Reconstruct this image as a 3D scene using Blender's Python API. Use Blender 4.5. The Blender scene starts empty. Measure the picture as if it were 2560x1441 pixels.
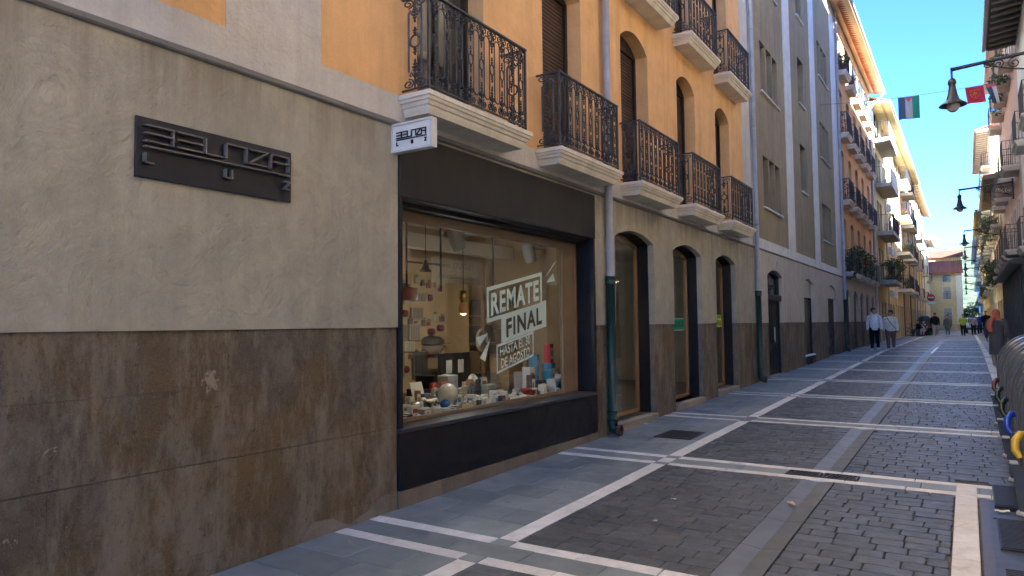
import bpy, math, random
from mathutils import Vector, Matrix
from mathutils.geometry import tessellate_polygon
R = math.radians
random.seed(7)
scene = bpy.context.scene
col = scene.collection

# ---------------------------------------------------------------- camera
CAM = Vector((4.17, 0.0, 1.63))
YAW, PITCH, ROLL, FPX = 0.575347688, 0.0529290746, -0.0107682437, 1751.43
_cy, _sy, _cp, _sp = math.cos(YAW), math.sin(YAW), math.cos(PITCH), math.sin(PITCH)
FW = Vector((-_sy*_cp, _cy*_cp, _sp))
_r = Vector((_cy, _sy, 0)); _u = _r.cross(FW)
RT = _r*math.cos(ROLL) + _u*math.sin(ROLL)
UP = _u*math.cos(ROLL) - _r*math.sin(ROLL)
cam_data = bpy.data.cameras.new('street_camera')
cam = bpy.data.objects.new('street_camera', cam_data); col.objects.link(cam)
cam_data.sensor_width = 36.0
cam_data.lens = 36.0*FPX/2560.0
cam_data.clip_start = 0.05; cam_data.clip_end = 6000
M = Matrix.Identity(4)
for i in range(3):
    M[i][0], M[i][1], M[i][2], M[i][3] = RT[i], UP[i], -FW[i], CAM[i]
cam.matrix_world = M
scene.camera = cam

# ---------------------------------------------------------------- sky, sun, exposure
SUN_DIR = Vector((0.80, -0.58, 0.33)).normalized()      # towards the sun
SUN_EL = math.asin(SUN_DIR.z); SUN_AZ = math.atan2(SUN_DIR.x, SUN_DIR.y)
world = bpy.data.worlds.new('World'); scene.world = world
world.use_nodes = True
wn = world.node_tree.nodes; wn.clear()
wo = wn.new('ShaderNodeOutputWorld'); bg = wn.new('ShaderNodeBackground'); sky = wn.new('ShaderNodeTexSky')
sky.sky_type = 'NISHITA'; sky.sun_disc = False
sky.sun_elevation = SUN_EL; sky.sun_rotation = SUN_AZ
sky.altitude = 2500; sky.air_density = 0.55; sky.dust_density = 1.2; sky.ozone_density = 1.4
bg.inputs['Strength'].default_value = 0.051
world.node_tree.links.new(sky.outputs[0], bg.inputs['Color']); world.node_tree.links.new(bg.outputs[0], wo.inputs['Surface'])
sd = bpy.data.lights.new('sun', 'SUN'); sd.energy = 5.0; sd.angle = R(0.5); sd.color = (1.0, 0.90, 0.71)
sun = bpy.data.objects.new('sun', sd); col.objects.link(sun)
sun.rotation_euler = (-SUN_DIR).to_track_quat('-Z', 'Y').to_euler()
vs = scene.view_settings
vs.view_transform = 'Standard'; vs.look = 'None'; vs.gamma = 1.0; vs.use_curve_mapping = False
vs.exposure = 3.78
try:
    vs.use_white_balance = True; vs.white_balance_temperature = 4620; vs.white_balance_tint = 9
except Exception: pass
scene.render.engine = 'CYCLES'
scene.cycles.max_bounces = 8; scene.cycles.diffuse_bounces = 6; scene.cycles.transparent_max_bounces = 12
scene.cycles.caustics_reflective = False; scene.cycles.caustics_refractive = False

# ---------------------------------------------------------------- object helpers
WP = {}                                    # world position of every object's origin
def gz(y): return 0.0134*min(max(y, -6.0), 31.5)
def proj(p):
    v = Vector(p) - CAM; d = v.dot(FW)
    if d < .05: return (-1e4, -1e4, d)
    return (1280 + FPX*v.dot(RT)/d, 720.5 - FPX*v.dot(UP)/d, d)
def tag(o, label=None, cat=None, group=None, kind=None):
    if label: o['label'] = label
    if cat: o['category'] = cat
    if group: o['group'] = group
    if kind: o['kind'] = kind
    return o
def place(o, loc, parent=None):
    loc = Vector(loc); o.location = loc; WP[o.name] = loc
    if parent is not None:
        o.parent = parent
        o.matrix_parent_inverse = Matrix.Translation(-WP[parent.name])
    return o
def thing(name, loc, label, cat, group=None):
    o = bpy.data.objects.new(name, None); col.objects.link(o)
    o.empty_display_size = .1
    place(o, loc); return tag(o, label, cat, group)
def inst(name, me, loc, parent=None, rz=0.0, scale=None):
    o = bpy.data.objects.new(name, me); col.objects.link(o)
    place(o, loc, parent)
    if rz: o.rotation_euler = (0, 0, rz)
    if scale: o.scale = scale
    return o
def setmats(me, mats):
    for m in (mats if isinstance(mats, (list, tuple)) else [mats]): me.materials.append(m)

class MB:
    """collects shapes, then links them as one mesh object"""
    def __init__(s): s.v = []; s.f = []; s.m = []; s.sm = []
    def add(s, vs, fs, m=0, smooth=False, T=None):
        b = len(s.v)
        s.v += [tuple(T @ Vector(p)) for p in vs] if T is not None else [tuple(p) for p in vs]
        for f in fs: s.f.append([b+i for i in f]); s.m.append(m); s.sm.append(smooth)
        return s
    def box(s, a, b, m=0, T=None):
        x0, y0, z0 = a; x1, y1, z1 = b
        x0, x1 = min(x0, x1), max(x0, x1); y0, y1 = min(y0, y1), max(y0, y1); z0, z1 = min(z0, z1), max(z0, z1)
        return s.add([(x0,y0,z0),(x1,y0,z0),(x1,y1,z0),(x0,y1,z0),(x0,y0,z1),(x1,y0,z1),(x1,y1,z1),(x0,y1,z1)],
              [(0,3,2,1),(4,5,6,7),(0,1,5,4),(1,2,6,5),(2,3,7,6),(3,0,4,7)], m, False, T)
    def cbox(s, a, b, c=.01, m=0, T=None):
        """box with chamfered edges"""
        lo = [min(a[i], b[i]) for i in range(3)]; hi = [max(a[i], b[i]) for i in range(3)]
        c = min(c, *[(hi[i]-lo[i])*.45 for i in range(3)])
        V = []; idx = {}
        for sx in (0, 1):
            for sy in (0, 1):
                for sz in (0, 1):
                    P = [hi[0] if sx else lo[0], hi[1] if sy else lo[1], hi[2] if sz else lo[2]]
                    D = [-1 if sx else 1, -1 if sy else 1, -1 if sz else 1]
                    for ax in range(3):
                        q = list(P)
                        for k in range(3):
                            if k != ax: q[k] += D[k]*c
                        idx[(sx, sy, sz, ax)] = len(V); V.append(q)
        F = []
        for ax in range(3):
            o1, o2 = (ax+1) % 3, (ax+2) % 3
            for side in (0, 1):
                q = []
                for (p1, p2) in ((0,0),(1,0),(1,1),(0,1)):
                    k = [0,0,0]; k[ax] = side; k[o1] = p1; k[o2] = p2
                    q.append(idx[(k[0],k[1],k[2],ax)])
                F.append(q if side else q[::-1])
            for p1 in (0, 1):
                for p2 in (0, 1):
                    k0 = [0,0,0]; k0[o1] = p1; k0[o2] = p2; k1 = list(k0); k1[ax] = 1
                    q = [idx[(*k0,o1)], idx[(*k1,o1)], idx[(*k1,o2)], idx[(*k0,o2)]]
                    F.append(q if (p1 != p2) else q[::-1])
        for sx in (0, 1):
            for sy in (0, 1):
                for sz in (0, 1):
                    q = [idx[(sx,sy,sz,0)], idx[(sx,sy,sz,1)], idx[(sx,sy,sz,2)]]
                    F.append(q if (sx+sy+sz) % 2 else q[::-1])
        return s.add(V, F, m, False, T)
    def tube(s, path, r, n=6, m=0, closed=False, T=None, caps=True, flat=1.0):
        P = [Vector(p) for p in path]; L = len(P); rs = r if isinstance(r, (list, tuple)) else [r]*L
        V = []; F = []; up = None
        for i in range(L):
            if closed: d = P[(i+1) % L] - P[i-1]
            else: d = P[min(i+1, L-1)] - P[max(i-1, 0)]
            if d.length < 1e-9: d = Vector((0,0,1))
            d.normalize()
            if up is None:
                up = Vector((0,0,1)) if abs(d.z) < .9 else Vector((1,0,0))
            a = up - d*up.dot(d)
            if a.length < 1e-6: a = d.orthogonal()
            a.normalize(); up = a; b = d.cross(a)
            for k in range(n):
                t = 2*math.pi*k/n
                V.append(P[i] + (a*math.cos(t) + b*math.sin(t)*flat)*rs[i])
        for i in range(L if closed else L-1):
            j = (i+1) % L
            for k in range(n):
                k2 = (k+1) % n
                F.append((i*n+k, j*n+k, j*n+k2, i*n+k2)[::-1])
        if caps and not closed:
            F.append(list(range(n))); F.append([(L-1)*n+k for k in range(n)][::-1])
        return s.add(V, F, m, n > 4, T)
    def lathe(s, prof, c=(0,0,0), n=14, m=0, axis='Z', T=None, a0=0.0, a1=2*math.pi):
        V = []; F = []; L = len(prof); full = abs(a1-a0-2*math.pi) < 1e-6; N = n if full else n+1
        for k in range(N):
            t = a0 + (a1-a0)*k/n; ca, sa = math.cos(t), math.sin(t)
            for (r, z) in prof:
                p = (r*ca, r*sa, z) if axis == 'Z' else ((z, r*ca, r*sa) if axis == 'X' else (r*sa, z, r*ca))
                V.append((p[0]+c[0], p[1]+c[1], p[2]+c[2]))
        for k in range(n):
            k2 = (k+1) % N
            for i in range(L-1):
                F.append((k*L+i, k2*L+i, k2*L+i+1, k*L+i+1))
        return s.add(V, F, m, True, T)
    def ball(s, c, r, n=8, k=6, m=0, T=None):
        rx, ry, rz = r if isinstance(r, (list, tuple)) else (r, r, r)
        V = [(c[0], c[1], c[2]-rz)]; F = []
        for i in range(1, k):
            ph = -math.pi/2 + math.pi*i/k
            for j in range(n):
                t = 2*math.pi*j/n
                V.append((c[0]+rx*math.cos(ph)*math.cos(t), c[1]+ry*math.cos(ph)*math.sin(t), c[2]+rz*math.sin(ph)))
        V.append((c[0], c[1], c[2]+rz)); top = len(V)-1
        for j in range(n): F.append((0, 1+(j+1) % n, 1+j)); F.append((top, top-n+j, top-n+(j+1) % n))
        for i in range(k-2):
            for j in range(n):
                a = 1+i*n+j; b = 1+i*n+(j+1) % n; F.append((a, b, b+n, a+n))
        return s.add(V, F, m, True, T)
    def ext(s, rings, axis, d0, d1, m=0, T=None, sides=True, back=True):
        """polygon (first ring) with holes (further rings) extruded along an axis. ring points are the two other axes in cyclic order"""
        pts = [Vector((p[0], p[1], 0)) for r in rings for p in r]
        tris = tessellate_polygon([[Vector((p[0], p[1], 0)) for p in r] for r in rings])
        def P(p, d): return {'X': (d, p[0], p[1]), 'Y': (p[1], d, p[0]), 'Z': (p[0], p[1], d)}[axis]
        N = len(pts); hi, lo = max(d0, d1), min(d0, d1)
        V = [P(p, hi) for p in pts] + [P(p, lo) for p in pts]; F = []
        for t in tris:
            a, b, c = (pts[i] for i in t)
            if (b-a).cross(c-a).z < 0: t = t[::-1]
            F.append(tuple(t))
            if back: F.append(tuple(i+N for i in t[::-1]))
        if sides:
            o = 0
            for ri, r in enumerate(rings):
                L = len(r); A = sum(r[i][0]*r[(i+1) % L][1]-r[(i+1) % L][0]*r[i][1] for i in range(L))
                for i in range(L):
                    j = (i+1) % L; q = (o+i, o+i+N, o+j+N, o+j)
                    F.append(q if ((A > 0) == (ri == 0)) else q[::-1])
                o += L
        return s.add(V, F, m, False, T)
    def mesh(s, name, mats, center=True):
        me = bpy.data.meshes.new(name)
        if center and s.v:
            xs = [p[0] for p in s.v]; ys = [p[1] for p in s.v]; zs = [p[2] for p in s.v]
            o = Vector(((min(xs)+max(xs))/2, (min(ys)+max(ys))/2, min(zs)))
        else: o = Vector((0,0,0))
        me.from_pydata([(p[0]-o.x, p[1]-o.y, p[2]-o.z) for p in s.v], [], s.f)
        setmats(me, mats)
        me.polygons.foreach_set('material_index', s.m); me.polygons.foreach_set('use_smooth', s.sm)
        me.update(); return me, o
    def build(s, name, mats, parent=None, label=None, cat=None, group=None, kind=None):
        me, o = s.mesh(name, mats)
        ob = bpy.data.objects.new(name, me); col.objects.link(ob)
        place(ob, o, parent); return tag(ob, label, cat, group, kind)

def arch(y0, y1, z0, zs, zc, n=10):
    """opening outline: straight sides up to zs, a flat arch with crown zc"""
    w = (y1-y0)/2; h = zc-zs
    if h < 1e-3: return [(y0, z0), (y1, z0), (y1, zs), (y0, zs)]
    r = (w*w+h*h)/(2*h); a = math.asin(min(1, w/r)); cy, cz = (y0+y1)/2, zc-r
    return [(y0, z0), (y1, z0)] + [(cy+r*math.sin(a*(1-2*i/n)), cz+r*math.cos(a*(1-2*i/n))) for i in range(n+1)]
def spiral(cx, cz, r0, r1, a0, turns, n, mirror=1):
    return [(cx+mirror*(r0+(r1-r0)*i/n)*math.cos(a0+turns*2*math.pi*i/n), 0, cz+(r0+(r1-r0)*i/n)*math.sin(a0+turns*2*math.pi*i/n)) for i in range(n+1)]
# ---------------------------------------------------------------- procedural materials
class NT:
    def __init__(s, name):
        s.mat = bpy.data.materials.new(name); s.mat.use_nodes = True
        s.n = s.mat.node_tree.nodes; s.l = s.mat.node_tree.links
        s.b = s.n['Principled BSDF']; s.out = s.n['Material Output']
        s._pos = None
    def N(s, t, **kw):
        nd = s.n.new(t)
        for k, v in kw.items(): setattr(nd, k, v)
        return nd
    def L(s, a, b): s.l.new(a, b)
    def pos(s, scale=(1,1,1), obj=False):
        if obj:
            src = s.N('ShaderNodeTexCoord').outputs['Object']
        else:
            if s._pos is None: s._pos = s.N('ShaderNodeNewGeometry')
            src = s._pos.outputs['Position']
        mp = s.N('ShaderNodeMapping'); mp.inputs['Scale'].default_value = scale
        s.L(src, mp.inputs['Vector']); return mp.outputs[0]
    def noise(s, scale, detail=4, rough=.55, vec=None, dist=0.0):
        nd = s.N('ShaderNodeTexNoise'); nd.inputs['Scale'].default_value = scale; nd.inputs['Detail'].default_value = detail
        nd.inputs['Roughness'].default_value = rough; nd.inputs['Distortion'].default_value = dist
        s.L(vec if vec is not None else s.pos(), nd.inputs['Vector']); return nd.outputs['Fac']
    def ramp(s, fac, stops):
        nd = s.N('ShaderNodeValToRGB'); e = nd.color_ramp.elements
        while len(e) > 1: e.remove(e[-1])
        for i, (p, c) in enumerate(stops):
            if not isinstance(c, (tuple, list)): c = (c, c, c)
            el = e[0] if i == 0 else e.new(p)
            el.position = p; el.color = (*c[:3], 1)
        s.L(fac, nd.inputs['Fac']); return nd.outputs['Color']
    def mix(s, fac, a, b, mode='MIX'):
        nd = s.N('ShaderNodeMix', data_type='RGBA', blend_type=mode)
        for inp, v in ((nd.inputs[0], fac), (nd.inputs[6], a), (nd.inputs[7], b)):
            if isinstance(v, (int, float)): inp.default_value = v if inp == nd.inputs[0] else (v, v, v, 1)
            elif isinstance(v, (tuple, list)): inp.default_value = (*v[:3], 1)
            else: s.L(v, inp)
        return nd.outputs[2]
    def math(s, op, a, b=0.0):
        nd = s.N('ShaderNodeMath', operation=op)
        for inp, v in ((nd.inputs[0], a), (nd.inputs[1], b)):
            if isinstance(v, (int, float)): inp.default_value = v
            else: s.L(v, inp)
        return nd.outputs[0]
    def bump(s, h, strength=.3, dist=.01, chain=None):
        nd = s.N('ShaderNodeBump'); nd.inputs['Strength'].default_value = strength; nd.inputs['Distance'].default_value = dist
        s.L(h, nd.inputs['Height'])
        if chain is not None: s.L(chain, nd.inputs['Normal'])
        return nd.outputs['Normal']
    def rnd(s):
        a = s.N('ShaderNodeObjectInfo').outputs['Random']; b = s.N('ShaderNodeNewGeometry').outputs['Random Per Island']
        return s.math('FRACT', s.math('ADD', a, b))
    def sepz(s):
        if s._pos is None: s._pos = s.N('ShaderNodeNewGeometry')
        nd = s.N('ShaderNodeSeparateXYZ'); s.L(s._pos.outputs['Position'], nd.inputs[0]); return nd.outputs
    def fin(s, color=None, rough=.8, normal=None, metal=0.0, spec=None):
        if color is not None:
            if isinstance(color, (tuple, list)): s.b.inputs['Base Color'].default_value = (*color[:3], 1)
            else: s.L(color, s.b.inputs['Base Color'])
        if isinstance(rough, (int, float)): s.b.inputs['Roughness'].default_value = rough
        else: s.L(rough, s.b.inputs['Roughness'])
        if normal is not None: s.L(normal, s.b.inputs['Normal'])
        s.b.inputs['Metallic'].default_value = metal
        if spec is not None: s.b.inputs['Specular IOR Level'].default_value = spec
        return s.mat
def sc(c, k): return tuple(min(.95, x*k) for x in c[:3])
def plain(name, c, rough=.6, var=.12, scale=8, bump=.0, metal=0.0, spec=None, obj=False, rnd=0.0):
    t = NT(name); n = t.noise(scale, 4, vec=t.pos(obj=obj))
    cc = t.ramp(n, [(.3, sc(c, 1-var)), (.7, sc(c, 1+var))])
    if rnd:
        cc = t.mix(1.0, cc, t.ramp(t.rnd(), [(0, 1-rnd), (1, 1+rnd)]), 'MULTIPLY')
    nm = t.bump(t.noise(scale*9, 5), bump, .004) if bump else None
    return t.fin(cc, rough, nm, metal, spec)
def stucco(name, c, c2=None, coarse=.35, fine=.5, streak=.25, rough=.92, swirl=False):
    t = NT(name); c2 = c2 or sc(c, .82)
    big = t.noise(.55, 5, .6); mid = t.noise(3.2, 5, .6)
    st = t.noise(2.2, 5, .65, vec=t.pos((1, 2.2, .16)))
    cc = t.mix(t.ramp(big, [(.35, 0.0), (.68, 1.0)]), c, c2)
    cc = t.mix(1.0, cc, t.ramp(mid, [(.3, .90), (.7, 1.07)]), 'MULTIPLY')
    cc = t.mix(1.0, cc, t.ramp(st, [(.30, 1-streak), (.52, 1.0), (.75, 1+streak*.3)]), 'MULTIPLY')
    cc = t.mix(1.0, cc, t.ramp(t.noise(60, 3, .7), [(.32, .93), (.6, 1.03)]), 'MULTIPLY')
    n1 = t.bump(t.noise(6.5, 4, .55, dist=.6), coarse, .03)
    n2 = t.bump(t.noise(70, 5, .7), fine, .006, n1)
    n2 = t.bump(t.ramp(t.noise(17, 6, .62, vec=t.pos((1, .6, 1.5)), dist=1.0), [(.4, 0.0), (.62, 1.0)]), fine*.5, .006, n2)
    if swirl:
        wv = t.N('ShaderNodeTexWave', wave_type='RINGS', rings_direction='X', wave_profile='SIN')
        wv.inputs['Scale'].default_value = 5.0; wv.inputs['Distortion'].default_value = 7.0; wv.inputs['Detail'].default_value = 3; wv.inputs['Detail Scale'].default_value = 1.2
        mp = t.N('ShaderNodeMapping'); mp.inputs['Location'].default_value = (0, -3.35, -4.1); t.L(t._pos.outputs['Position'], mp.inputs['Vector'])
        t.L(mp.outputs[0], wv.inputs['Vector']); n2 = t.bump(wv.outputs['Fac'], .10, .010, n2)
    return t.fin(cc, rough, n2, spec=.25)

MAT = {}
MAT['beige'] = stucco('beige_render', (0.520,0.485,0.400), (0.460,0.430,0.360), .45, .6, .12)
def beige_wall():
    t = NT('weathered_beige_render')
    big = t.noise(.8, 7, .7, dist=.5); st = t.noise(2.0, 6, .65, vec=t.pos((1, 1.8, .22))); mid = t.noise(4.5, 6, .7, dist=.5)
    c = t.mix(t.ramp(big, [(.34, 0.0), (.66, 1.0)]), (0.442,0.428,0.353), (0.356,0.347,0.289))
    c = t.mix(1.0, c, t.ramp(mid, [(.3, .86), (.7, 1.08)]), 'MULTIPLY')
    c = t.mix(1.0, c, t.ramp(st, [(.32, .84), (.55, 1.0)]), 'MULTIPLY')
    c = t.mix(t.ramp(t.noise(26, 5, .75), [(.66, 0.0), (.74, .35)]), c, (0.237,0.227,0.186))
    z = t.sepz()[2]
    drip = t.math('MULTIPLY', t.ramp(t.math('SUBTRACT', z, 2.40), [(.45, 0.0), (.98, 1.0)]), t.ramp(t.noise(1.6, 6, .7, vec=t.pos((1, 2.6, .12))), [(.46, 0.0), (.64, .75)]))
    c = t.mix(drip, c, (0.228,0.192,0.152))
    vo = t.N('ShaderNodeTexVoronoi', feature='DISTANCE_TO_EDGE'); vo.inputs['Scale'].default_value = .75
    wv = t.N('ShaderNodeVectorMath', operation='ADD'); nz = t.N('ShaderNodeTexNoise'); nz.inputs['Scale'].default_value = 3.5; nz.inputs['Detail'].default_value = 6; t.L(t.pos(), nz.inputs['Vector']); t.L(t.pos(), wv.inputs[0]); t.L(nz.outputs['Color'], wv.inputs[1]); t.L(wv.outputs[0], vo.inputs['Vector'])
    crack = t.math('MULTIPLY', t.ramp(vo.outputs['Distance'], [(.0, 1.0), (.004, 0.0)]), t.ramp(t.noise(.9, 3), [(.55, 0.0), (.62, 1.0)]))
    c = t.mix(t.math('MULTIPLY', crack, .5), c, (0.190,0.177,0.147))
    n = t.bump(t.noise(2.6, 5, .6, dist=1.0), .5, .06); n = t.bump(mid, .45, .025, n); n = t.bump(t.noise(19, 6, .65, dist=1.2), .5, .010, n); n = t.bump(t.noise(80, 5, .7), .6, .005, n); n = t.bump(crack, -.4, .004, n)
    # trowelled rings at the left end
    rg = t.N('ShaderNodeTexWave', wave_type='RINGS', rings_direction='X', wave_profile='SIN'); rg.inputs['Scale'].default_value = 4.2; rg.inputs['Distortion'].default_value = 2.2; rg.inputs['Detail'].default_value = 4
    mp = t.N('ShaderNodeMapping'); mp.inputs['Location'].default_value = (0, -1.80, -2.92); t.L(t._pos.outputs['Position'], mp.inputs['Vector']); t.L(mp.outputs[0], rg.inputs['Vector'])
    ln = t.N('ShaderNodeVectorMath', operation='LENGTH'); t.L(mp.outputs[0], ln.inputs[0])
    msk = t.ramp(ln.outputs['Value'], [(.30, 1.0), (.40, 0.0)])
    n = t.bump(t.math('MULTIPLY', rg.outputs['Fac'], msk), .22, .009, n)
    c = t.mix(t.math('MULTIPLY', t.math('MULTIPLY', t.ramp(rg.outputs['Fac'], [(.0, 1.0), (.25, 0.0)]), msk), .10), c, (0.209,0.197,0.162))
    return t.fin(c, .9, n, spec=.3)
MAT['beige'] = beige_wall()
MAT['greystucco'] = stucco('pale_grey_render', (0.660,0.650,0.620), (0.600,0.590,0.565), .35, .8, .14, swirl=True)
MAT['orange'] = stucco('ochre_render', (0.820,0.530,0.235), (0.760,0.480,0.210), .3, .55, .16)
MAT['orange2'] = stucco('ochre_render_worn', (0.780,0.460,0.200), (0.720,0.420,0.180), .3, .5, .15)
MAT['olive'] = stucco('olive_render', (0.383,0.320,0.195), (0.320,0.274,0.180), .3, .5, .28)
MAT['pilaster'] = stucco('off_white_render', (0.820,0.810,0.780), (0.760,0.750,0.720), .3, .5, .14)
MAT['beige2'] = stucco('beige_render_plain', (0.600,0.560,0.470), (0.530,0.495,0.420), .3, .5, .2)
MAT['pink'] = stucco('rose_render', (0.660,0.500,0.420), (0.600,0.450,0.380), .3, .4, .2)
MAT['tan'] = stucco('tan_render', (0.660,0.500,0.290), (0.580,0.430,0.260), .3, .4, .3)
MAT['yellow'] = stucco('yellow_render', (0.820,0.610,0.207), (0.756,0.561,0.207), .3, .4, .2)
MAT['paleyellow'] = stucco('pale_yellow_render', (0.671,0.573,0.317), (0.634,0.537,0.305), .2, .3, .1)
MAT['cream'] = stucco('cream_render', (0.805,0.732,0.561), (0.732,0.671,0.525), .3, .4, .22)
MAT['whitewall'] = stucco('white_render', (0.820,0.820,0.781), (0.756,0.756,0.708), .3, .4, .2)
MAT['buff'] = stucco('buff_render', (.70,.57,.31), (.64,.52,.29), .3, .4, .22)
MAT['concrete'] = stucco('concrete', (0.512,0.500,0.439), (0.439,0.427,0.378), .3, .5, .3)
MAT['moulding'] = stucco('cream_moulding', (0.800,0.770,0.680), (0.740,0.710,0.630), .15, .4, .18)

def dado_mat(name='brown_painted_stone', k=1.0):
    t = NT(name)
    st = t.noise(2.2, 8, .72, vec=t.pos((1, 2.0, .55))); big = t.noise(.9, 7, .68, dist=.5); sp = t.noise(95, 5, .8); mid = t.noise(5, 8, .78, dist=.7)
    c = t.mix(t.ramp(big, [(.38, 0.0), (.60, 1.0)]), sc((.140,.096,.038), k), sc((.104,.090,.070), k))
    c = t.mix(t.ramp(mid, [(.36, .8), (.48, 0.0)]), c, sc((.066,.050,.030), k))
    c = t.mix(t.ramp(st, [(.47, 0.0), (.60, .75)]), c, sc((.235,.205,.150), k))
    c = t.mix(t.ramp(sp, [(.56, 0.0), (.66, .55)]), c, sc((.36,.31,.22), k))
    c = t.mix(t.ramp(t.noise(30, 6, .8, vec=t.pos((1, 1.2, .7))), [(.34, .8), (.44, 0.0)]), c, (.034,.026,.016))
    fade = t.noise(1.6, 10, .74, vec=t.pos((1, 1.4, .8)))
    c = t.mix(t.ramp(fade, [(.52, 0.0), (.66, .6)]), c, sc((.235,.215,.185), k))
    chips = t.ramp(t.noise(2.3, 10, .72, dist=.35), [(.655, 0.0), (.668, .8)])
    c = t.mix(chips, c, sc((.34,.30,.225), k))
    n1 = t.bump(t.noise(4, 5, .6, dist=.5), .6, .04); n2 = t.bump(sp, .7, .008, n1); n2 = t.bump(t.noise(35, 5, .75), .6, .010, n2); n2 = t.bump(chips, -.6, .006, n2); n2 = t.bump(mid, .5, .02, n2)
    return t.fin(c, .78, n2, spec=.4)
MAT['dado'] = dado_mat()
MAT['dado2'] = dado_mat('weathered_brown_stone', 1.05)
MAT['mortar'] = plain('old_mortar', (.17,.15,.125), .95, .2, 9, .5)
MAT['plinth'] = stucco('cement_plinth', (0.232,0.201,0.165), (0.171,0.146,0.122), .6, .8, .25)

def black_panel():
    t = NT('blue_black_lacquer')
    sm = t.noise(2.2, 5, .6, vec=t.pos((1, 1, .6))); dust = t.noise(5.5, 6, .7, dist=.6)
    c = t.mix(t.ramp(sm, [(.4, 0.0), (.75, 1.0)]), (0.003,0.004,0.007), (0.008,0.008,0.011))
    c = t.mix(t.ramp(dust, [(.62, 0.0), (.80, .35)]), c, (0.029,0.029,0.036))
    return t.fin(c, t.ramp(t.noise(7, 4), [(.3, .38), (.7, .62)]), t.bump(t.noise(20, 4), .12, .004), spec=.4)
MAT['black'] = black_panel()
def fascia_m():
    t = NT('weathered_black_metal')
    sm = t.noise(2.0, 6, .65, vec=t.pos((1, 1.6, .5)))
    c = t.mix(t.ramp(sm, [(.35, 0.0), (.75, 1.0)]), (.0165,.0172,.0195), (.030,.031,.034))
    return t.fin(c, .62, t.bump(t.noise(12, 4), .15, .004), spec=.3)
MAT['fascia'] = fascia_m()
MAT['navy'] = plain('navy_sign_panel', (.008,.0105,.022), .55, .25, 6, .08)
MAT['brushed'] = plain('dull_aluminium', (.16,.155,.15), .55, .15, 20, .05, .15)
def iron():
    t = NT('grey_painted_iron'); c = t.ramp(t.noise(25, 4), [(.3, (.024,.029,.037)), (.7, (.050,.058,.070))])
    return t.fin(c, .45, t.bump(t.noise(150, 3), .25, .003), .0)
MAT['iron'] = iron()
MAT['irondark'] = plain('dark_painted_iron', (.022,.023,.026), .5, .25, 14, .1)
MAT['shutter'] = plain('brown_roller_shutter', (.060,.036,.026), .5, .2, 5, .05)
MAT['frame'] = plain('dark_brown_frame', (.017,.0145,.0155), .45, .2, 6)
MAT['zinc'] = plain('zinc_pipe', (.36,.37,.375), .5, .16, 5, .08, .15)
MAT['green'] = plain('dark_green_pipe', (.014,.042,.032), .42, .2, 6, .1)
MAT['rust'] = plain('rusty_iron', (.10,.045,.03), .8, .3, 20, .3)
def wood(name, a, b, sc_=(1,1,1)):
    t = NT(name); w = t.noise(4, 6, .6, vec=t.pos((18*sc_[0], 18*sc_[1], 1.2*sc_[2])), dist=.4)
    return t.fin(t.ramp(w, [(.3, a), (.7, b)]), .55, t.bump(w, .15, .004))
MAT['wood'] = wood('varnished_wood', (.22,.14,.065), (.30,.20,.10))
MAT['wooddark'] = wood('dark_wood_door', (.010,.009,.0095), (.022,.018,.017))
MAT['soffit'] = wood('stained_soffit', (.40,.28,.16), (.50,.36,.21), (.1,.1,1))
MAT['eavedark'] = wood('blackened_eave_wood', (.016,.014,.015), (.033,.030,.032), (.1,.1,1))
MAT['lath'] = wood('weathered_rafter', (.16,.14,.12), (.25,.22,.19))
MAT['boards'] = wood('bleached_rafter', (.34,.25,.14), (.46,.36,.22))
def rooftile():
    t = NT('clay_roof_tile'); return t.fin(t.mix(1.0, t.ramp(t.noise(3, 5), [(.3, (.33,.115,.06)), (.7, (.42,.17,.09))]), t.ramp(t.rnd(), [(0, .8), (1, 1.15)]), 'MULTIPLY'), .9)
MAT['tile'] = rooftile()
def glass(name='window_glass', tint=(.93,.95,.93), refl=1.5):
    t = NT(name); t.n.remove(t.b)
    tr = t.N('ShaderNodeBsdfTransparent'); tr.inputs[0].default_value = (*tint, 1)
    gl = t.N('ShaderNodeBsdfGlossy'); gl.inputs['Roughness'].default_value = .02; gl.inputs[0].default_value = (1,1,1,1)
    lw = t.N('ShaderNodeLayerWeight'); lw.inputs['Blend'].default_value = .5
    fr = t.math('ADD', t.math('MULTIPLY', t.math('POWER', lw.outputs['Facing'], 4.2), refl), .05)
    mx = t.N('ShaderNodeMixShader'); t.L(fr, mx.inputs[0]); t.L(tr.outputs[0], mx.inputs[1]); t.L(gl.outputs[0], mx.inputs[2])
    t.L(mx.outputs[0], t.out.inputs['Surface']); return t.mat
MAT['glass'] = glass(refl=1.05)
MAT['clearglass'] = glass('clear_glass', (.8,.82,.82), .8)
MAT['pane'] = plain('dark_window_pane', (.03,.034,.04), .08, .3, 1.5, 0, 0, .8)
MAT['curtainpane'] = plain('curtained_pane', (.30,.32,.33), .25, .3, 3, 0, 0, .6)
MAT['vinyl'] = plain('pale_mint_vinyl', (.55,.68,.64), .5, .05, 4)
MAT['signwhite'] = plain('white_sign_enamel', (.74,.76,.78), .3, .05, 6)
MAT['blackpaint'] = plain('black_paint', (.006,.006,.009), .45, .1, 10)
MAT['slabtan'] = plain('tan_display_panel', (.54,.40,.20), .8, .10, 2.5, .06)
MAT['ceiling'] = plain('cream_ceiling', (.62,.55,.42), .8, .10, 2, .05)
MAT['shelfdark'] = plain('dark_shelf', (.035,.033,.035), .4, .3, 5)
MAT['jambtan'] = plain('tan_window_lining', (.20,.145,.085), .6, .12, 3, .05)
MAT['stepstone'] = stucco('doorstep_stone', (0.366,0.329,0.268), (0.293,0.262,0.220), .3, .5, .1)

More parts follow.
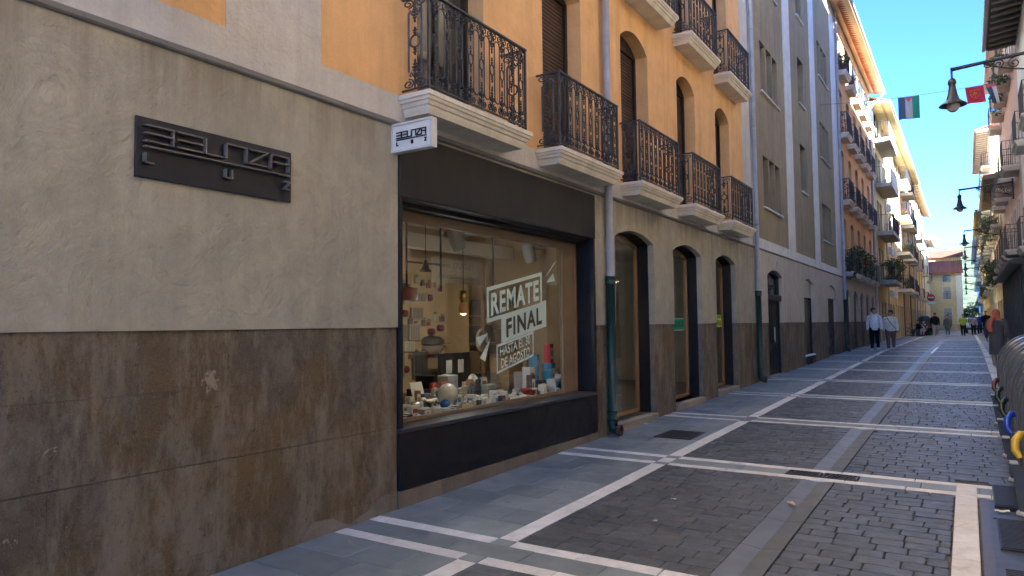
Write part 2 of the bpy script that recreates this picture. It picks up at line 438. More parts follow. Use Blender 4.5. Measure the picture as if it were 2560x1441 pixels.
# paving stones
def slate():
    t = NT('slate_paving_slab'); r = t.rnd()
    c = t.ramp(r, [(0, (0.168,0.201,0.218)), (.5, (0.202,0.243,0.260)), (1, (0.243,0.287,0.303))])
    c = t.mix(1.0, c, t.ramp(t.noise(4, 6, .65), [(.3, .80), (.7, 1.14)]), 'MULTIPLY')
    sp = t.noise(11, 3, .5)
    c = t.mix(t.ramp(sp, [(.70, 0.0), (.735, .75)]), c, (0.085,0.100,0.107))
    c = t.mix(t.ramp(t.noise(90, 3, .7), [(.66, 0.0), (.74, .35)]), c, (0.513,0.596,0.615))
    return t.fin(c, t.ramp(t.noise(3, 5), [(.3, .42), (.7, .66)]), t.bump(t.noise(50, 5, .65), .28, .004), spec=.5)
MAT['slate'] = slate()
def cobble():
    t = NT('granite_cobble'); r = t.rnd()
    c = t.ramp(r, [(0, (0.056,0.067,0.077)), (.3, (0.071,0.082,0.093)), (.7, (0.081,0.096,0.109)), (.92, (0.098,0.113,0.131)), (1, (0.095,0.100,0.099))])
    c = t.mix(1.0, c, t.ramp(t.noise(2.2, 5, .65), [(.3, .82), (.7, 1.15)]), 'MULTIPLY')
    c = t.mix(1.0, c, t.ramp(t.noise(16, 6, .75), [(.3, .70), (.7, 1.22)]), 'MULTIPLY')
    c = t.mix(t.ramp(t.noise(95, 4, .8), [(.58, 0.0), (.70, .6)]), c, (0.185,0.210,0.225))
    c = t.mix(t.ramp(t.noise(1.3, 6, .8, dist=1.5), [(.70, 0.0), (.735, .5)]), c, (0.215,0.238,0.238))
    return t.fin(c, t.ramp(t.noise(9, 4), [(.3, .36), (.7, .62)]), t.bump(t.noise(60, 5, .7), .6, .006), spec=.5)
MAT['cobble'] = cobble()
def whitestone():
    t = NT('pale_granite_strip'); r = t.rnd()
    c = t.ramp(r, [(0, (0.687,0.695,0.667)), (1, (0.775,0.799,0.799))])
    c = t.mix(1.0, c, t.ramp(t.noise(6, 6, .7), [(.3, .78), (.7, 1.08)]), 'MULTIPLY')
    c = t.mix(t.ramp(t.noise(2.4, 7, .75, dist=1.0), [(.54, 0.0), (.70, .55)]), c, (.30,.28,.25)); c = t.mix(t.ramp(t.noise(120, 4, .8), [(.56, 0.0), (.68, .6)]), c, (0.379,0.362,0.337))
    return t.fin(c, .62, t.bump(t.noise(130, 4, .7), .35, .004), spec=.45)
MAT['whitestone'] = whitestone()
MAT['channel'] = plain('granite_channel_stone', (0.119,0.135,0.151), .45, .22, 5, .3, rnd=.12)
MAT['joint'] = plain('sandy_joint', (0.113,0.101,0.090), .95, .25, 12, .5)
MAT['metalgrate'] = plain('galvanised_tread_plate', (.085,.088,.092), .45, .25, 8, .2, .5)
MAT['castiron'] = plain('cast_iron_cover', (.035,.034,.034), .5, .25, 15, .4, .3)
MAT['foliage'] = plain('green_leaves', (.055,.105,.028), .6, .35, 14, rnd=.35)
MAT['foliage2'] = plain('dark_leaves', (.035,.075,.025), .6, .35, 14, rnd=.35)
MAT['pot'] = plain('terracotta_pot', (.34,.13,.07), .8, .15, 12)
MAT['flower'] = plain('orange_flowers', (.65,.18,.05), .6, .2, 12, rnd=.2)
_cols = {}
def paint(c, rough=.55, metal=0.0, name=None):
    key = (tuple(round(x, 3) for x in c), rough, metal)
    if key not in _cols:
        _cols[key] = plain(name or 'painted_surface_%d' % len(_cols), c, rough, .10, 12, 0, metal)
    return _cols[key]
def emit(name, c, strength):
    t = NT(name); t.b.inputs['Emission Color'].default_value = (*c, 1); t.b.inputs['Emission Strength'].default_value = strength
    return t.fin(c, .4)

# ---------------------------------------------------------------- text as meshes (made first, while the scene is small)
def text_data(txt, bold=0.0, space=1.0):
    cu = bpy.data.curves.new('lettering', 'FONT'); cu.body = txt; cu.size = 1.0; cu.offset = bold; cu.space_character = space; cu.resolution_u = 3
    ob = bpy.data.objects.new('lettering', cu); col.objects.link(ob)
    bpy.context.view_layer.update()
    dg = bpy.context.evaluated_depsgraph_get()
    me = bpy.data.meshes.new_from_object(ob.evaluated_get(dg))
    vs = [v.co.copy() for v in me.vertices]; fs = [list(p.vertices) for p in me.polygons]
    bpy.data.objects.remove(ob); bpy.data.curves.remove(cu); bpy.data.meshes.remove(me)
    x0 = min(v.x for v in vs); x1 = max(v.x for v in vs); y0 = min(v.y for v in vs); y1 = max(v.y for v in vs)
    return [((v.x-x0)/(x1-x0), (v.y-y0)/(y1-y0)) for v in vs], fs
def text_on(mb, txt, P0, PU, PV, bold=0.0, m=0, space=1.0):
    """letters filling the parallelogram P0, P0+PU, P0+PV"""
    uv, fs = text_data(txt, bold, space); P0, PU, PV = Vector(P0), Vector(PU), Vector(PV)
    mb.add([P0+PU*u+PV*v for u, v in uv], fs, m)
# ---------------------------------------------------------------- the ground and the street
def sheet(mb, x0, x1, ys, off, m=0):
    V = []; F = []
    for y in ys: V += [(x0, y, gz(y)+off), (x1, y, gz(y)+off)]
    for i in range(len(ys)-1): F.append((2*i, 2*i+1, 2*i+3, 2*i+2))
    mb.add(V, F, m)
g = MB(); g.add([(-3000,-3000,-.75),(3000,-3000,-.75),(3000,3000,-.75),(-3000,3000,-.75)], [(0,1,2,3)])
g.build('ground', plain('distant_ground', (.14,.14,.12), .95, .2, .3), kind='structure')
def far_paving():
    t = NT('far_cobbled_paving'); br = t.N('ShaderNodeTexBrick'); br.inputs['Scale'].default_value = 1.0
    br.inputs['Brick Width'].default_value = .24; br.inputs['Row Height'].default_value = .155; br.inputs['Mortar Size'].default_value = .012
    br.inputs['Color1'].default_value = (.098,.098,.102,1); br.inputs['Color2'].default_value = (.125,.125,.13,1); br.inputs['Mortar'].default_value = (.06,.053,.046,1)
    t.L(t.pos(), br.inputs['Vector'])
    return t.fin(t.mix(1.0, br.outputs['Color'], t.ramp(t.noise(3, 5), [(.3, .8), (.7, 1.15)]), 'MULTIPLY'), .55, t.bump(t.noise(40, 4), .4, .006))
rd = MB()
sheet(rd, 0.0, 5.95, [-8, 0, 15, 31.5, 48], -.016, 0)
sheet(rd, 0.0, 5.95, [48, 80, 135], -.004, 1)
sheet(rd, -30, 40, [135, 200], -.004, 1)
road = rd.build('road', [MAT['joint'], far_paving()], kind='structure')

JIT = random.Random(3)
def stone_geo(x0, x1, y0, y1, c=.012, cut=.02, lift=0.0, skew=.006, depth=.03):
    """one paver: octagonal outline, rounded shoulder, slightly uneven top"""
    j = lambda: JIT.uniform(-skew, skew)
    o = [(x0+cut, y0), (x1-cut, y0), (x1, y0+cut), (x1, y1-cut), (x1-cut, y1), (x0+cut, y1), (x0, y1-cut), (x0, y0+cut)]
    o = [(a+j(), b+j()) for a, b in o]; cx, cy = (x0+x1)/2, (y0+y1)/2
    tx, ty = JIT.uniform(-.008, .008), JIT.uniform(-.008, .008)
    sx, sy_ = (x1-x0)/2, (y1-y0)/2
    top = lambda a, b: gz(b)+lift+(a-cx)*tx+(b-cy)*ty
    V = [(a, b, top(a, b)-depth) for a, b in o] + [(a, b, top(a, b)-c*.7) for a, b in o]
    I = [(cx+(a-cx)*(1-c/sx), cy+(b-cy)*(1-c/sy_)) for a, b in o]
    V += [(a, b, top(a, b)) for a, b in I]
    F = []
    for k in range(8):
        q = (k+1) % 8
        F.append((k, q, 8+q, 8+k)); F.append((8+k, 8+q, 16+q, 16+k))
    F.append(tuple(range(16, 24)))
    return V, F
def slab_geo(x0, x1, y0, y1, c=.004, lift=0.0, depth=.03):
    t = JIT.uniform(-.002, .002)
    V = [(x, y, gz(y)+lift+t-depth) for x, y in ((x0,y0),(x1,y0),(x1,y1),(x0,y1))] + [(x, y, gz(y)+lift+t-c) for x, y in ((x0,y0),(x1,y0),(x1,y1),(x0,y1))]
    V += [(x, y, gz(y)+lift+t) for x, y in ((x0+c,y0+c),(x1-c,y0+c),(x1-c,y1-c),(x0+c,y1-c))]
    F = []
    for k in range(4):
        q = (k+1) % 4; F.append((k, q, 4+q, 4+k)); F.append((4+k, 4+q, 8+q, 8+k))
    F.append((8,9,10,11)); return V, F
def lay(name, pieces, mat, parent, limit=300, rest='paving'):
    """the pieces that show largest become objects of their own, the rest one piece of stuff"""
    def size(pc):
        V = pc[0]; c = V[-1]; x, y, d = proj(c)
        if d < .5 or x < -80 or x > 2640 or y > 1520 or y < 0: return -1.0/(abs(d)+1)
        return 1.0/d**3
    pieces.sort(key=size, reverse=True)
    for V, F in pieces[:limit]:
        m = MB(); m.add(V, F); m.build(name, mat, parent)
    if len(pieces) > limit:
        m = MB()
        for V, F in pieces[limit:]: m.add(V, F)
        m.build(rest, mat, parent, kind='stuff')

PER = 3.50; PY0 = 4.11                       # transverse double strips: spacing and first one
STRIPS = [PY0+PER*i for i in range(-2, 20)]
XS0, XS1 = 1.205, 1.36                       # long pale strip on the left
XC0, XC1 = 2.76, 3.05                        # central channel
XR0, XR1 = 4.60, 4.78                        # long pale strip on the right
HALF = .19; SW = .062                        # half distance of the two strips, half width of one
cob = []; slabs = []; whites = []; chans = []
YEND = 48.0
def near_strip(y0, y1):
    return any(abs((y0+y1)/2-s) < HALF+SW+(y1-y0)/2-.01 for s in STRIPS)
for bi in range(len(STRIPS)-1):
    a = STRIPS[bi]+HALF+SW; b = STRIPS[bi+1]-HALF-SW
    if a > YEND: break
    n = round((b-a)/.152); ph = (b-a)/n
    for (X0, X1, gap, skew, cut, ln) in ((XS1, XC0, .005, .0015, .006, .235), (XC1, XR0, .008, .003, .010, .225)):
        for r in range(n):
            y0 = a+ph*r; y1 = y0+ph; x = X0 + (0 if r % 2 else -JIT.uniform(.06, .13))
            while x < X1-.03:
                w = ln*JIT.uniform(.72, 1.3); xa, xb = max(x, X0), min(x+w, X1)
                if X1-xb < .07: xb = X1
                if xb-xa > .05:
                    if not (xb > 4.03 and y0 < 7.95 and y1 > 2.5 and xa > 3.0 and xa > 4.0):
                        if xb > 4.02 and y0 < 7.95: xb = 4.02
                        if xb-xa > .04:
                            cob.append(stone_geo(xa+gap/2, xb-gap/2, y0+gap/2, y1-gap/2, .003 if gap < .007 else .005, cut, JIT.uniform(-.0025, .0015), skew))
                x = xb if xb > x else x+w
                if xb >= X1: break
    # slate slabs of the left pavement, rows across
    rows = 8; rh = (b-a)/rows
    for r in range(rows):
        y0 = a+rh*r; y1 = y0+rh; cuts = [0.0] + ([.42+JIT.uniform(-.1, .1), .84+JIT.uniform(-.1, .1)] if r % 2 else [.62+JIT.uniform(-.12, .12)]) + [XS0]
        for k in range(len(cuts)-1): slabs.append(slab_geo(cuts[k]+.003, cuts[k+1]-.003, y0+.003, y1-.003, .005))
    # right pavement
    for r in range(6):
        y0 = a+(b-a)*r/6; y1 = a+(b-a)*(r+1)/6
        if y0 < 8.2: continue
        slabs.append(slab_geo(XR1+.002, 5.35, y0+.002, y1-.002)); slabs.append(slab_geo(5.354, 5.95, y0+.002, y1-.002))
for s in STRIPS:
    if s > 76: break
    far = s > 44
    for sg in (-1, 1):
        yc = s+sg*HALF
        for (X0, X1) in ((0.0, XS0-.006), (XS1+.006, XR0-.006), (XR1+.006, 5.95)):
            if X0 > 4.5 and s < 8: continue
            if X0 < 2 and X1 > 4.3 and s < 7.5: X1 = 4.0
            if far: whites.append(slab_geo(X0, X1, yc-SW, yc+SW, .003)); continue
            x = X0
            while x < X1-.02:
                w = min(JIT.uniform(.5, .66), X1-x)
                if X1-(x+w) < .12: w = X1-x
                whites.append(slab_geo(x+.0025, x+w-.0025, yc-SW, yc+SW)); x += w
    if not far:
        for (XA, XB) in (((0.0, 2.562), (3.228, 5.95)) if abs(s-7.61) < .1 else ((0.0, 5.95),)):
            x = XA
            while x < XB-.05:                     # dark stones between the two strips
                w = JIT.uniform(.45, .62); xb = min(x+w, XB)
                if XB-xb < .15: xb = XB
                if not (x > 3.9 and s < 7.5): slabs.append(slab_geo(x+.002, xb-.002, s-HALF+SW+.002, s+HALF-SW-.002))
                x = xb
        for yc in (s-HALF, s+HALF):           # dark squares where the strips cross
            for (X0, X1) in ((XS0, XS1), (XR0, XR1)):
                if X0 > 4 and s < 8: continue
                slabs.append(slab_geo(X0+.002, X1-.002, yc-SW+.002, yc+SW-.002))
def runs(X0, X1, step, ya, yb, out, lift=0.0, skip_strip=True):
    y = ya
    while y < yb-.05:
        w = min(step*JIT.uniform(.8, 1.2), yb-y)
        cut = [(y, y+w)]
        if skip_strip:
            for s in STRIPS:
                for yc in (s-HALF, s+HALF):
                    nc = []
                    for (p, q) in cut:
                        if q <= yc-SW or p >= yc+SW: nc.append((p, q))
                        else:
                            if p < yc-SW-.03: nc.append((p, yc-SW))
                            if q > yc+SW+.03: nc.append((yc+SW, q))
                    cut = nc
        for p, q in cut: out.append(slab_geo(X0+.0015, X1-.0015, p+.003, q-.003, lift=lift))
        y += w
runs(XS0, XS1, .95, -3, 68, whites)
runs(XR0, XR1, .95, 8.2, 68, whites)
runs(4.025, 4.185, .78, 2.5, 7.86, whites, .002, False)      # pale kerb of the container platform
for s in STRIPS[:-1]:
    a = s+HALF+SW; b = a+PER-2*(HALF+SW)
    if a > 70: break
    n = 4 if a < 44 else 1
    for k in range(n):
        y0 = a+(b-a)*k/n; y1 = a+(b-a)*(k+1)/n; xm = (XC0+XC1)/2
        # dished channel stone: two facets that fall to the middle
        V = []
        for y in (y0+.003, y1-.003):
            V += [(XC0+.004, y, gz(y)+.003), (xm, y, gz(y)-.016), (XC1-.004, y, gz(y)+.003), (XC0+.004, y, gz(y)-.03), (XC1-.004, y, gz(y)-.03)]
        chans.append((V[:], [(0,1,6,5),(1,2,7,6),(3,0,5,8),(2,4,9,7),(3,4,2,1,0),(5,6,7,9,8)]))
lay('cobble', cob, MAT['cobble'], road, 300, 'cobbles')
lay('paving_slab', slabs, MAT['slate'], road, 300, 'paving_slabs')
lay('pale_strip_stone', whites, MAT['whitestone'], road, 300, 'pale_strip_stones')
lay('channel_stone', chans, MAT['channel'], road, 80, 'channel_stones')
wm = MB(); 
V = [(2.93, 30.0, gz(30)+.004), (3.0, 30.0, gz(30)+.004), (3.02, 37.0, gz(37)+.004), (2.95, 37.0, gz(37)+.004)]
wm.add([(2.96,30.4,gz(30.4)+.006),(3.05,30.4,gz(30.4)+.006),(3.05,31.5,gz(31.5)+.006),(2.96,31.5,gz(31.5)+.006),(3.05,37,gz(37)+.006),(2.96,37,gz(37)+.006)], [(0,1,2,3),(3,2,4,5)])
wm.build('painted_line', MAT['signwhite'], road)

# gully gratings between the strips at the channel, and the square cover in the pavement
def grating(x0, x1, yc, label):
    t = thing('gully_grate', ((x0+x1)/2, yc, gz(yc)), label, 'drain grate', 'gratings over the central gully')
    y0, y1 = yc-HALF+SW+.006, yc+HALF-SW-.006
    f = MB(); z = gz(yc)+.004
    for a, b in (((x0,y0),(x1,y0+.018)),((x0,y1-.018),(x1,y1)),((x0,y0+.018),(x0+.018,y1-.018)),((x1-.018,y0+.018),(x1,y1-.018))):
        f.box((a[0],a[1],z-.03), (b[0],b[1],z))
    f.build('grate_frame', MAT['castiron'], t)
    n = 7
    for k in range(n):
        xa = x0+.02+(x1-x0-.04)*k/n; b = MB()
        b.add([(xa,y0+.018,z-.002),(xa+.02,y0+.018,z-.002),(xa+.06,y1-.018,z-.002),(xa+.04,y1-.018,z-.002),(xa,y0+.018,z-.03),(xa+.02,y0+.018,z-.03),(xa+.06,y1-.018,z-.03),(xa+.04,y1-.018,z-.03)],
              [(0,1,2,3),(7,6,5,4),(0,4,5,1),(1,5,6,2),(2,6,7,3),(3,7,4,0)])
        b.build('grate_bar', MAT['castiron'], t)
grating(2.57, 2.885, 7.61, 'iron gully grate left of the channel, nearer the shop window')
grating(2.905, 3.22, 7.61, 'iron gully grate right of the channel, beside its twin')
mc = MB(); x0, x1, y0, y1 = .60, 1.10, 8.93, 9.60
mc.cbox((x0,y0,gz(9.2)-.012), (x1,y1,gz(9.2)+.009), .004)
for i in range(9):
    for k in range(7): mc.box((x0+.05+i*.048, y0+.05+k*.088, gz(9.2)+.008), (x0+.07+i*.048, y0+.10+k*.088, gz(9.2)+.0125))
mc.build('manhole_cover', MAT['castiron'], None, 'rectangular dark iron access cover set in the slate pavement', 'manhole cover')
# ---------------------------------------------------------------- shared building pieces
def shell(root, xf, f, y0, y1, z1, mat, depth=9.0):
    """back, ends and top of a building, behind its front wall (f = +1 faces +X)"""
    a = xf-f*.30; b = xf-f*depth; m = MB()
    m.add([(a,y0,-.4),(b,y0,-.4),(b,y1,-.4),(a,y1,-.4),(a,y0,z1),(b,y0,z1),(b,y1,z1),(a,y1,z1)],
          [(0,1,5,4),(1,2,6,5),(2,3,7,6),(4,5,6,7),(3,2,1,0)])
    return m.build('side_and_rear_wall', mat, root)
def front(root, name, xf, f, outer, holes, mat, t=.28):
    m = MB(); m.ext([outer]+holes, 'X', xf, xf-f*t); return m.build(name, mat, root)
def rect(y0, y1, z0, z1): return [(y0,z0),(y1,z0),(y1,z1),(y0,z1)]

def slats(m, x, f, y0, y1, z0, z1, pitch=.05, d=.014, mi=0):
    """roller shutter curtain with rounded slats"""
    n = max(2, int((z1-z0)/pitch)); V = []; F = []; P = (z1-z0)/n
    for i in range(n):
        z = z0+P*i
        for (dz, dx) in ((0, 0), (.12, d*.8), (.5, d), (.86, d*.7), (.93, 0)):
            V += [(x+f*dx, y0, z+P*dz), (x+f*dx, y1, z+P*dz)]
    L = len(V)//2
    for i in range(L-1):
        q = (2*i, 2*i+1, 2*i+3, 2*i+2); F.append(q if f > 0 else q[::-1])
    m.add(V, F, mi)
def win_shutter(root, xf, f, y0, y1, z0, zs, zc, rec=.19, down=1.0, name='window', pane=None, shut=None):
    """french window in a deep reveal: frame, roller shutter (down = covered share) and pane"""
    x = xf-f*rec; fr = MB(); w = .06
    fr.ext([arch(y0-.02, y1+.02, z0, zs, zc+.02), [(p[0], p[1]) for p in rect(y0+w, y1-w, z0+w, zs-.02)]], 'X', x, x-f*.06)
    o = fr.build(name, MAT['frame'], root)
    zt = zs-.02; zb = z0+w+(zt-z0-w)*(1-down)
    if down > 0:
        s = MB(); slats(s, x-f*.05, f, y0+w-.01, y1-w+.01, zb, zt); s.build('roller_shutter', shut or MAT['shutter'], o)
    if down < 1:
        p = MB(); p.box((x-f*.045, y0+w, z0+w), (x-f*.03, y1-w, zb)); p.build('pane', pane or MAT['pane'], o)
        b = MB(); b.cbox((x-f*.03, (y0+y1)/2-.03, z0+w), (x-f*.005, (y0+y1)/2+.03, zb), .005); b.build('glazing_bar', MAT['frame'], o)
    return o
def win_plain(root, xf, f, y0, y1, z0, z1, frame, pane, rec=.14, bars=1, sill=None, trim=None, blind=0.0):
    x = xf-f*rec; w = .055; fr = MB()
    fr.ext([rect(y0, y1, z0, z1), rect(y0+w, y1-w, z0+w, z1-w)], 'X', x, x-f*.06)
    o = fr.build('window', frame, root)
    p = MB(); p.box((x-f*.045, y0+w-.004, z0+w-.004), (x-f*.03, y1-w+.004, z1-w+.004)); p.build('pane', pane, o)
    for k in range(bars):
        yc = y0+(y1-y0)*(k+1)/(bars+1); b = MB(); b.box((x-f*.028, yc-.025, z0+w), (x-f*.002, yc+.025, z1-w)); b.build('glazing_bar', frame, o)
    if blind:
        b = MB(); slats(b, x-f*.025, f, y0+w, y1-w, z1-w-(z1-z0)*blind, z1-w, .06, .008); b.build('blind', paint((.5,.5,.47)), o)
    if sill is not None:
        s = MB(); s.cbox((xf-f*.12, y0-.06, z0-.05), (xf+f*.06, y1+.06, z0-.004), .006); s.build('sill', sill, o)
    if trim is not None:
        s = MB(); s.ext([rect(y0-.11, y1+.11, z0-.11, z1+.11), rect(y0-.001, y1+.001, z0-.001, z1+.001)], 'X', xf+f*.025, xf-f*.02); s.build('surround', trim, o)
    return o

# cast iron baluster: long loops, rings, finials and scrolls
def baluster_mesh(name, fine=True, end=False):
    m = MB(); r = .0078; n = 4 if fine else 3; U = .095
    b = .047; zt, zb = .70, .155                       # loop bars and where they curve
    g = U-b                                            # loop radius round the unit's edge
    seg = 5 if fine else 3
    path = [(U-g, 0, zb), (U-g, 0, zt)] + [(U-g*math.cos(math.pi*i/seg), 0, zt+g*math.sin(math.pi*i/seg)) for i in range(1, seg)] + [(U+g, 0, zt), (U+g, 0, zb)] \
         + [(U+g*math.cos(math.pi*i/seg), 0, zb-g*math.sin(math.pi*i/seg)) for i in range(1, seg)]
    if end: m.tube([(b, 0, zb-.04), (b, 0, zt+.04)], r, n); m.tube([(-b, 0, zb), (-b, 0, zt)], r, n)
    else: m.tube(path, r, n, closed=True)
    k = 10 if fine else 7
    m.tube([(.038*math.cos(2*math.pi*i/k), 0, .43+.056*math.sin(2*math.pi*i/k)) for i in range(k)], .0085, n, closed=True)
    def bead(z, w, h): m.ball((0, 0, z), (w*1.2, .011, h), 5 if fine else 4, 3)
    for z, w, h in ((.505,.012,.018),(.53,.018,.008),(.548,.007,.014),(.355,.012,.018),(.33,.018,.008),(.312,.007,.014),
                    (.62,.008,.026),(.645,.016,.012),(.672,.023,.016),(.70,.019,.016),(.732,.012,.03),
                    (.245,.008,.026),(.22,.016,.012),(.193,.023,.016),(.165,.019,.016),(.132,.012,.03)):
        if fine or h > .015: bead(z, w, h)
    m.box((-.005,-.005,.0), (.005,.005,.15)); m.box((-.005,-.005,.72), (.005,.005,.83))
    sn = 12 if fine else 7
    for sx in (-1, 1):
        m.tube(spiral(sx*.048, .048, .044, .010, math.pi/2, 1.55, sn, sx), r, 3, caps=False)
        m.tube(spiral(sx*.048, .782, .044, .010, -math.pi/2, -1.55, sn, sx), r, 3, caps=False)
        m.tube([(sx*.006,0,.10),(sx*.03,0,.15),(sx*.04,0,.125),(sx*.03,0,.11)], r, 3, caps=False)
        m.tube([(sx*.006,0,.73),(sx*.03,0,.68),(sx*.04,0,.705),(sx*.03,0,.72)], r, 3, caps=False)
    me, _ = m.mesh(name, MAT['iron'], center=False); return me
BAL = baluster_mesh('baluster', True); BAL_LO = baluster_mesh('baluster_small', False)
BAL_E = baluster_mesh('end_baluster', True, True); BAL_LE = baluster_mesh('small_end_baluster', False, True)
def bar_mesh(name, h=.83, twist=False):
    m = MB(); m.box((-.008,-.008,0), (.008,.008,h))
    if twist: m.ball((0,0,h*.5), (.016,.016,.03), 5, 4); m.ball((0,0,h*.9), (.013,.013,.02), 5, 4)
    me, _ = m.mesh(name, MAT['irondark'], center=False); return me
BAR = bar_mesh('bar'); BARK = bar_mesh('knopped_bar', .83, True)

def balcony(root, xf, f, y0, y1, zt, P=.36, prof='mould', rail='cast', slabmat=None, H=.90, sheet_mat=None, th=.18, name='balcony'):
    """projecting slab with its railing; returns the slab"""
    s = MB()
    pr = [(0,0),(-.042,0),(-.046,.012),(-.072,.018),(-.078,.034),(-.108,.044),(-.114,.060),(-.14,.066),(-th,.085)] if prof == 'mould' else [(0,0),(-th,.0)]
    V = []; F = []
    for dz, o in pr:
        V += [(xf-f*.01, y0+o, zt+dz), (xf+f*(P-o), y0+o, zt+dz), (xf+f*(P-o), y1-o, zt+dz), (xf-f*.01, y1-o, zt+dz)]
    for i in range(len(pr)-1):
        for k in range(3):
            q = (4*i+k, 4*i+k+1, 4*i+4+k+1, 4*i+4+k); F.append(q[::-1] if f > 0 else q)
    L = 4*(len(pr)-1); F.append((0,1,2,3) if f > 0 else (3,2,1,0)); F.append((L+3,L+2,L+1,L) if f > 0 else (L,L+1,L+2,L+3))
    s.add(V, F); o = s.build(name, slabmat or MAT['moulding'], root)
    xr = xf+f*(P-.055); ya, yb = y0+.06, y1-.06; zb = zt+.06
    iron = MAT['iron'] if rail == 'cast' else MAT['irondark']
    t = MB(); t.box((xr-.017, ya-.017, zt+H-.018), (xr+.017, yb+.017, zt+H))
    for y in (ya, yb): t.box((xf-f*.005, y-.016, zt+H-.0185), (xr-f*.017, y+.016, zt+H-.0005))
    t.build('top_rail', iron, o)
    t = MB(); t.box((xr-.010, ya-.01, zb-.012), (xr+.010, yb+.01, zb))
    for y in (ya, yb): t.box((xf-f*.005, y-.010, zb-.0125), (xr-f*.010, y+.010, zb-.0005))
    t.build('bottom_rail', iron, o)
    for y in (ya, yb):
        t = MB(); t.box((xr-.011, y-.011, zt+.001), (xr+.011, y+.011, zt+H-.018)); t.build('corner_post', iron, o)
    hk = (H-.018-.06)/.83
    if rail in ('cast', 'castlo'):
        me, mend = (BAL, BAL_E) if rail == 'cast' else (BAL_LO, BAL_LE)
        n = int((yb-ya)/.165); st = (yb-ya)/n; sx = st/.19
        for k in range(n): inst('baluster', mend if k == n-1 else me, (xr, ya+st*(k+.5), zb), o, math.pi/2, (sx, 1, hk))
        ns = max(1, int((P-.06)/.17)); st = (P-.06)/ns
        for y in (ya, yb):
            for k in range(ns): inst('baluster', mend if (k == ns-1) else me, (xf+f*st*(k+.5), y, zb), o, 0, (st/.19, 1, hk))
    else:
        me = BAR if rail == 'bars' else BARK
        n = max(4, int((yb-ya)/.115)); st = (yb-ya)/n
        for k in range(1, n): inst('rail_bar', me, (xr, ya+st*k, zb), o, 0, (1,1,hk))
        n = max(2, int((P-.06)/.115)); st = (P-.06)/n
        for y in (ya, yb):
            for k in range(1, n): inst('rail_bar', me, (xf+f*st*k, y, zb), o, 0, (1,1,hk))
    if sheet_mat is not None:
        p = MB(); p.box((xr+f*.012, ya, zb+.02), (xr+f*.018, yb, zt+H-.05)); p.build('privacy_screen', sheet_mat, o)
    return o
def pipe(root, y, x, ztop, zsplit, zbot, r=.052, rg=.062, label=None):
    """zinc downpipe with a green cast lower length, sockets, brackets and a shoe with an open end"""
    m = MB(); m.tube([(x,y,zsplit-.02),(x,y,ztop)], r, 12); o = m.build('drainpipe', MAT['zinc'], root)
    z = zsplit+1.55
    while z < ztop-.2:
        c = MB(); c.tube([(x,y,z-.03),(x,y,z+.03)], r+.006, 12); c.build('pipe_clamp', MAT['zinc'], o); z += 2.35
    g = MB(); g.tube([(x,y,zbot+.20),(x,y,zsplit)], rg, 12)
    g.tube([(x,y,zsplit-.10),(x,y,zsplit+.012)], rg+.013, 12); g.tube([(x,y,zbot+.30),(x,y,zbot+.33)], rg+.012, 12); g.tube([(x,y,zbot+.17),(x,y,zbot+.21)], rg+.012, 12)
    g.tube([(x,y,zbot+.21),(x,y,zbot+.12),(x+.01,y,zbot+.085),(x+.045,y,zbot+.07),(x+.10,y,zbot+.068)], [rg,rg,rg*.98,rg*.98,rg], 12, caps=False)
    g.build('lower_pipe', MAT['green'], o)
    c = MB(); c.lathe([(rg+.012,-.02),(rg+.012,.02),(rg*.82,.02),(rg*.80,-.09),(0,-.09)], (x+.105, y, zbot+.068), 14, 0, 'X'); c.build('pipe_shoe', MAT['rust'], o)
    return o
# ---------------------------------------------------------------- the shop building (ochre, near left)
AX = 0.0
A = thing('shop_building', (0, 6, 0), 'ochre rendered house with beige ground floor, black framed lighting shop window and iron balconies', 'building')
shell(A, 0, 1, -7.0, 16.95, 15.4, MAT['beige2'])
SY0, SY1 = 4.58, 8.43                                         # shop window bay
ARCHES = [(9.10, 10.57), (11.45, 12.97), (13.85, 15.27)]
# beige ground floor wall, notched by the openings
ZD = 1.62
out = [(-7.0, ZD), (SY0, ZD), (SY0, 3.36), (SY1, 3.36), (SY1, ZD)]
for (a, b) in ARCHES:
    pts = arch(a, b, ZD, 2.88, 3.02)
    out += [pts[0]] + pts[2:][::-1] + [pts[1]]
out += [(16.95, ZD), (16.95, 3.385), (-7.0, 3.385)]
w = MB(); w.ext([out], 'X', .014, -.16); w.build('beige_wall', MAT['beige'], A)
# dado of painted stone blocks
def blocks(root, ya, yb, courses, backing, mat, x=.0):
    d = MB(); d.box((x-.25, ya, -.3), (x-.012, yb, ZD-.002)); o = d.build('dado', backing, root)
    for (za, zb, joints) in courses:
        ys = [ya] + [j for j in joints if ya < j < yb] + [yb]
        for i in range(len(ys)-1):
            b = MB(); e = JIT.uniform(-.0015, .0015)
            g0 = .0035 if abs(za-.76) < .01 else .0006
            b.cbox((x-.10, ys[i]+.0004, za+g0), (x+e, ys[i+1]-.0004, zb-.0006), .0022); b.build('stone_block', mat, o)
    return o
blocks(A, -7.0, SY0-.002, [(-.3,.19,[-2,.8,3.35]), (.19,.76,[-3.2,-.4,1.83,2.84,3.78]), (.76,1.237,[-2.1,.7,3.02]), (1.237,ZD,[-3.5,-.2,2.28])], MAT['mortar'], MAT['dado'])
for (a, b) in ((SY1+.002, 9.098), (10.572, 11.448), (12.972, 13.848), (15.272, 16.95)):
    j = [(a+b)/2] if b-a > 1.2 else []
    blocks(A, a, b, [(-.3,.20,[]), (.20,.62,j), (.62,1.10,[]), (1.10,ZD,j)], MAT['mortar'], MAT['dado2'])
bp = MB()
pr_ = random.Random(8)
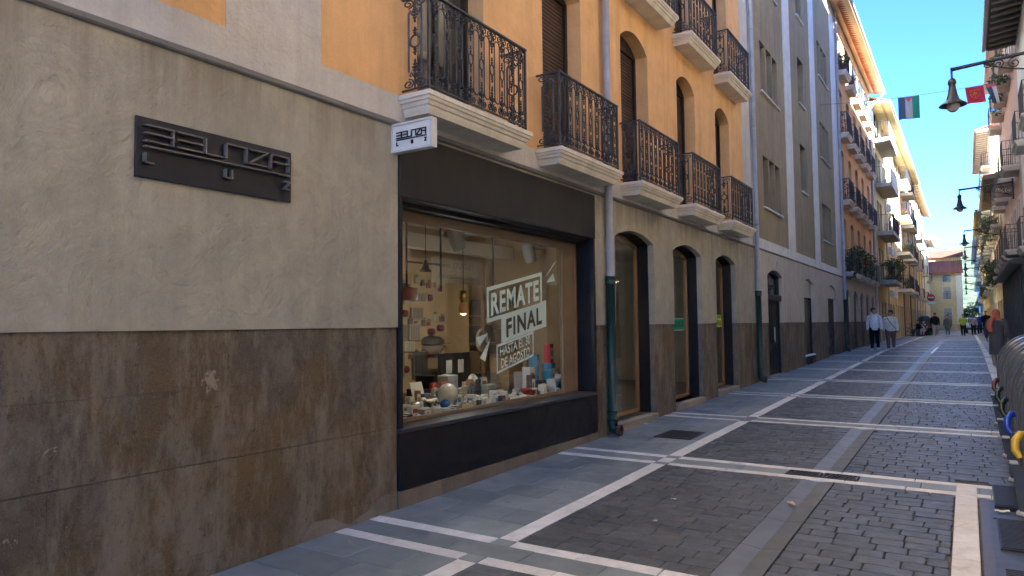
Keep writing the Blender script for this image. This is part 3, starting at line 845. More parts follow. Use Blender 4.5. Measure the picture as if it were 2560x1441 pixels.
top_ = [(3.55+.1*i, gz(4)+.05+.06*math.sin(i*.9)+pr_.uniform(-.015,.015)+.006*i) for i in range(11)]
bp.ext([[(3.5,-.1),(4.56,-.1)]+top_[::-1]], 'X', .010, -.02); bp.build('broken_render_patch', stucco('bare_cement_patch', (.26,.235,.19), (.16,.14,.115), .9, 1.0, .3), A)
led = MB(); led.ext([[(3.386,-.05),(3.386,.030),(3.398,.042),(3.425,.042),(3.440,.02),(3.440,-.05)]], 'Y', -7.0, 16.84); led.build('ledge', paint((.17,.17,.17), .6), A)
bnd = MB(); bnd.ext([[(-7,3.441),(16.95,3.441),(16.95,15.4),(16.17,15.4),(16.17,3.68),(3.71,3.68),(3.71,15.4),(2.87,15.4),(2.87,3.68),(-7,3.68)]], 'X', .004, -.28); bnd.build('grey_band', MAT['greystucco'], A)
WINS = [(4.86, 5.93), (7.16, 8.17), (9.45, 10.50), (11.85, 12.83), (14.12, 15.12)]
holes = []
for dz in (0, 3.02, 6.04, 9.06):
    for (a, b) in WINS: holes.append(arch(a, b, 3.70+dz, 5.92+dz, 6.12+dz))
front(A, 'ochre_wall', 0, 1, rect(3.711, 16.169, 3.681, 15.4), holes, MAT['orange'])
front(A, 'ochre_panel', 0, 1, rect(-7.0, 2.869, 3.681, 15.4), [], MAT['orange'])
for r, dz in enumerate((0, 3.02, 6.04, 9.06)):
    for i, (a, b) in enumerate(WINS):
        win_shutter(A, 0, 1, a, b, 3.70+dz, 5.92+dz, 6.12+dz, .20, [(.0,1,1,1,.9),(1,.7,1,1,.9),(1,1,.6,1,1),(1,1,1,.5,1)][r][i])
BSTART = [4.60, 6.95, 9.32, 11.67, 14.04]
for dz in (0, 3.02):
    for y in BSTART: balcony(A, 0, 1, y, y+1.72, 3.675+dz)
# shop front
f = MB(); f.cbox((-.10, SY0+.004, 2.77), (.036, SY1+.012, 3.355), .006); fas = f.build('fascia', MAT['fascia'], A)
f = MB(); f.cbox((-.02, SY0+.004, .21), (.030, SY1+.010, .702), .005); f.build('base_panel', MAT['black'], A)
f = MB(); f.box((-.14, SY0, -.3), (.022, SY1+.01, .208)); f.build('plinth', MAT['plinth'], A)
f = MB(); f.cbox((-.34, SY0+.002, .702), (.042, SY1+.012, .740), .005); f.build('sill', paint((.045,.042,.046), .35), A)
for y0, y1 in ((SY0+.003, SY0+.05), (SY1-.035, SY1+.010)):
    f = MB(); f.cbox((-.30, y0, .741), (.028, y1, 2.769), .004); f.build('jamb', MAT['black'], A)
f = MB(); f.box((-.30, SY0+.05, 2.72), (-.101, SY1-.036, 2.769)); f.build('lintel', MAT['black'], A)
fr = MB(); fr.ext([rect(SY0+.05, SY1-.036, .741, 2.719), rect(SY0+.10, 8.00, .775, 2.62)], 'X', -.235, -.275); fo = fr.build('window_frame', MAT['jambtan'], A)
f = MB(); f.box((-.232, 8.31, .745), (-.222, 8.35, 2.70)); f.build('frame_bead', MAT['wood'], fo)
gl = MB(); gl.add([(-.256, SY0+.09, .765), (-.256, 8.01, .765), (-.256, 8.01, 2.63), (-.256, SY0+.09, 2.63)], [(0,1,2,3)]); glass_o = gl.build('shop_glass', MAT['glass'], A)
# window lettering (vinyl on the street side of the pane)
XV = -.251
def quadline(m, P, t=.035):
    """open outline of a parallelogram (y,z corners)"""
    Q = [Vector((p[0], p[1])) for p in P]; C = sum(Q, Vector((0,0)))/4
    n = len(Q)
    inner = []
    for i in range(n):
        a, b, c = Q[i-1], Q[i], Q[(i+1) % n]
        u = (b-a).normalized(); v = (c-b).normalized()
        nu = Vector((-u.y, u.x)); nv = Vector((-v.y, v.x))
        if nu.dot(C-b) < 0: nu = -nu; nv = -nv
        k = 1+nu.dot(nv); inner.append(b+(nu+nv)*(t/max(.3, k)))
    V = [(XV, p.x, p.y) for p in Q]+[(XV, p.x, p.y) for p in inner]
    m.add(V, [(i, (i+1) % n, n+(i+1) % n, n+i) for i in range(n)])
bx = MB(); quadline(bx, [(6.305,1.655),(7.50,1.865),(7.50,2.285),(6.305,2.045)], .042); bx.build('lettering_border', MAT['vinyl'], glass_o)
tx = MB(); text_on(tx, 'REMATE', (XV, 6.385, 1.735), (0, 1.035, .20), (0, .0, .250), .034, space=1.12); tx.build('lettering', MAT['vinyl'], glass_o)
# FINAL is cut out of a solid block: the block is built in strips round the dark letters
bx = MB(); bx.add([(XV+.001,6.585,1.43),(XV+.001,7.595,1.612),(XV+.001,7.595,1.94),(XV+.001,6.585,1.703)], [(0,1,2,3)]); bx.build('lettering_block', MAT['vinyl'], glass_o)
tx = MB(); text_on(tx, 'FINAL', (XV+.002, 6.685, 1.487), (0, .80, .158), (0, .0, .213), .034, space=1.15); tx.build('lettering', paint((.035,.028,.018), .3), glass_o)
bx = MB(); quadline(bx, [(6.485,1.085),(7.285,1.255),(7.285,1.552),(6.485,1.408)], .026); bx.build('lettering_border', MAT['vinyl'], glass_o)
tx = MB(); text_on(tx, 'HASTA EL 30', (XV, 6.555, 1.277), (0, .655, .128), (0, 0, .108), .014); text_on(tx, 'DE AGOSTO', (XV, 6.575, 1.142), (0, .62, .122), (0, 0, .108), .014)
tx.build('lettering', MAT['vinyl'], glass_o)
for P in (((7.88,2.45),(7.80,2.385+.03),(7.56,2.20)), ((7.61,2.16),(7.78,2.285),(7.83,2.19)), ((6.10,1.50),(6.325,1.545),(6.165,1.405)), ((6.37,1.495),(6.17,1.28),(6.265,1.235))):
    tr = MB(); tr.add([(XV, a, b) for a, b in P], [(0,1,2)]); tr.build('lettering_dart', MAT['vinyl'], glass_o)
# inside of the display window
i_ = MB(); i_.box((-2.16, SY0-.05, .60), (-.345, 9.0, .738)); i_.build('display_floor', MAT['shelfdark'], A)
i_ = MB(); i_.box((-2.20, SY0-.05, .74), (-2.14, 9.0, 3.0)); i_.build('display_back', MAT['slabtan'], A)
i_ = MB(); i_.box((-2.14, 8.97, .74), (-.30, 9.03, 3.0)); i_.build('display_end', MAT['slabtan'], A)
i_ = MB(); i_.box((-2.14, SY0-.06, .74), (-.30, SY0-.01, 3.0)); i_.build('display_end', MAT['slabtan'], A)
i_ = MB(); i_.box((-2.20, SY0-.05, 3.0), (-.16, 9.03, 3.05)); i_.build('display_ceiling', MAT['ceiling'], A)
i_ = MB(); i_.box((-1.75, SY0, 2.62), (-1.60, 8.95, 2.80)); i_.build('ceiling_beam', MAT['ceiling'], A)
i_ = MB(); i_.box((-2.139, 7.95, .74), (-1.75, 8.0, 2.45)); i_.build('partition', MAT['slabtan'], A)
# arched shop openings
for i, (a, b) in enumerate(ARCHES):
    zb = gz((a+b)/2)+.10
    lin = MB(); lin.ext([arch(a-.06, b+.06, zb, 2.90, 3.06), arch(a+.012, b-.012, zb-.01, 2.87, 3.005)], 'X', -.085, -.30)
    o = lin.build('window', MAT['black'], A)
    fr = MB(); fr.ext([arch(a+.013, b-.013, zb+.01, 2.868, 3.0), arch(a+.058, b-.058, zb+.06, 2.83, 2.955)], 'X', -.265, -.32); fr.build('frame', MAT['wood'], o)
    gp = MB(); gp.ext([arch(a+.05, b-.05, zb+.05, 2.835, 2.96)], 'X', -.292, -.298, sides=False, back=False); gp.build('pane', MAT['glass'], o)
    st = MB(); st.cbox((-.34, a+.003, -.2), (.045, b-.003, zb), .012); st.build('doorstep', MAT['stepstone'], o)
i_ = MB(); i_.box((-4.6, 9.05, -.1), (-.345, 16.3, gz(12)+.08)); i_.build('shop_floor', plain('worn_shop_floor', (.20,.17,.13), .5, .15, 3), A)
i_ = MB(); i_.box((-4.7, 9.05, .0), (-4.6, 16.3, 3.2)); i_.build('shop_back_wall', stucco('rough_interior_stone', (.23,.19,.145), (.17,.14,.11), .7, .8, .2), A)
i_ = MB(); i_.box((-4.6, 9.035, .0), (-.30, 9.07, 3.2)); i_.box((-4.6, 16.25, .0), (-.26, 16.3, 3.2)); i_.build('shop_end_wall', MAT['beige2'], A)
i_ = MB(); i_.box((-4.7, 9.0, 3.2), (-.17, 16.3, 3.26)); i_.build('shop_ceiling', MAT['ceiling'], A)
pipe(A, 8.78, .085, 15.0, 2.27, gz(8.8)+.01)

# sign board BELINZA LUZ on the wall
S1 = thing('wall_sign', (.03, 2.83, 2.55), 'dark navy panel with raised metal letters BELINZA and LUZ on the beige wall', 'sign')
y0, y1, z0, z1 = 2.255, 3.405, 2.545, 2.915
p = MB(); p.cbox((.016, y0, z0), (.034, y1, z1), .002); p.build('panel', MAT['navy'], S1)
def stroke(m, pts, t, xa, xb):
    """bar letter: square section bars along y,z polyline segments"""
    for i in range(len(pts)-1):
        a, b = Vector(pts[i]), Vector(pts[i+1]); d = (b-a).normalized(); n = Vector((-d.y, d.x))*t/2; e = d*t/2
        q = [a-e+n, b+e+n, b+e-n, a-e-n]
        A_ = sum(q[k].x*q[(k+1) % 4].y-q[(k+1) % 4].x*q[k].y for k in range(4))
        if A_ < 0: q = q[::-1]
        m.ext([[(v.x, v.y) for v in q]], 'X', xa, xb+JIT.uniform(-.0004, .0004))
def belinza(parent, y0, y1, zt, zm, zb, t, xa, xb, mat, TR=None):
    """letters drawn as in the shop's name: bars, an underline, and L U Z below"""
    W = y1-y0; H = zt-zm; mz = zm+H*.5
    L = {'B': [[(0,1),(.163,1),(.163,0),(0,0)], [(0,.5),(.163,.5)]], 'E': [[(.19,1),(.345,1)],[(.19,.5),(.345,.5)],[(.19,0),(.345,0)]],
         'L': [[(.37,1),(.37,0),(.51,0)]], 'N': [[(.51,0),(.51,1),(.655,1),(.655,0)]],
         'Z': [[(.675,1),(.815,1),(.675,0),(.815,0)]], 'A': [[(.845,0),(.845,1),(.985,1),(.985,0)],[(.87,.5),(.985,.5)]]}
    for ch, lines in L.items():
        m = MB()
        for ln in lines: stroke(m, [(y0+W*u, zm+H*v) for u, v in ln], t, xa, xb)
        if TR is not None: m.v = [TR(p) for p in m.v]
        m.build('letter', mat, parent)
    m = MB(); u = zm-(zm-zb)*.22; stroke(m, [(y0, u), (y1, u)], t*.9, xa, xb)
    if TR is not None: m.v = [TR(p) for p in m.v]
    m.build('underline', mat, parent)
    h = (zm-zb)*.36; zz = zb+(zm-zb)*.12; k = W*.045
    for pts in ([(y0, zz+h), (y0, zz), (y0+k, zz)], [(y0+W*.53-k/2, zz+h), (y0+W*.53-k/2, zz), (y0+W*.53+k/2, zz), (y0+W*.53+k/2, zz+h)], [(y1-k, zz+h), (y1, zz+h), (y1-k, zz), (y1, zz)]):
        m = MB(); stroke(m, pts, t*.9, xa, xb)
        if TR is not None: m.v = [TR(p) for p in m.v]
        m.build('letter', mat, parent)
belinza(S1, 2.30, 3.375, 2.862, 2.765, 2.615, .0095, .0335, .068, MAT['brushed'])
# projecting white sign at the corner of the fascia
S2 = thing('projecting_sign', (.24, 4.53, 3.15), 'small white projecting sign with black letters BELINZA above the shop window', 'sign')
p = MB(); p.box((.017, 4.505, 3.145), (.46, 4.555, 3.375)); p.build('panel', MAT['signwhite'], S2)
p = MB(); p.ext([[(3.135,.010),(3.135,.472),(3.388,.472),(3.388,.010)],[(3.153,.028),(3.153,.452),(3.370,.452),(3.370,.028)]], 'Y', 4.495, 4.565); p.build('frame', paint((.62,.63,.64), .4), S2)
belinza(S2, .075, .405, 3.305, 3.255, 3.185, .0095, 4.5047, 4.497, MAT['blackpaint'], TR=lambda q: (q[1], q[0], q[2]))
# lower edge of a round sign, high up, and a hook on the ochre panel
S3 = thing('round_sign', (.20, 2.16, 3.60), 'round grey backed sign with dark red rim at the top edge above the ledge', 'sign')
d = MB(); d.lathe([(0,-.012),(.29,-.012),(.30,-.008),(.30,.008),(.29,.012),(0,.012)], (.36, 2.16, 3.905), 28, 0, 'Y'); d.build('disc', paint((.25,.26,.27), .5), S3)
d = MB(); d.lathe([(.296,-.016),(.306,-.016),(.306,.016),(.296,.016)], (.36, 2.16, 3.905), 28, 0, 'Y'); d.build('rim', paint((.12,.02,.025), .4), S3)
d = MB(); d.tube([(.0,2.16,3.95),(.10,2.16,3.95)], .012, 6); d.build('bracket', MAT['zinc'], S3)
hk = MB(); hk.tube([(-.02,2.66,3.80),(.05,2.66,3.80),(.06,2.66,3.82)], .008, 6); hk.ball((.055,2.66,3.815), .014, 6, 5); hk.build('wall_hook', paint((.45,.43,.4), .4), None, 'small metal hook fixed in the ochre panel above the ledge', 'hook')
# ---------------------------------------------------------------- olive house with white pilasters
B = thing('olive_house', (0, 24, 0), 'olive rendered house with white pilasters, slit windows and a dark arched door', 'building')
shell(B, 0, 1, 16.96, 30.95, 17.4, MAT['beige2'])
PIL = [(16.96, 17.45), (20.95, 21.85), (25.15, 26.05), (29.75, 30.95)]
TR = [(18.15, 20.1), (26.8, 28.75)]
fw = MB()
hol = []
def slots(a, b): 
    w = (b-a-.2)/3; return [(a+i*(w+.1), a+i*(w+.1)+w) for i in range(3)]
SL = []
for (a, b) in TR:
    for zb, zt in ((4.56, 5.86), (7.54, 8.83), (10.53, 11.8)):
        for (p, q) in slots(a, b): SL.append((p, q, zb, zt))
for zb, zt in ((5.73, 7.2), (8.53, 10.0), (11.35, 12.8)): SL.append((23.05, 23.95, zb, zt))
PAN = [(17.451, 20.949), (21.851, 25.149), (26.051, 29.749)]
for (a, b) in PAN:
    front(B, 'olive_wall', -.01, 1, rect(a, b, 3.69, 17.4), [rect(p, q, zb, zt) for (p, q, zb, zt) in SL if a < p < b], MAT['olive'])
for (p, q, zb, zt) in SL:
    m = MB(); m.box((-.30, p-.02, zb-.02), (-.26, q+.02, zt+.02)); o = m.build('window', MAT['frame'] if q-p > .7 else paint((.20,.19,.14), .4), B)
    if q-p > .7:
        g2 = MB(); g2.cbox((-.14, p+.02, zb+.03), (-.08, p+.36, zb+.45), .004); g2.build('window_rail', MAT['zinc'], o)
    else:
        g2 = MB(); g2.box((-.255, p+.03, zb+.03), (-.25, q-.03, zt-.03)); g2.build('pane', paint((.17,.165,.13), .15), o)
for (a, b) in TR:
    for zb in (4.56, 7.54, 10.53):
        m = MB(); m.cbox((-.2, a-.06, zb-.07), (.05, b+.06, zb-.022), .006); m.build('sill', MAT['pilaster'], B)
for zb in (5.73, 8.53, 11.35):
    m = MB(); m.cbox((-.2, 23.0, zb-.07), (.05, 24.0, zb-.022), .006); m.build('sill', MAT['pilaster'], B)
for i, (a, b) in enumerate(PIL):
    m = MB(); m.box((-.25, a, 3.69), (.012, b, 17.4)); m.build('pilaster', MAT['pilaster'], B)
m = MB(); m.box((-.25, 16.96, 3.445), (.010, 30.95, 3.689)); m.build('string_course', MAT['pilaster'], B)
m = MB(); m.ext([[(3.395,-.05),(3.395,.02),(3.405,.035),(3.430,.035),(3.444,.012),(3.444,-.05)]], 'Y', 16.96, 30.95); m.build('ledge', paint((.16,.15,.135), .6), B)
DO = [(18.15, 19.85, 2.82, 2.98), (22.78, 24.45, 2.84, 2.98), (27.15, 28.95, 2.80, 2.96)]
out = [(16.96, ZD)]
for (a, b, zs, zc) in DO:
    pts = arch(a, b, ZD, zs, zc); out += [pts[0]] + pts[2:][::-1] + [pts[1]]
out += [(30.95, ZD), (30.95, 3.394), (16.96, 3.394)]
m = MB(); m.ext([out], 'X', .014, -.10); m.build('beige_wall', MAT['beige2'], B)
for (a, b) in ((16.96, 18.148), (19.852, 22.778), (24.452, 27.148), (28.952, 30.95)):
    mid = (a+b)/2
    blocks(B, a, b, [(-.3,.62,[mid] if b-a > 1.6 else []), (.62,1.12,[mid+.35] if b-a > 1.6 else []), (1.12,ZD,[mid-.3] if b-a > 1.6 else [])], MAT['mortar'], MAT['dado2'])
# door with fanlight
a, b, zs, zc = DO[0]; zb = gz(19)
m = MB(); m.ext([arch(a-.05, b+.05, zb, zs, zc+.02), rect(a+.09, b-.09, zb+.02, 2.18), arch(a+.09, b-.09, 2.36, zs-.03, zc-.06)], 'X', -0.080, -0.180); dr = m.build('door', MAT['wooddark'], B)
for k in range(2):
    y0 = a+.09+(b-a-.18)*k/2; y1 = y0+(b-a-.18)/2
    l = MB(); l.cbox((-0.170, y0+.003, zb+.02), (-0.125, y1-.003, 2.178), .004)
    for zz0, zz1 in ((zb+.15, .95), (1.05, 2.05)): l.ext([rect(y0+.10, y1-.10, zz0, zz1), rect(y0+.15, y1-.15, zz0+.05, zz1-.05)], 'X', -0.110, -0.126)
    l.build('door_leaf', MAT['wooddark'], dr)
l = MB(); l.ball((-0.090, (a+b)/2+.08, 1.15), .035, 8, 6); l.build('door_knob', MAT['castiron'], dr)
l = MB(); l.box((-0.092, (a+b)/2+.20, 1.12), (-0.086, (a+b)/2+.30, 1.5)); l.build('notice', MAT['signwhite'], dr)
l = MB(); l.cbox((-0.100, a+.01, 2.19), (-0.020, b-.01, 2.35), .01); l.build('transom', MAT['wooddark'], dr)
l = MB(); l.ext([arch(a+.08, b-.08, 2.35, zs-.02, zc-.05)], 'X', -0.140, -0.145); l.build('fanlight', MAT['pane'], dr)
l = MB()
for k in range(5): l.tube(spiral(a+.35+k*.27, 2.56, .10, .02, k, 1.3, 9)[0:10] if False else [( -0.125, a+.35+k*.25+(.10-.008*i)*math.cos(k+i*.8), 2.57+(.10-.008*i)*math.sin(k+i*.8)) for i in range(10)], .008, 4)
l.build('fanlight_grille', MAT['iron'], dr)
l = MB(); l.cbox((-0.190, a+.003, -.2), (.03, b-.003, zb+.02), .01); l.build('doorstep', MAT['stepstone'], dr)
# louvred window
a, b, zs, zc = DO[1]
m = MB(); m.ext([arch(a-.03, b+.03, gz(23), zs, zc+.02), rect(a+.05, b-.05, .62, 2.37)], 'X', -0.080, -0.160); lw = m.build('window', MAT['black'], B)
n = 22
for k in range(n):
    z = .64+(2.35-.64)*k/n; s = MB(); s.add([(-0.090, a+.05, z), (-0.090, b-.05, z), (-0.130, b-.05, z+.06), (-0.130, a+.05, z+.06), (-0.090, a+.05, z+.012), (-0.090, b-.05, z+.012), (-0.130, b-.05, z+.072), (-0.130, a+.05, z+.072)], [(0,1,5,4),(4,5,6,7),(3,2,1,0),(1,2,6,5),(0,4,7,3)])
    s.build('louvre_slat', MAT['frame'], lw)
s = MB(); s.box((-0.170, a+.03, .60), (-0.155, b-.03, 2.40)); s.build('backing', MAT['frame'], lw)
s = MB(); s.ext([arch(a+.04, b-.04, 2.40, zs-.02, zc-.04)], 'X', -0.065, -0.079); s.build('upper_panel', MAT['beige2'], lw)
s = MB(); s.cbox((-0.080, a+.01, .565), (.02, b-.01, .615), .006); s.build('sill', MAT['signwhite'], lw)
# plain dark door
a, b, zs, zc = DO[2]
m = MB(); m.ext([arch(a-.03, b+.03, gz(28)-.1, zs, zc+.02)], 'X', -0.090, -0.170); dd = m.build('door', MAT['black'], B)
s = MB(); s.ext([arch(a+.02, b-.02, 2.48, zs-.01, zc-.03)], 'X', -0.030, -0.089); s.build('upper_panel', MAT['beige2'], dd)
s = MB(); s.cbox((-0.088, a+.08, gz(28)+.03), (-0.065, b-.08, 2.44), .006); s.build('door_leaf', MAT['black'], dd)
s = MB(); s.cbox((-0.130, a+.003, -.2), (.025, b-.003, gz(28)+.025), .01); s.build('doorstep', MAT['stepstone'], dd)
# house number
hn = thing('house_number', (.03, 19.2, 3.05), 'small oval white enamel house number above the arched door', 'house number')
p = MB(); p.lathe([(0,.0),(.10,.0),(.105,-.004),(.105,-.014)], (0,0,0), 20, 0, 'X', T=Matrix.Translation((.032,19.2,3.17)) @ Matrix.Diagonal((1,.85,1.15,1))); p.build('plate', MAT['signwhite'], hn)
p = MB(); p.tube([(.034, 19.2+.075*math.cos(2*math.pi*i/18), 3.17+.10*math.sin(2*math.pi*i/18)) for i in range(18)], .004, 4, closed=True); text_on(p, '9', (.034, 19.165, 3.115), (0,.07,0), (0,0,.11), .01); p.build('numeral', paint((.02,.03,.08), .4), hn)
pipe(B, 16.92, .085, 17.2, 2.36, gz(16.9)+.01); pipe(B, 30.88, .085, 17.2, 2.50, gz(30.9)+.01)

# ---------------------------------------------------------------- second ochre house
C = thing('balconied_ochre_house', (0, 37, 0), 'ochre house with four rows of small iron balconies and a deep wooden eave', 'building')
CY0, CY1 = 30.96, 43.35
shell(C, 0, 1, CY0, CY1, 14.6, MAT['beige2'])
CW = [(31.72, 32.68), (33.98, 34.94), (36.27, 37.23), (38.55, 39.5), (40.95, 41.85)]
CB = [31.45, 33.72, 36.02, 38.3, 40.7]
hol = []
CROWS = [(3.70, 5.78, 5.95), (6.66, 8.68, 8.85), (9.46, 11.3, 11.45), (12.10, 13.75, 13.8)]
for (z0, zs, zc) in CROWS:
    for (a, b) in CW: hol.append(arch(a, b, z0, zs, zc, 6))
front(C, 'ochre_wall', 0, 1, rect(CY0, 42.4, 3.46, 14.35), hol, MAT['orange2'])
front(C, 'pale_strip', .004, 1, rect(42.401, CY1, 3.46, 14.35), [], MAT['whitewall'])
for (z0, zs, zc) in CROWS:
    for i, (a, b) in enumerate(CW): win_shutter(C, 0, 1, a, b, z0, zs, zc, .2, [1, .6, 1, .8, 1][(i+int(z0)) % 5])
for r, (z0, zs, zc) in enumerate(CROWS):
    for i, y in enumerate(CB):
        balcony(C, 0, 1, y, y+1.5, z0-.03, rail='castlo', sheet_mat=(paint((.028,.030,.034), .8) if r == 0 else None))
CA = [(31.70, 32.9), (34.0, 35.3), (36.3, 37.6), (38.55, 39.95), (40.95, 42.1)]
out = [(CY0, ZD)]
for (a, b) in CA:
    pts = arch(a, b, ZD, 2.72, 2.98, 8); out += [pts[0]] + pts[2:][::-1] + [pts[1]]
out += [(CY1, ZD), (CY1, 3.459), (CY0, 3.459)]
m = MB(); m.ext([out], 'X', .012, -.16); m.build('beige_wall', MAT['beige2'], C)
ed = CY0
for (a, b) in CA+[(CY1, CY1)]:
    if a-ed > .05: blocks(C, ed, a, [(-.3,.9,[]), (.9,ZD,[])], MAT['mortar'], MAT['dado2'])
    ed = b
for (a, b) in CA:
    m = MB(); m.ext([arch(a-.03, b+.03, gz(36)-.3, 2.73, 3.0, 8)], 'X', -.07, -.3); o = m.build('shop_door', MAT['black'], C)
    m = MB(); m.cbox((-.069, a+.1, gz(36)+.15), (-.05, b-.1, 2.6), .006); m.build('door_leaf', MAT['black'], o)
    m = MB(); m.cbox((-.25, a+.002, .2), (.03, b-.002, gz(36)+.03), .01); m.build('doorstep', MAT['stepstone'], o)
def eave(root, xf, f, y0, y1, zw, over, drop, mat, gutter=True, rafters=None, tiles=True, th=.10, roofback=6.0, rise=1.9):
    """overhanging roof edge: soffit, tiled roof, gutter and rafters"""
    m = MB(); m.ext([[(zw, xf-f*.3), (zw-drop, xf+f*over), (zw-drop+th, xf+f*over), (zw+th, xf-f*.3)]], 'Y', y0, y1); m.build('eave', mat, root)
    m = MB(); m.ext([[(zw-drop+th+.004, xf+f*(over+.03)), (zw-drop+th+.05, xf+f*(over+.03)), (zw+rise+.15, xf-f*roofback), (zw+rise+.02, xf-f*roofback)]], 'Y', y0-.03, y1+.03); ro = m.build('roof', MAT['tile'], root)
    if tiles:
        n = int((y1-y0)/.23); st = (y1-y0)/n; t = MB()
        t.lathe([(.085,0),(.085,.5)], (0,0,0), 5, 0, 'X', a0=-math.pi/2, a1=math.pi/2); me, _ = t.mesh('roof_tile', MAT['tile'], center=False)
        for k in range(n):
            o = inst('roof_tile', me, (xf+f*(over+.05), y0+st*(k+.5), zw-drop+th+.03), ro, 0.0 if f < 0 else math.pi)
    if gutter:
        x = xf+f*(over+.07); z = zw-drop+th*.4
        g_ = MB(); g_.lathe([(.06,y0-.02),(.06,y1+.02)], (x,0,z), 8, 0, 'Y', a0=math.pi/2, a1=3*math.pi/2); g_.lathe([(.055,y1+.02),(.055,y0-.02)], (x,0,z), 8, 0, 'Y', a0=math.pi/2, a1=3*math.pi/2)
        g_.build('gutter', MAT['zinc'], ro)
    if rafters:
        n = int((y1-y0)/rafters[0])
        for k in range(n+1):
            y = y0+.1+(y1-y0-.2)*k/n; b_ = MB(); w_ = rafters[1]
            b_.ext([[(zw-.006, xf-f*.05), (zw-drop-.006+.03, xf+f*(over-.06)), (zw-drop-.006-.05, xf+f*(over-.06)), (zw-.13, xf-f*.05)]], 'Y', y-w_/2, y+w_/2); b_.build('rafter', rafters[2], root)
    return ro
eave(C, 0, 1, 29.3, CY1, 14.45, .74, .26, MAT['soffit'])
m = MB(); m.cbox((-.02, CY0+.02, 13.98), (.05, CY1-.01, 14.30), .01); m.build('cornice', MAT['cream'], C)
dp = MB(); dp.tube([(.80,42.9,14.16),(.70,42.9,14.0),(.25,42.9,13.6),(.10,42.9,13.3),(.10,42.9,11.5)], .05, 8); dp.tube([(.10,42.2,11.5),(.10,42.2,.6)], .05, 8); dp.build('drainpipe', MAT['zinc'], C)

# ---------------------------------------------------------------- flats with concrete balconies
def flats(name, label, y0, y1, zt, wall, xs, rows, wins, over, bm, screens=None, piers=None, P=.85, rail='bars', eavemat=None, shopf=True, raf=None):
    t = thing(name, (0, (y0+y1)/2, .4), label, 'building')
    shell(t, 0, 1, y0, y1, zt+.1, wall)
    hs = [rect(a, b, z+.02, z+1.95) for z in rows for (a, b) in wins]
    gf = [(y0+.8+k*1.9, y0+.8+k*1.9+1.25) for k in range(int((y1-y0-1.2)/1.9))] if shopf else []
    hs += [rect(a, b, .45, 2.75) for (a, b) in gf]
    front(t, 'front_wall', 0, 1, rect(y0, y1, .1, zt), hs, wall)
    for z in rows:
        for i, (a, b) in enumerate(wins): win_plain(t, 0, 1, a, b, z+.02, z+1.95, MAT['frame'], MAT['pane'], .2, 1, None, None, [.35, .0, .7, .2][(i+int(z)) % 4])
    for i, (a, b) in enumerate(gf):
        m = MB(); m.box((-.26, a-.02, .40), (-.20, b+.02, 2.78)); o = m.build('shop_door', MAT['frame'], t)
        m = MB(); slats(m, -.199, 1, a+.03, b-.03, .5, 2.7, .09, .014); m.build('roller_shutter', paint((.16,.145,.125), .5), o)
    k = 0
    for z in rows:
        for (a, b) in xs:
            balcony(t, 0, 1, a, b, z, P, 'flat', rail, bm, .98, (screens[k % len(screens)] if screens else None), .22); k += 1
    for (a, b, pm) in (piers or []):
        m = MB(); m.box((-.1, a, .2), (.07, b, zt-.02)); m.build('pier', pm, t)
    if over: eave(t, 0, 1, y0, y1, zt+.02, over, .22, eavemat or MAT['cream'], rafters=raf)
    return t
def brick():
    t = NT('buff_brickwork'); b = t.N('ShaderNodeTexBrick'); b.inputs['Scale'].default_value = 1.0; b.inputs['Brick Width'].default_value = .24; b.inputs['Row Height'].default_value = .07; b.inputs['Mortar Size'].default_value = .008
    b.inputs['Color1'].default_value = (.62,.47,.24,1); b.inputs['Color2'].default_value = (.70,.54,.29,1); b.inputs['Mortar'].default_value = (.6,.54,.42,1)
    sep = t.N('ShaderNodeSeparateXYZ'); t.L(t.pos(), sep.inputs[0]); cb = t.N('ShaderNodeCombineXYZ'); t.L(sep.outputs[1], cb.inputs[0]); t.L(sep.outputs[2], cb.inputs[1]); t.L(cb.outputs[0], b.inputs['Vector'])
    return t.fin(b.outputs['Color'], .9)
MAT['brick'] = brick()
MAT['redpier'] = plain('dark_red_pier', (.20,.10,.075), .8, .2, 4, .2)
dark = paint((.03,.032,.036), .7); grey_s = paint((.14,.15,.17), .6)
D = flats('concrete_balcony_flats', 'grey flats with buff brick piers and deep concrete balconies beyond the ochre house', 43.36, 56.6, 13.9, MAT['buff'],
      [(45.1, 49.9)], [3.98, 6.78, 9.58, 12.2], [(45.6,46.8),(47.2,48.3),(51.2,52.2),(53.8,54.8)], 1.0, MAT['concrete'], [dark, None, grey_s, grey_s],
      [(43.37,43.85,MAT['brick']),(43.86,44.2,MAT['redpier']),(50.4,50.8,MAT['brick']),(55.9,56.55,MAT['brick'])], eavemat=MAT['buff'])
for z in (3.2, 6.0, 8.8, 11.5):
    for y in (51.4, 54.1):
        ac = MB(); ac.cbox((.02, y, z), (.26, y+.7, z+.45), .02); ac.lathe([(0,.262),(.15,.262),(.17,.255)], (0, y+.35, z+.23), 12, 1, 'X'); ac.build('air_conditioner', [MAT['signwhite'], grey_s], D)
Eb = flats('sunlit_yellow_flats', 'sunlit buff brick flats with plant filled balconies and a wide flat eave', 56.61, 71.5, 13.9, MAT['brick'],
      [(58.4, 62.3), (64.6, 67.8)], [3.98, 6.66, 9.34, 12.0], [(59.0,60.0),(60.6,61.6),(65.2,66.2),(69.4,70.3)], 1.0, MAT['cream'], None,
      [(63.2,63.7,MAT['redpier']),(70.9,71.45,MAT['redpier'])], eavemat=MAT['buff'])
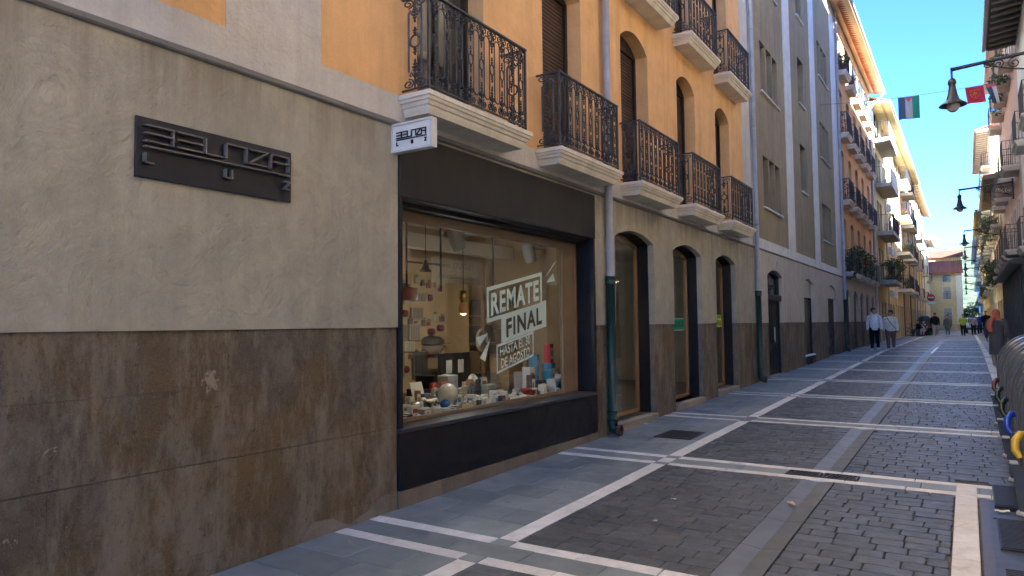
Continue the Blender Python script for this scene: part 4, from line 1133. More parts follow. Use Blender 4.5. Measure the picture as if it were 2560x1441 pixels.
Fb = flats('white_pipe_house', 'tall pale house with many downpipes and exposed rafters, further up on the left', 71.55, 100.0, 14.6, MAT['buff'],
      [(73.0, 75.2), (82.0, 84.0), (92.0, 94.0)], [3.9, 6.9, 9.9], [(73.6,74.6),(78.5,79.5),(82.5,83.5),(88,89),(92.5,93.5)], .75, MAT['concrete'], None, None, P=.6, rail='bars', eavemat=MAT['boards'], raf=(1.0, .12, MAT['lath']))
for y in (76.8, 80.6, 86.0, 90.5, 96.5):
    m = MB(); m.tube([(.07, y, .5), (.07, y, 14.3)], .06, 8); m.build('drainpipe', MAT['zinc'], Fb)
F2 = flats('narrow_cream_house', 'narrow cream house with a pale rafter eave, last on the left before the end house', 100.05, 111.0, 11.8, MAT['cream'],
      [(104.0, 106.0)], [3.9, 6.7], [(101.5,102.5),(104.5,105.5),(108,109)], .8, MAT['concrete'], None, None, P=.6, eavemat=MAT['boards'], raf=(.9, .12, MAT['lath']))

# ---------------------------------------------------------------- house that closes the street
G = thing('end_house', (1.5, 113, 0), 'pale yellow house with red tiled roof closing the left side of the street', 'building')
GY = 112.0
m = MB(); m.box((-6, GY, -.8), (3.05, GY+8, 8.15)); m.build('yellow_wall', MAT['paleyellow'], G)
m = MB(); m.box((3.051, GY-.02, -.8), (3.75, GY+8, 8.15)); m.build('white_corner', MAT['whitewall'], G)
m = MB(); m.box((-6, GY-.05, -.8), (3.049, GY-.001, 1.15)); m.build('plinth', paint((.5,.47,.40), .8), G)
def win_end(x0, x1, z0, z1, pane):
    s = MB(); s.ext([[(z0-.1,x0-.1),(z0-.1,x1+.1),(z1+.1,x1+.1),(z1+.1,x0-.1)],[(z0,x0),(z0,x1),(z1,x1),(z1,x0)]], 'Y', GY-.05, GY-.002); o = s.build('window', paint((.66,.62,.52), .7), G)
    p = MB(); p.box((x0, GY-.02, z0), (x1, GY-.004, z1)); p.build('pane', pane, o)
    p = MB(); p.box(((x0+x1)/2-.03, GY-.04, z0), ((x0+x1)/2+.03, GY-.021, z1)); p.build('glazing_bar', MAT['frame'], o)
    p = MB(); p.box((x0, GY-.045, z1-(z1-z0)*.3), (x1, GY-.0405, z1)); p.build('blind', paint((.4,.38,.33), .7), o)
    r_ = MB()
    for k in range(8): xx = x0-.08+(x1-x0+.16)*k/7; r_.box((xx-.008, GY-.14, z0), (xx+.008, GY-.125, z0+.75))
    r_.box((x0-.1, GY-.145, z0+.75), (x1+.1, GY-.12, z0+.78)); r_.build('rail', MAT['irondark'], o)
for (z0, z1, pn) in ((1.35, 3.3, MAT['curtainpane']), (4.5, 6.2, MAT['curtainpane']), (6.9, 7.9, MAT['pane'])):
    win_end(1.55, 2.45, z0, z1, pn)
    win_end(-1.2, -.3, z0, z1, pn)
m = MB(); m.add([(-6.2,GY-.5,8.05),(3.95,GY-.5,8.05),(3.75,GY+4,10.0),(-6.2,GY+4,10.0),(-6.2,GY-.5,7.95),(3.95,GY-.5,7.95),(3.75,GY+4,9.9),(-6.2,GY+4,9.9)], [(0,1,2,3),(7,6,5,4),(0,4,5,1),(1,5,6,2),(2,6,7,3)]); ro = m.build('roof', MAT['tile'], G)
t = MB()
for k in range(44):
    x = -6.1+k*.23; t.tube([(x, GY-.53, 8.06), (x, GY+4, 10.02)], .07, 6)
t.build('tile_rows', MAT['tile'], ro, kind='stuff')
H2 = thing('house_behind', (0, 122, 0), 'taller yellow house with tiled roof seen above the end house', 'building')
m = MB(); m.box((-8, 121, -.8), (3.7, 130, 10.9)); m.build('wall', MAT['yellow'], H2)
m = MB(); m.add([(-8.2,120.4,10.85),(4.0,120.4,10.85),(4.0,126,12.3),(-8.2,126,12.3)], [(0,1,2,3),(3,2,1,0)]); m.build('roof', MAT['tile'], H2)
# ---------------------------------------------------------------- right side of the street
XR = 5.95
def rhouse(name, label, y0, y1, zt, wall, cols, rows, frame, rail=None, P=.5, over=.8, drop=.2, eavemat=None, raf=None, ground=None, trim=None, slabmat=None, ww=1.0, rise=2.2, xf=XR, wh=1.9):
    t = thing(name, (xf, (y0+y1)/2, .4), label, 'building')
    shell(t, xf, -1, y0, y1, zt+.1, wall)
    hs = [rect(c-ww/2, c+ww/2, z+.02, z+wh) for z in rows for c in cols]
    gd = [(y0+.9+k*2.4, y0+.9+k*2.4+1.3) for k in range(int((y1-y0-1.0)/2.4))]
    gtop = 2.85
    if ground is None: hs += [rect(a, b, gz(a)+.03, gtop) for a, b in gd]
    front(t, 'front_wall', xf, -1, rect(y0, y1, -.2, zt), hs, wall)
    for z in rows:
        for i, c in enumerate(cols):
            win_plain(t, xf, -1, c-ww/2, c+ww/2, z+.02, z+wh, frame, MAT['pane'], .18, 1, None, trim, [.5, 0, .3, .8][(i+int(z)) % 4])
            if rail: balcony(t, xf, -1, c-ww/2-.35, c+ww/2+.35, z, P, 'mould', rail, slabmat, .92)
    if ground is None:
        for a, b in gd:
            m = MB(); m.box((xf+.2, a-.02, gz(a)-.2), (xf+.27, b+.02, gtop+.02)); o = m.build('street_door', MAT['wooddark'], t)
            m = MB(); m.cbox((xf+.17, a+.1, gz(a)+.15), (xf+.199, b-.1, gtop-.1), .008); m.build('door_leaf', MAT['wooddark'], o)
    if over: eave(t, xf, -1, y0, y1, zt+.02, over, drop, eavemat or MAT['soffit'], rafters=raf, rise=rise, roofback=4.5)
    return t
R1 = rhouse('dark_eaved_house', 'cream house on the right whose blackened timber eave hangs over the street', -9.0, 29.9, 11.35, MAT['whitewall'],
      [-6.5, -3.2, 0.2, 3.6, 7.0, 10.4, 13.8, 17.2, 20.6, 24.0, 27.4], [3.9, 7.2], MAT['frame'], 'bars', .35, .86, .14, MAT['eavedark'], (.55, .07, MAT['lath']), trim=None, rise=2.3)
R2 = rhouse('rose_house', 'rose rendered house with white balcony slabs above a dark shop front on the right', 29.95, 45.4, 13.9, MAT['pink'],
      [31.6, 34.3, 36.8, 39.6, 42.4], [4.15, 7.2, 11.2], paint((.35,.33,.30), .6), 'knops', .55, .5, .1, MAT['cream'], None, 'shop', trim=MAT['moulding'], slabmat=MAT['moulding'], rise=1.2)
# its dark shop front
m = MB(); m.cbox((XR-.12, 30.2, gz(31)-.1), (XR-.002, 45.2, 3.55), .01); sf = m.build('shop_front', plain('dark_blue_grey_panel', (.035,.040,.052), .5, .25, 2, .1), R2)
m = MB(); m.ext([[(3.56, XR-.01), (3.62, XR-.50), (3.72, XR-.50), (3.86, XR-.01)]], 'Y', 30.1, 45.3); m.build('canopy', MAT['irondark'], sf)
for k in range(14):
    y = 30.7+k*1.05; m = MB(); m.cbox((XR-.17, y, gz(31)), (XR-.121, y+.22, 3.5), .01); m.build('shop_front_pilaster', paint((.05,.058,.075), .5), sf)
    if k % 3 == 1:
        m = MB(); m.box((XR-.128, y+.35, .7), (XR-.1205, y+.9, 2.9)); m.build('shop_pane', MAT['pane'], sf)
m = MB(); m.box((XR-.135, 34.8, 2.0), (XR-.1205, 35.5, 2.6)); m.build('notice', paint((.35,.36,.37), .6), sf)
R3 = rhouse('tan_house', 'weathered tan house with a low overhanging eave beyond the rose house', 45.45, 58.8, 9.4, MAT['tan'],
      [47.4, 50.6, 53.8, 57.0], [4.0, 6.9], MAT['frame'], 'bars', .5, .72, .15, MAT['lath'], (.8, .1, MAT['lath']), rise=1.0, wh=1.8)
R4 = rhouse('tall_cornice_house', 'tall cream house with sunlit end wall and white rafters under its cornice', 58.85, 76.0, 15.0, MAT['cream'],
      [61.0, 64.5, 68.0, 71.5, 74.6], [4.0, 7.0, 10.0, 12.7], paint((.3,.28,.25), .6), 'bars', .55, .8, .12, MAT['boards'], (.75, .12, MAT['pilaster']), trim=MAT['moulding'], rise=1.4)
for k in range(9):                                            # quoins down its lit end wall
    m = MB(); m.box((XR+.05, 58.80, 9.9+k*.56), (XR+.5+.14*(k % 2), 58.848, 10.28+k*.56)); m.build('quoin', MAT['yellow'], R4)
R5 = rhouse('yellow_house', 'bright yellow house with flower balconies on the right beyond the cornice house', 76.05, 98.0, 11.6, MAT['yellow'],
      [78.5, 82.5, 86.5, 90.5, 94.5], [4.0, 7.0, 9.4], MAT['frame'], 'bars', .55, .8, .15, MAT['boards'], (.9, .12, MAT['lath']), rise=1.0, wh=1.7)
R6 = rhouse('far_white_house', 'white house far down on the right where the street narrows', 98.05, 160.0, 12.4, MAT['whitewall'],
      [101+6*k for k in range(10)], [4.0, 7.0, 9.8], MAT['frame'], 'bars', .5, .7, .15, MAT['boards'], None, rise=1.0)

# ---------------------------------------------------------------- far hillside and trees
hl = MB(); nx, ny = 60, 14; V = []; F = []
hr = random.Random(5)
for j in range(ny+1):
    for i in range(nx+1):
        x = -500+1300*i/nx; y = 480+900*j/ny; t = j/ny
        h = (150*(1-math.exp(-2.2*t)))*(.8+.25*math.sin(i*.35)+.12*math.sin(i*.93+2))+hr.uniform(-2, 2)-4
        V.append((x, y, h))
for j in range(ny):
    for i in range(nx): a = j*(nx+1)+i; F.append((a, a+1, a+nx+2, a+nx+1))
hl.add(V, F, 0, True)
def hillmat():
    t = NT('wooded_hillside'); n = t.noise(.09, 8, .75)
    return t.fin(t.ramp(n, [(.35, (.030,.046,.018)), (.5, (.070,.080,.034)), (.68, (.14,.13,.070))]), .95, t.bump(t.noise(.3, 6), .8, 2.0))
hl.build('hill', hillmat(), kind='structure')
def leaves(m, c, r, n, ls, rng, mi=0):
    for _ in range(n):
        while True:
            p = Vector((rng.uniform(-1,1), rng.uniform(-1,1), rng.uniform(-1,1)))
            if .25 < p.length < 1: break
        q = Vector((c[0]+p.x*r[0], c[1]+p.y*r[1], c[2]+p.z*r[2]))
        a = Vector((rng.gauss(0,1), rng.gauss(0,1), rng.gauss(0,.6))).normalized(); b = a.orthogonal().normalized(); s_ = ls*rng.uniform(.6, 1.4)
        b = (b*math.cos(rng.uniform(0,6))+a.cross(b)*math.sin(rng.uniform(0,6))).normalized()
        m.add([q-a*s_, q+b*s_*.45, q+a*s_, q-b*s_*.45], [(0,1,2,3)], mi)
def tree(name, loc, h, label, seed, mat):
    rng = random.Random(seed); t = thing(name, loc, label, 'tree', 'trees at the end of the street'); x, y, z = loc
    tr = MB(); tr.tube([(x,y,z),(x+.1,y,z+h*.3),(x,y+.1,z+h*.6),(x+.1,y,z+h*.9)], [h*.028,h*.022,h*.014,.02], 8)
    cl = []
    for k in range(9):
        a = k*2.4; L = h*rng.uniform(.18, .30); zz = z+h*rng.uniform(.35, .75); e = (x+L*math.cos(a), y+L*math.sin(a), zz+L*.6)
        tr.tube([(x,y,zz), ((x+e[0])/2, (y+e[1])/2, zz+L*.35), e], [h*.012, h*.008, .01], 5); cl.append(e)
    tr.build('trunk', plain('tree_bark', (.07,.055,.04), .9, .2, 8, .3), t)
    cr = MB()
    for e in cl+[(x,y,z+h*.92)]: leaves(cr, e, (h*.17, h*.17, h*.13), 260, h*.022, rng)
    cr.build('crown', mat, t)
tree('street_tree', (5.0, 150, -.3), 5.0, 'small bright green tree at the very end, beside the far white house', 1, MAT['foliage'])
tree('bare_tree', (4.1, 119, -.3), 3.6, 'thin dark tree beside the corner of the end house', 2, MAT['foliage2'])
RB = thing('added_shade_house', (13, 20, 0), 'plain rendered house added unseen behind the dark eaved house to shade the olive house', 'building')  # unseen block added to keep the sun off the olive house front
m = MB(); m.box((10.6, 9.0, 0), (20.0, 23.0, 18.2)); m.build('wall', MAT['cream'], RB)
m = MB(); m.ext([[(18.201,10.4),(19.1,15.3),(18.201,20.2)]], 'Y', 8.9, 23.1); m.build('roof', MAT['tile'], RB)
# ---------------------------------------------------------------- wall lanterns on iron brackets
def lantern_meshes():
    m = MB(); m.lathe([(.02,.62),(.055,.60),(.075,.55),(.078,.50),(.062,.47),(.068,.40),(.088,.28),(.12,.17),(.16,.13),(.235,.075),(.255,.05),(.25,.045),(.15,.10),(.10,.15),(.05,.2)], (0,0,0), 20)
    a, _ = m.mesh('shade', plain('blue_grey_lamp_paint', (.030,.034,.050), .42, .2, 10), False)
    m = MB(); m.ball((0,0,.03), (.118,.118,.12), 16, 10); b, _ = m.mesh('globe', plain('frosted_globe', (.42,.40,.37), .22, .1, 6, 0, 0, .6), False)
    m = MB(); m.tube([(0,0,.60),(0,0,.80)], .02, 8); m.tube([(-.02,0,.80),(.05,0,.80),(1.0,0,.86),(1.75,0,.92)], [.045,.04,.032,.036], 8)
    c, _ = m.mesh('arm', plain('blue_grey_iron', (.024,.027,.042), .45, .2, 10), False)
    m = MB()
    for (cx, cz, r, s, t) in ((.62,.76,.07,1,1.4),(.80,.745,.085,-1,1.5),(1.05,.72,.11,1,1.5),(1.32,.68,.14,-1,1.6),(1.58,.60,.15,1,1.6)):
        m.tube(spiral(cx, cz, r, r*.2, math.pi/2, t, 16, s), .013, 5)
    m.tube([(.55,0,.80),(.75,0,.70),(1.05,0,.60),(1.4,0,.52),(1.74,0,.40)], .016, 6)
    m.box((1.70,-.03,.25), (1.76,.03,1.05))
    d, _ = m.mesh('bracket_scrolls', MAT['irondark'], False)
    return a, b, c, d
LS = lantern_meshes()
LY = [16.82, 32.7, 48.0, 59.1, 72.5, 83.0, 98.5, 117.5, 140.0]
LL = ['nearest grey street lantern with frosted globe, on a scrolled bracket at the top right', 'second street lantern on the right, its whole bracket against the sky',
      'third street lantern on the right, above the tan house eave', 'fourth street lantern on the right, over the flower balcony', 'fifth street lantern on the right, before the cream cornice house',
      'sixth street lantern on the right, small beside the yellow house', 'seventh street lantern on the right, tiny and far', 'eighth street lantern on the right, just above the tree', 'last street lantern, farthest on the right']
for y, lab in zip(LY, LL):
    xl = 4.09 if y < 40 else 4.2
    t = thing('street_lantern', (xl, y, 5.78), lab, 'street lamp', 'street lanterns on wall brackets')
    for nm, me in zip(('shade', 'globe', 'arm', 'bracket_scrolls'), LS):
        inst(nm, me, (xl, y, 5.98-.0), t, 0)
# ---------------------------------------------------------------- flags on a wire across the street
def ypos(x): return 26.9+.33*x
wz = lambda x: 9.60+.06*(x-2.85)-.015*x*(5.9-x)
w_ = MB(); w_.tube([(x*.2, ypos(x*.2), wz(x*.2)) for x in range(0, 30)], .006, 4); w_.build('flag_wire', MAT['irondark'], None, 'thin wire strung between the house fronts that carries the flags', 'wire')
def flag(x0, x1, h, colf, mats, label, sway=.0, amp=.03, ph=0.0, fold=0.0, seed=1):
    t = thing('flag', ((x0+x1)/2, ypos(x0), wz(x0)-h), label, 'flag', None)
    nx, nz = 36, 30; V = []; F = []; mi = []
    for j in range(nz+1):
        v = j/nz
        for i in range(nx+1):
            u = i/nx; x = x0+(x1-x0)*u
            xx = x+sway*v+fold*v*(u-.5)*2*(x1-x0)*.5
            V.append((xx, ypos(x)+amp*v*math.sin(u*9+ph+v*2.2)+amp*.5*v*math.sin(u*19+ph), wz(x)-.01-h*v*(1-.03*math.sin(u*3+ph))))
    m = MB()
    for j in range(nz):
        for i in range(nx):
            a = j*(nx+1)+i; F.append((a, a+nx+1, a+nx+2, a+1)); mi.append(colf((i+.5)/nx, (j+.5)/nz))
    m.v = V; m.f = F; m.m = mi; m.sm = [True]*len(F); m.build('cloth', mats, t)
    return t
def cloth(name, c):
    t = NT(name); t.b.inputs['Base Color'].default_value = (*c, 1); t.b.inputs['Roughness'].default_value = .9
    tl = t.N('ShaderNodeBsdfTranslucent'); tl.inputs[0].default_value = (*c, 1); mx = t.N('ShaderNodeMixShader'); mx.inputs[0].default_value = .6
    t.L(t.b.outputs[0], mx.inputs[1]); t.L(tl.outputs[0], mx.inputs[2]); t.L(mx.outputs[0], t.out.inputs['Surface']); return t.mat
def c1(u, v):
    if v < .235 and abs(u-.5) < .225*(1-v/.235)+.0: return 3
    if v > .965: return 4
    return 0 if u < .335 else (1 if u < .67 else 2)
flag(2.42, 3.06, .80, c1, [cloth('blue_black_cloth', (.13,.18,.32)), cloth('white_cloth', (.72,.73,.76)), cloth('green_cloth', (.10,.42,.29)), cloth('red_cloth', (.75,.24,.28)), cloth('dark_hem', (.02,.03,.05))],
     'hanging flag with dark, white and green bands and a red triangle at its top', .0, .03, .5)
f2 = flag(4.40, 4.93, .58, lambda u, v: 0, [cloth('crimson_cloth', (.60,.05,.10))], 'crimson flag with a golden chain emblem hanging beside the lantern', .06, .02, 1.2)
em = MB(); fx0, fx1 = 4.40, 4.93
def fp(u, v): x = fx0+(fx1-fx0)*u; return (x+.06*v, ypos(x)-.03+.02*v*math.sin(u*9+1.2+v*2.2), wz(x)-.01-.58*v)
cx_, cz_ = .48, .44
sh = [(.24,.22),(.76,.22),(.76,.50),(.68,.62),(.48,.72),(.28,.62),(.24,.50)]
em.tube([fp(*p) for p in sh], .009, 4, closed=True)
for p in sh+[(.48,.22)]: em.tube([fp(cx_, cz_), fp((cx_+p[0])/2, (cz_+p[1])/2), fp(*p)], .007, 4)
em.tube([fp(cx_+.10*math.cos(i*.7854), cz_+.09*math.sin(i*.7854)) for i in range(8)], .006, 4, closed=True)
em.build('emblem', cloth('gold_thread', (.75,.45,.10)), f2)
flag(4.97, 5.28, .68, lambda u, v: 2 if v < .16 else (0 if u < .55 else 1), [cloth('slate_blue_cloth', (.09,.13,.22)), cloth('white_cloth', (.72,.73,.76)), cloth('rose_cloth', (.62,.15,.22))],
     'half furled blue and white flag with a red top edge, nearest the right wall', .16, .05, 2.0, -.4)

# ---------------------------------------------------------------- waste containers and their platform
PL = thing('container_platform', (4.75, 6.2, gz(6)), 'galvanised tread plate platform with ribbed lids in front of the waste containers', 'platform')
m = MB(); m.cbox((4.20, 2.6, gz(5)-.05), (5.60, 7.93, gz(6)+.004), .006); m.build('plate', MAT['metalgrate'], PL)
m = MB(); m.ext([rect(4.20, 4.262, 2.6, 7.93)], 'Z', gz(6)-.02, gz(6)+.014); m.build('edge_angle', paint((.12,.12,.125), .5, .4), PL)
for k, y in enumerate((3.3, 4.55, 5.8, 7.02)):
    l = MB(); l.box((4.30, y, gz(y)+.0), (4.80, y+.85, gz(y)+.022))
    o = l.build('lid', MAT['castiron'], PL); r_ = MB()
    for i in range(24): r_.box((4.31, y+.015+i*.0345, gz(y)+.021), (4.79, y+.033+i*.0345, gz(y)+.030))
    r_.build('lid_ribs', MAT['castiron'], o)
    b = MB(); b.box((4.28, y+.88, gz(y)+.005), (5.5, y+1.0, gz(y)+.017)); b.build('cross_bar', MAT['metalgrate'], PL)
BINS = [(6.90, (.62,.42,.02), 'yellow', 'nearest dark grey ribbed waste container with a yellow handle'), (8.20, (.02,.07,.45), 'blue', 'dark grey ribbed waste container with a glossy blue handle'),
        (9.50, (.012,.035,.028), 'green', 'dark grey ribbed waste container with a dark green handle, next behind the blue one'), (10.80, (.012,.035,.028), 'green', 'dark grey ribbed waste container with a dark green handle, between green and brown ones'),
        (12.10, (.09,.03,.022), 'brown', 'farthest dark grey ribbed waste container with a brown handle')]
gm = plain('ribbed_grey_plastic', (.038,.039,.038), .40, .12, 9, .05); gl_ = plain('pale_rim_plastic', (.095,.095,.088), .36, .10, 9, .04)
binparts = None
def binprofile(o, cx=5.02, r=.50, zc=.76):
    """rounded top container section (x,z) shrunk by o"""
    R_ = r-o; pts = [(cx-R_, .10)] + [(cx-R_*math.cos(math.pi*i/16), zc+R_*math.sin(math.pi*i/16)) for i in range(17)] + [(cx+R_, .10)]
    return pts
def make_bin(y0, c, label):
    t = thing('waste_container', (5.02, y0+.6, gz(y0)), label, 'waste container', 'row of dark grey waste containers')
    dz = gz(y0)
    def band(ya, yb, o, mat, name):
        m = MB(); m.ext([[(z+dz, x) for x, z in binprofile(o)]], 'Y', ya, yb); return m.build(name, mat, t)
    body = band(y0+.02, y0+1.10, .055, gm, 'body')
    band(y0, y0+.13, .0, gl_, 'rim'); band(y0+.97, y0+1.12, .0, gl_, 'rim')
    for k in range(4): band(y0+.15+k*.05, y0+.175+k*.05, .018, gm, 'rib')
    band(y0+.40, y0+.72, .012, gl_, 'rim')
    for k in range(4): band(y0+.75+k*.05, y0+.775+k*.05, .018, gm, 'rib')
    h = MB(); hx = 4.50; zc = .52+dz
    h.tube([(hx+.06, y0+.10, zc+.09), (hx-.01, y0+.07, zc+.10), (hx-.045, y0+.03, zc+.05), (hx-.05, y0-.01, zc-.02), (hx-.02, y0-.03, zc-.075)], [.026,.030,.032,.030,.020], 10)
    h.build('handle', plain('glossy_handle_'+label.split()[-2], c, .25, .1, 8), t)
    l = MB(); l.ext([[(dz+.02, 4.46), (dz+.36, 4.42), (dz+.40, 4.40), (dz+.40, 4.46), (dz+.34, 4.52), (dz+.02, 4.54)]], 'Y', y0-.06, y0+.02); l.build('pedal_post', paint((.06,.063,.068), .5), t)
    l = MB(); l.cbox((4.405, y0-.09, dz+.40), (4.465, y0+.04, dz+.414), .004); l.build('pedal_plate', paint((.30,.31,.31), .5), t)
    l = MB(); l.lathe([(0,.03),(.055,.03),(.065,.015),(.065,0)], (4.50, y0-.03, dz+.005), 14); l.build('foot', paint((.40,.40,.40), .4), t)
for (y, c, n_, lab) in BINS: make_bin(y, c, lab)

# ---------------------------------------------------------------- plants on balconies
def potplant(loc, r, n, label, flowers=0, seed=0, trail=0.0, pot=True, mat='foliage'):
    rng = random.Random(seed); x, y, z = loc; t = thing('potted_plant', loc, label, 'plant', 'plants on the balconies')
    if pot:
        p = MB(); p.lathe([(0,0),(.10,0),(.14,.20),(.155,.20),(.155,.235),(.13,.235),(.12,.19)], (x,y,z), 12); p.build('pot', MAT['pot'], t)
    s_ = MB()
    for k in range(7): a = rng.uniform(0, 6.3); s_.tube([(x,y,z+.18), (x+.3*r*math.cos(a), y+.3*r*math.sin(a), z+.2+r*.5), (x+.7*r*math.cos(a), y+.7*r*math.sin(a), z+.2+r*rng.uniform(.3,1))], .008, 4)
    s_.build('stems', MAT['foliage2'], t)
    l = MB(); leaves(l, (x, y, z+.22+r*.55), (r, r*1.1, r*.8), n, .05+.03*r, rng)
    if trail: leaves(l, (x, y, z-trail*.4), (r*.7, r*1.2, trail*.7), int(n*.6), .06, rng)
    if flowers: leaves(l, (x, y, z+.28+r*.6), (r, r, r*.7), flowers, .05, rng, 1)
    l.build('foliage', [MAT[mat], MAT['flower']], t)
PP = [((.22, 31.7, 12.12), .32, 160, 'bushy green plant on the top left balcony of the second ochre house', 0), ((.22, 34.1, 12.12), .25, 120, 'trailing plant on the second top balcony of the ochre house', 0),
      ((.22, 36.4, 12.12), .25, 120, 'yellowish plant on the third top balcony of the ochre house', 0), ((.22, 38.7, 12.12), .25, 120, 'small plant on the fourth top balcony of the ochre house', 0),
      ((.22, 31.8, 3.72), .34, 180, 'leafy plant at the left end of the lowest ochre balcony', 0), ((.26, 33.4, 4.2), .34, 180, 'leafy plant spilling over the first screened balcony', 0), ((.26, 35.8, 4.2), .36, 180, 'leafy plant spilling over the second screened balcony', 0),
      ((.26, 38.2, 4.2), .36, 180, 'leafy plant spilling over the third screened balcony', 0), ((.62, 45.6, 4.3), .55, 320, 'dense climbing plant at the near corner of the lowest concrete balcony', 0), ((.70, 47.2, 4.4), .55, 320, 'dense climbing plant along the lowest concrete balcony', 0), ((.66, 49.0, 4.3), .5, 280, 'loose climbing plant at the far end of the lowest concrete balcony', 0),
      ((.6, 59.2, 6.68), .38, 200, 'flowering plant on the second sunlit balcony', 25), ((.6, 61.0, 6.68), .42, 200, 'tall plant on the second sunlit balcony', 10), ((.6, 60.0, 9.36), .30, 150, 'red flowering plant on the third sunlit balcony', 45), ((.6, 65.5, 12.02), .32, 150, 'plant on the top far sunlit balcony', 0), ((.5, 60.4, 4.0), .40, 200, 'spiky plant on the lowest sunlit balcony', 10)]
for i, (loc, r, n, lab, fl) in enumerate(PP): potplant(loc, r, n, lab, fl, i+10, .35 if 4 <= i <= 10 else 0)
RP = [((5.62, 33.0, 11.22), .42, 260, 'trailing plant on the highest rose house balcony, behind the lantern bracket', 0), ((5.58, 35.7, 11.22), .40, 260, 'leafy plant hanging from the second highest rose house balcony', 0), ((5.62, 38.0, 11.22), .3, 160, 'small plant on the third highest rose house balcony', 0),
      ((5.6, 31.0, 11.9), .34, 200, 'plant in a pot against the sky under the dark eave', 0),
      ((5.5, 50.6, 7.0), .55, 420, 'large green plant bursting from the upper tan house balcony', 0), ((5.45, 53.5, 7.0), .6, 420, 'large green plant hanging beside the fourth lantern', 0), ((5.5, 47.4, 4.05), .55, 380, 'dark green plant over the lower tan house balcony', 0), ((5.45, 50.2, 4.05), .55, 380, 'full green plant on the next lower tan house balcony', 0),
      ((5.5, 61.0, 4.1), .4, 200, 'flowering plant on the low cornice house balcony', 30), ((5.5, 78.6, 4.05), .45, 200, 'potted plant on the yellow house balcony', 12), ((5.5, 68.0, 7.1), .45, 220, 'orange flowers on a far right balcony', 60)]
for i, (loc, r, n, lab, fl) in enumerate(RP): potplant(loc, r, n, lab, fl, i+60, .4, True, 'foliage2' if i % 2 else 'foliage')
# washing and boxes on balconies
def hang(x, y, z, w, h, c, label):
    m = MB(); V = []; F = []; n = 8
    for i in range(n+1):
        for zz in (0, 1): V.append((x+.02*math.sin(i*1.7)*(1-zz), y+w*i/n, z-h*(1-zz)))
    for i in range(n): F.append((2*i, 2*i+2, 2*i+3, 2*i+1))
    m.add(V, F, 0, True); m.build('washing', paint(c, .9), None, label, 'laundry', 'washing hung on the balconies')
hang(.52, 46.2, 7.7, .8, .7, (.20,.05,.35), 'purple cloth hung on the second concrete balcony'); hang(.52, 47.4, 7.7, .7, .65, (.05,.30,.33), 'teal cloth hung on the second concrete balcony'); hang(.88, 48.2, 7.7, 1.0, .75, (.45,.07,.16), 'red patterned cloth hung over the second concrete balcony rail')
hang(.9, 59.6, 10.25, .9, .6, (.6,.05,.04), 'bright red cloth hung on the third sunlit balcony')

# ---------------------------------------------------------------- signs and things at the end of the street
NE = thing('no_entry_sign', (1.66, 69, gz(60)), 'round red no entry sign on a grey post above a white plate', 'traffic sign')
m = MB(); m.tube([(1.66, 69.05, gz(60)), (1.66, 69.05, 3.9)], .03, 8); m.build('post', MAT['zinc'], NE)
m = MB(); m.lathe([(0,-.012),(.30,-.012),(.30,.01),(0,.01)], (1.66, 68.99, 3.58), 24, 0, 'Y'); m.build('disc', paint((.42,.035,.045), .4), NE)
m = MB(); m.box((1.44, 68.970, 3.53), (1.88, 68.9765, 3.63)); m.build('bar', MAT['signwhite'], NE)
m = MB(); m.box((1.38, 68.98, 3.02), (1.94, 69.0, 3.24)); m.build('plate', MAT['signwhite'], NE)
def bottle_bank(x, y, label):
    t = thing('recycling_bin', (x, y, gz(60)), label, 'recycling bin'); z = gz(60)
    m = MB(); m.lathe([(0,0),(.52,0),(.58,.1),(.60,.7),(.56,1.1),(.50,1.15)], (x,y,z), 16); m.build('body', paint((.03,.075,.075), .4), t)
    m = MB(); m.lathe([(.53,1.13),(.54,1.2),(.46,1.45),(.28,1.6),(0,1.65)], (x,y,z), 16); m.build('lid', paint((.02,.06,.06), .35), t)
bottle_bank(1.15, 68.0, 'dark teal domed recycling bin behind the seated group')
def car(x, y, label):
    t = thing('parked_car', (x, y, gz(60)), label, 'car'); z = gz(60)-.02
    prof = [(z+.35,-.0),(z+.75,.02),(z+.90,.9),(z+.98,1.1),(z+1.42,1.6),(z+1.45,2.9),(z+1.0,3.7),(z+.85,4.1),(z+.35,4.12)]
    m = MB(); m.ext([[(p[1]+y, p[0]) for p in prof]], 'X', x-.85, x+.85); m.build('body', paint((.75,.76,.77), .25), t)
    m = MB(); m.add([(x-.72,y+1.05,z+.99),(x+.72,y+1.05,z+.99),(x+.66,y+1.56,z+1.40),(x-.66,y+1.56,z+1.40)], [(0,1,2,3)]); m.build('windscreen', MAT['pane'], t)
    for sx in (-1, 1):
        for wy in (.8, 3.3):
            w = MB(); w.lathe([(0,-.1),(.24,-.1),(.31,-.08),(.31,.08),(.24,.1),(0,.1)], (x+sx*.80, y+wy, z+.31), 16, 0, 'X'); w.build('wheel', paint((.015,.015,.016), .7), t)
        l = MB(); l.cbox((x+sx*.72-.12, y-.015, z+.60), (x+sx*.72+.12, y+.03, z+.74), .01); l.build('headlight', MAT['signwhite'], t)
    l = MB(); l.box((x-.85, y-.02, z+.36), (x+.85, y+.01, z+.52)); l.build('bumper', paint((.02,.02,.022), .5), t)
car(4.9, 76.0, 'white car parked behind the walking group at the end of the street')
gw = MB(); gw.cbox((2.6, 100, -.4), (4.6, 100.4, 1.2), .03); gw.build('low_wall', MAT['concrete'], None, 'low grey wall before the trees at the end of the street', 'wall')
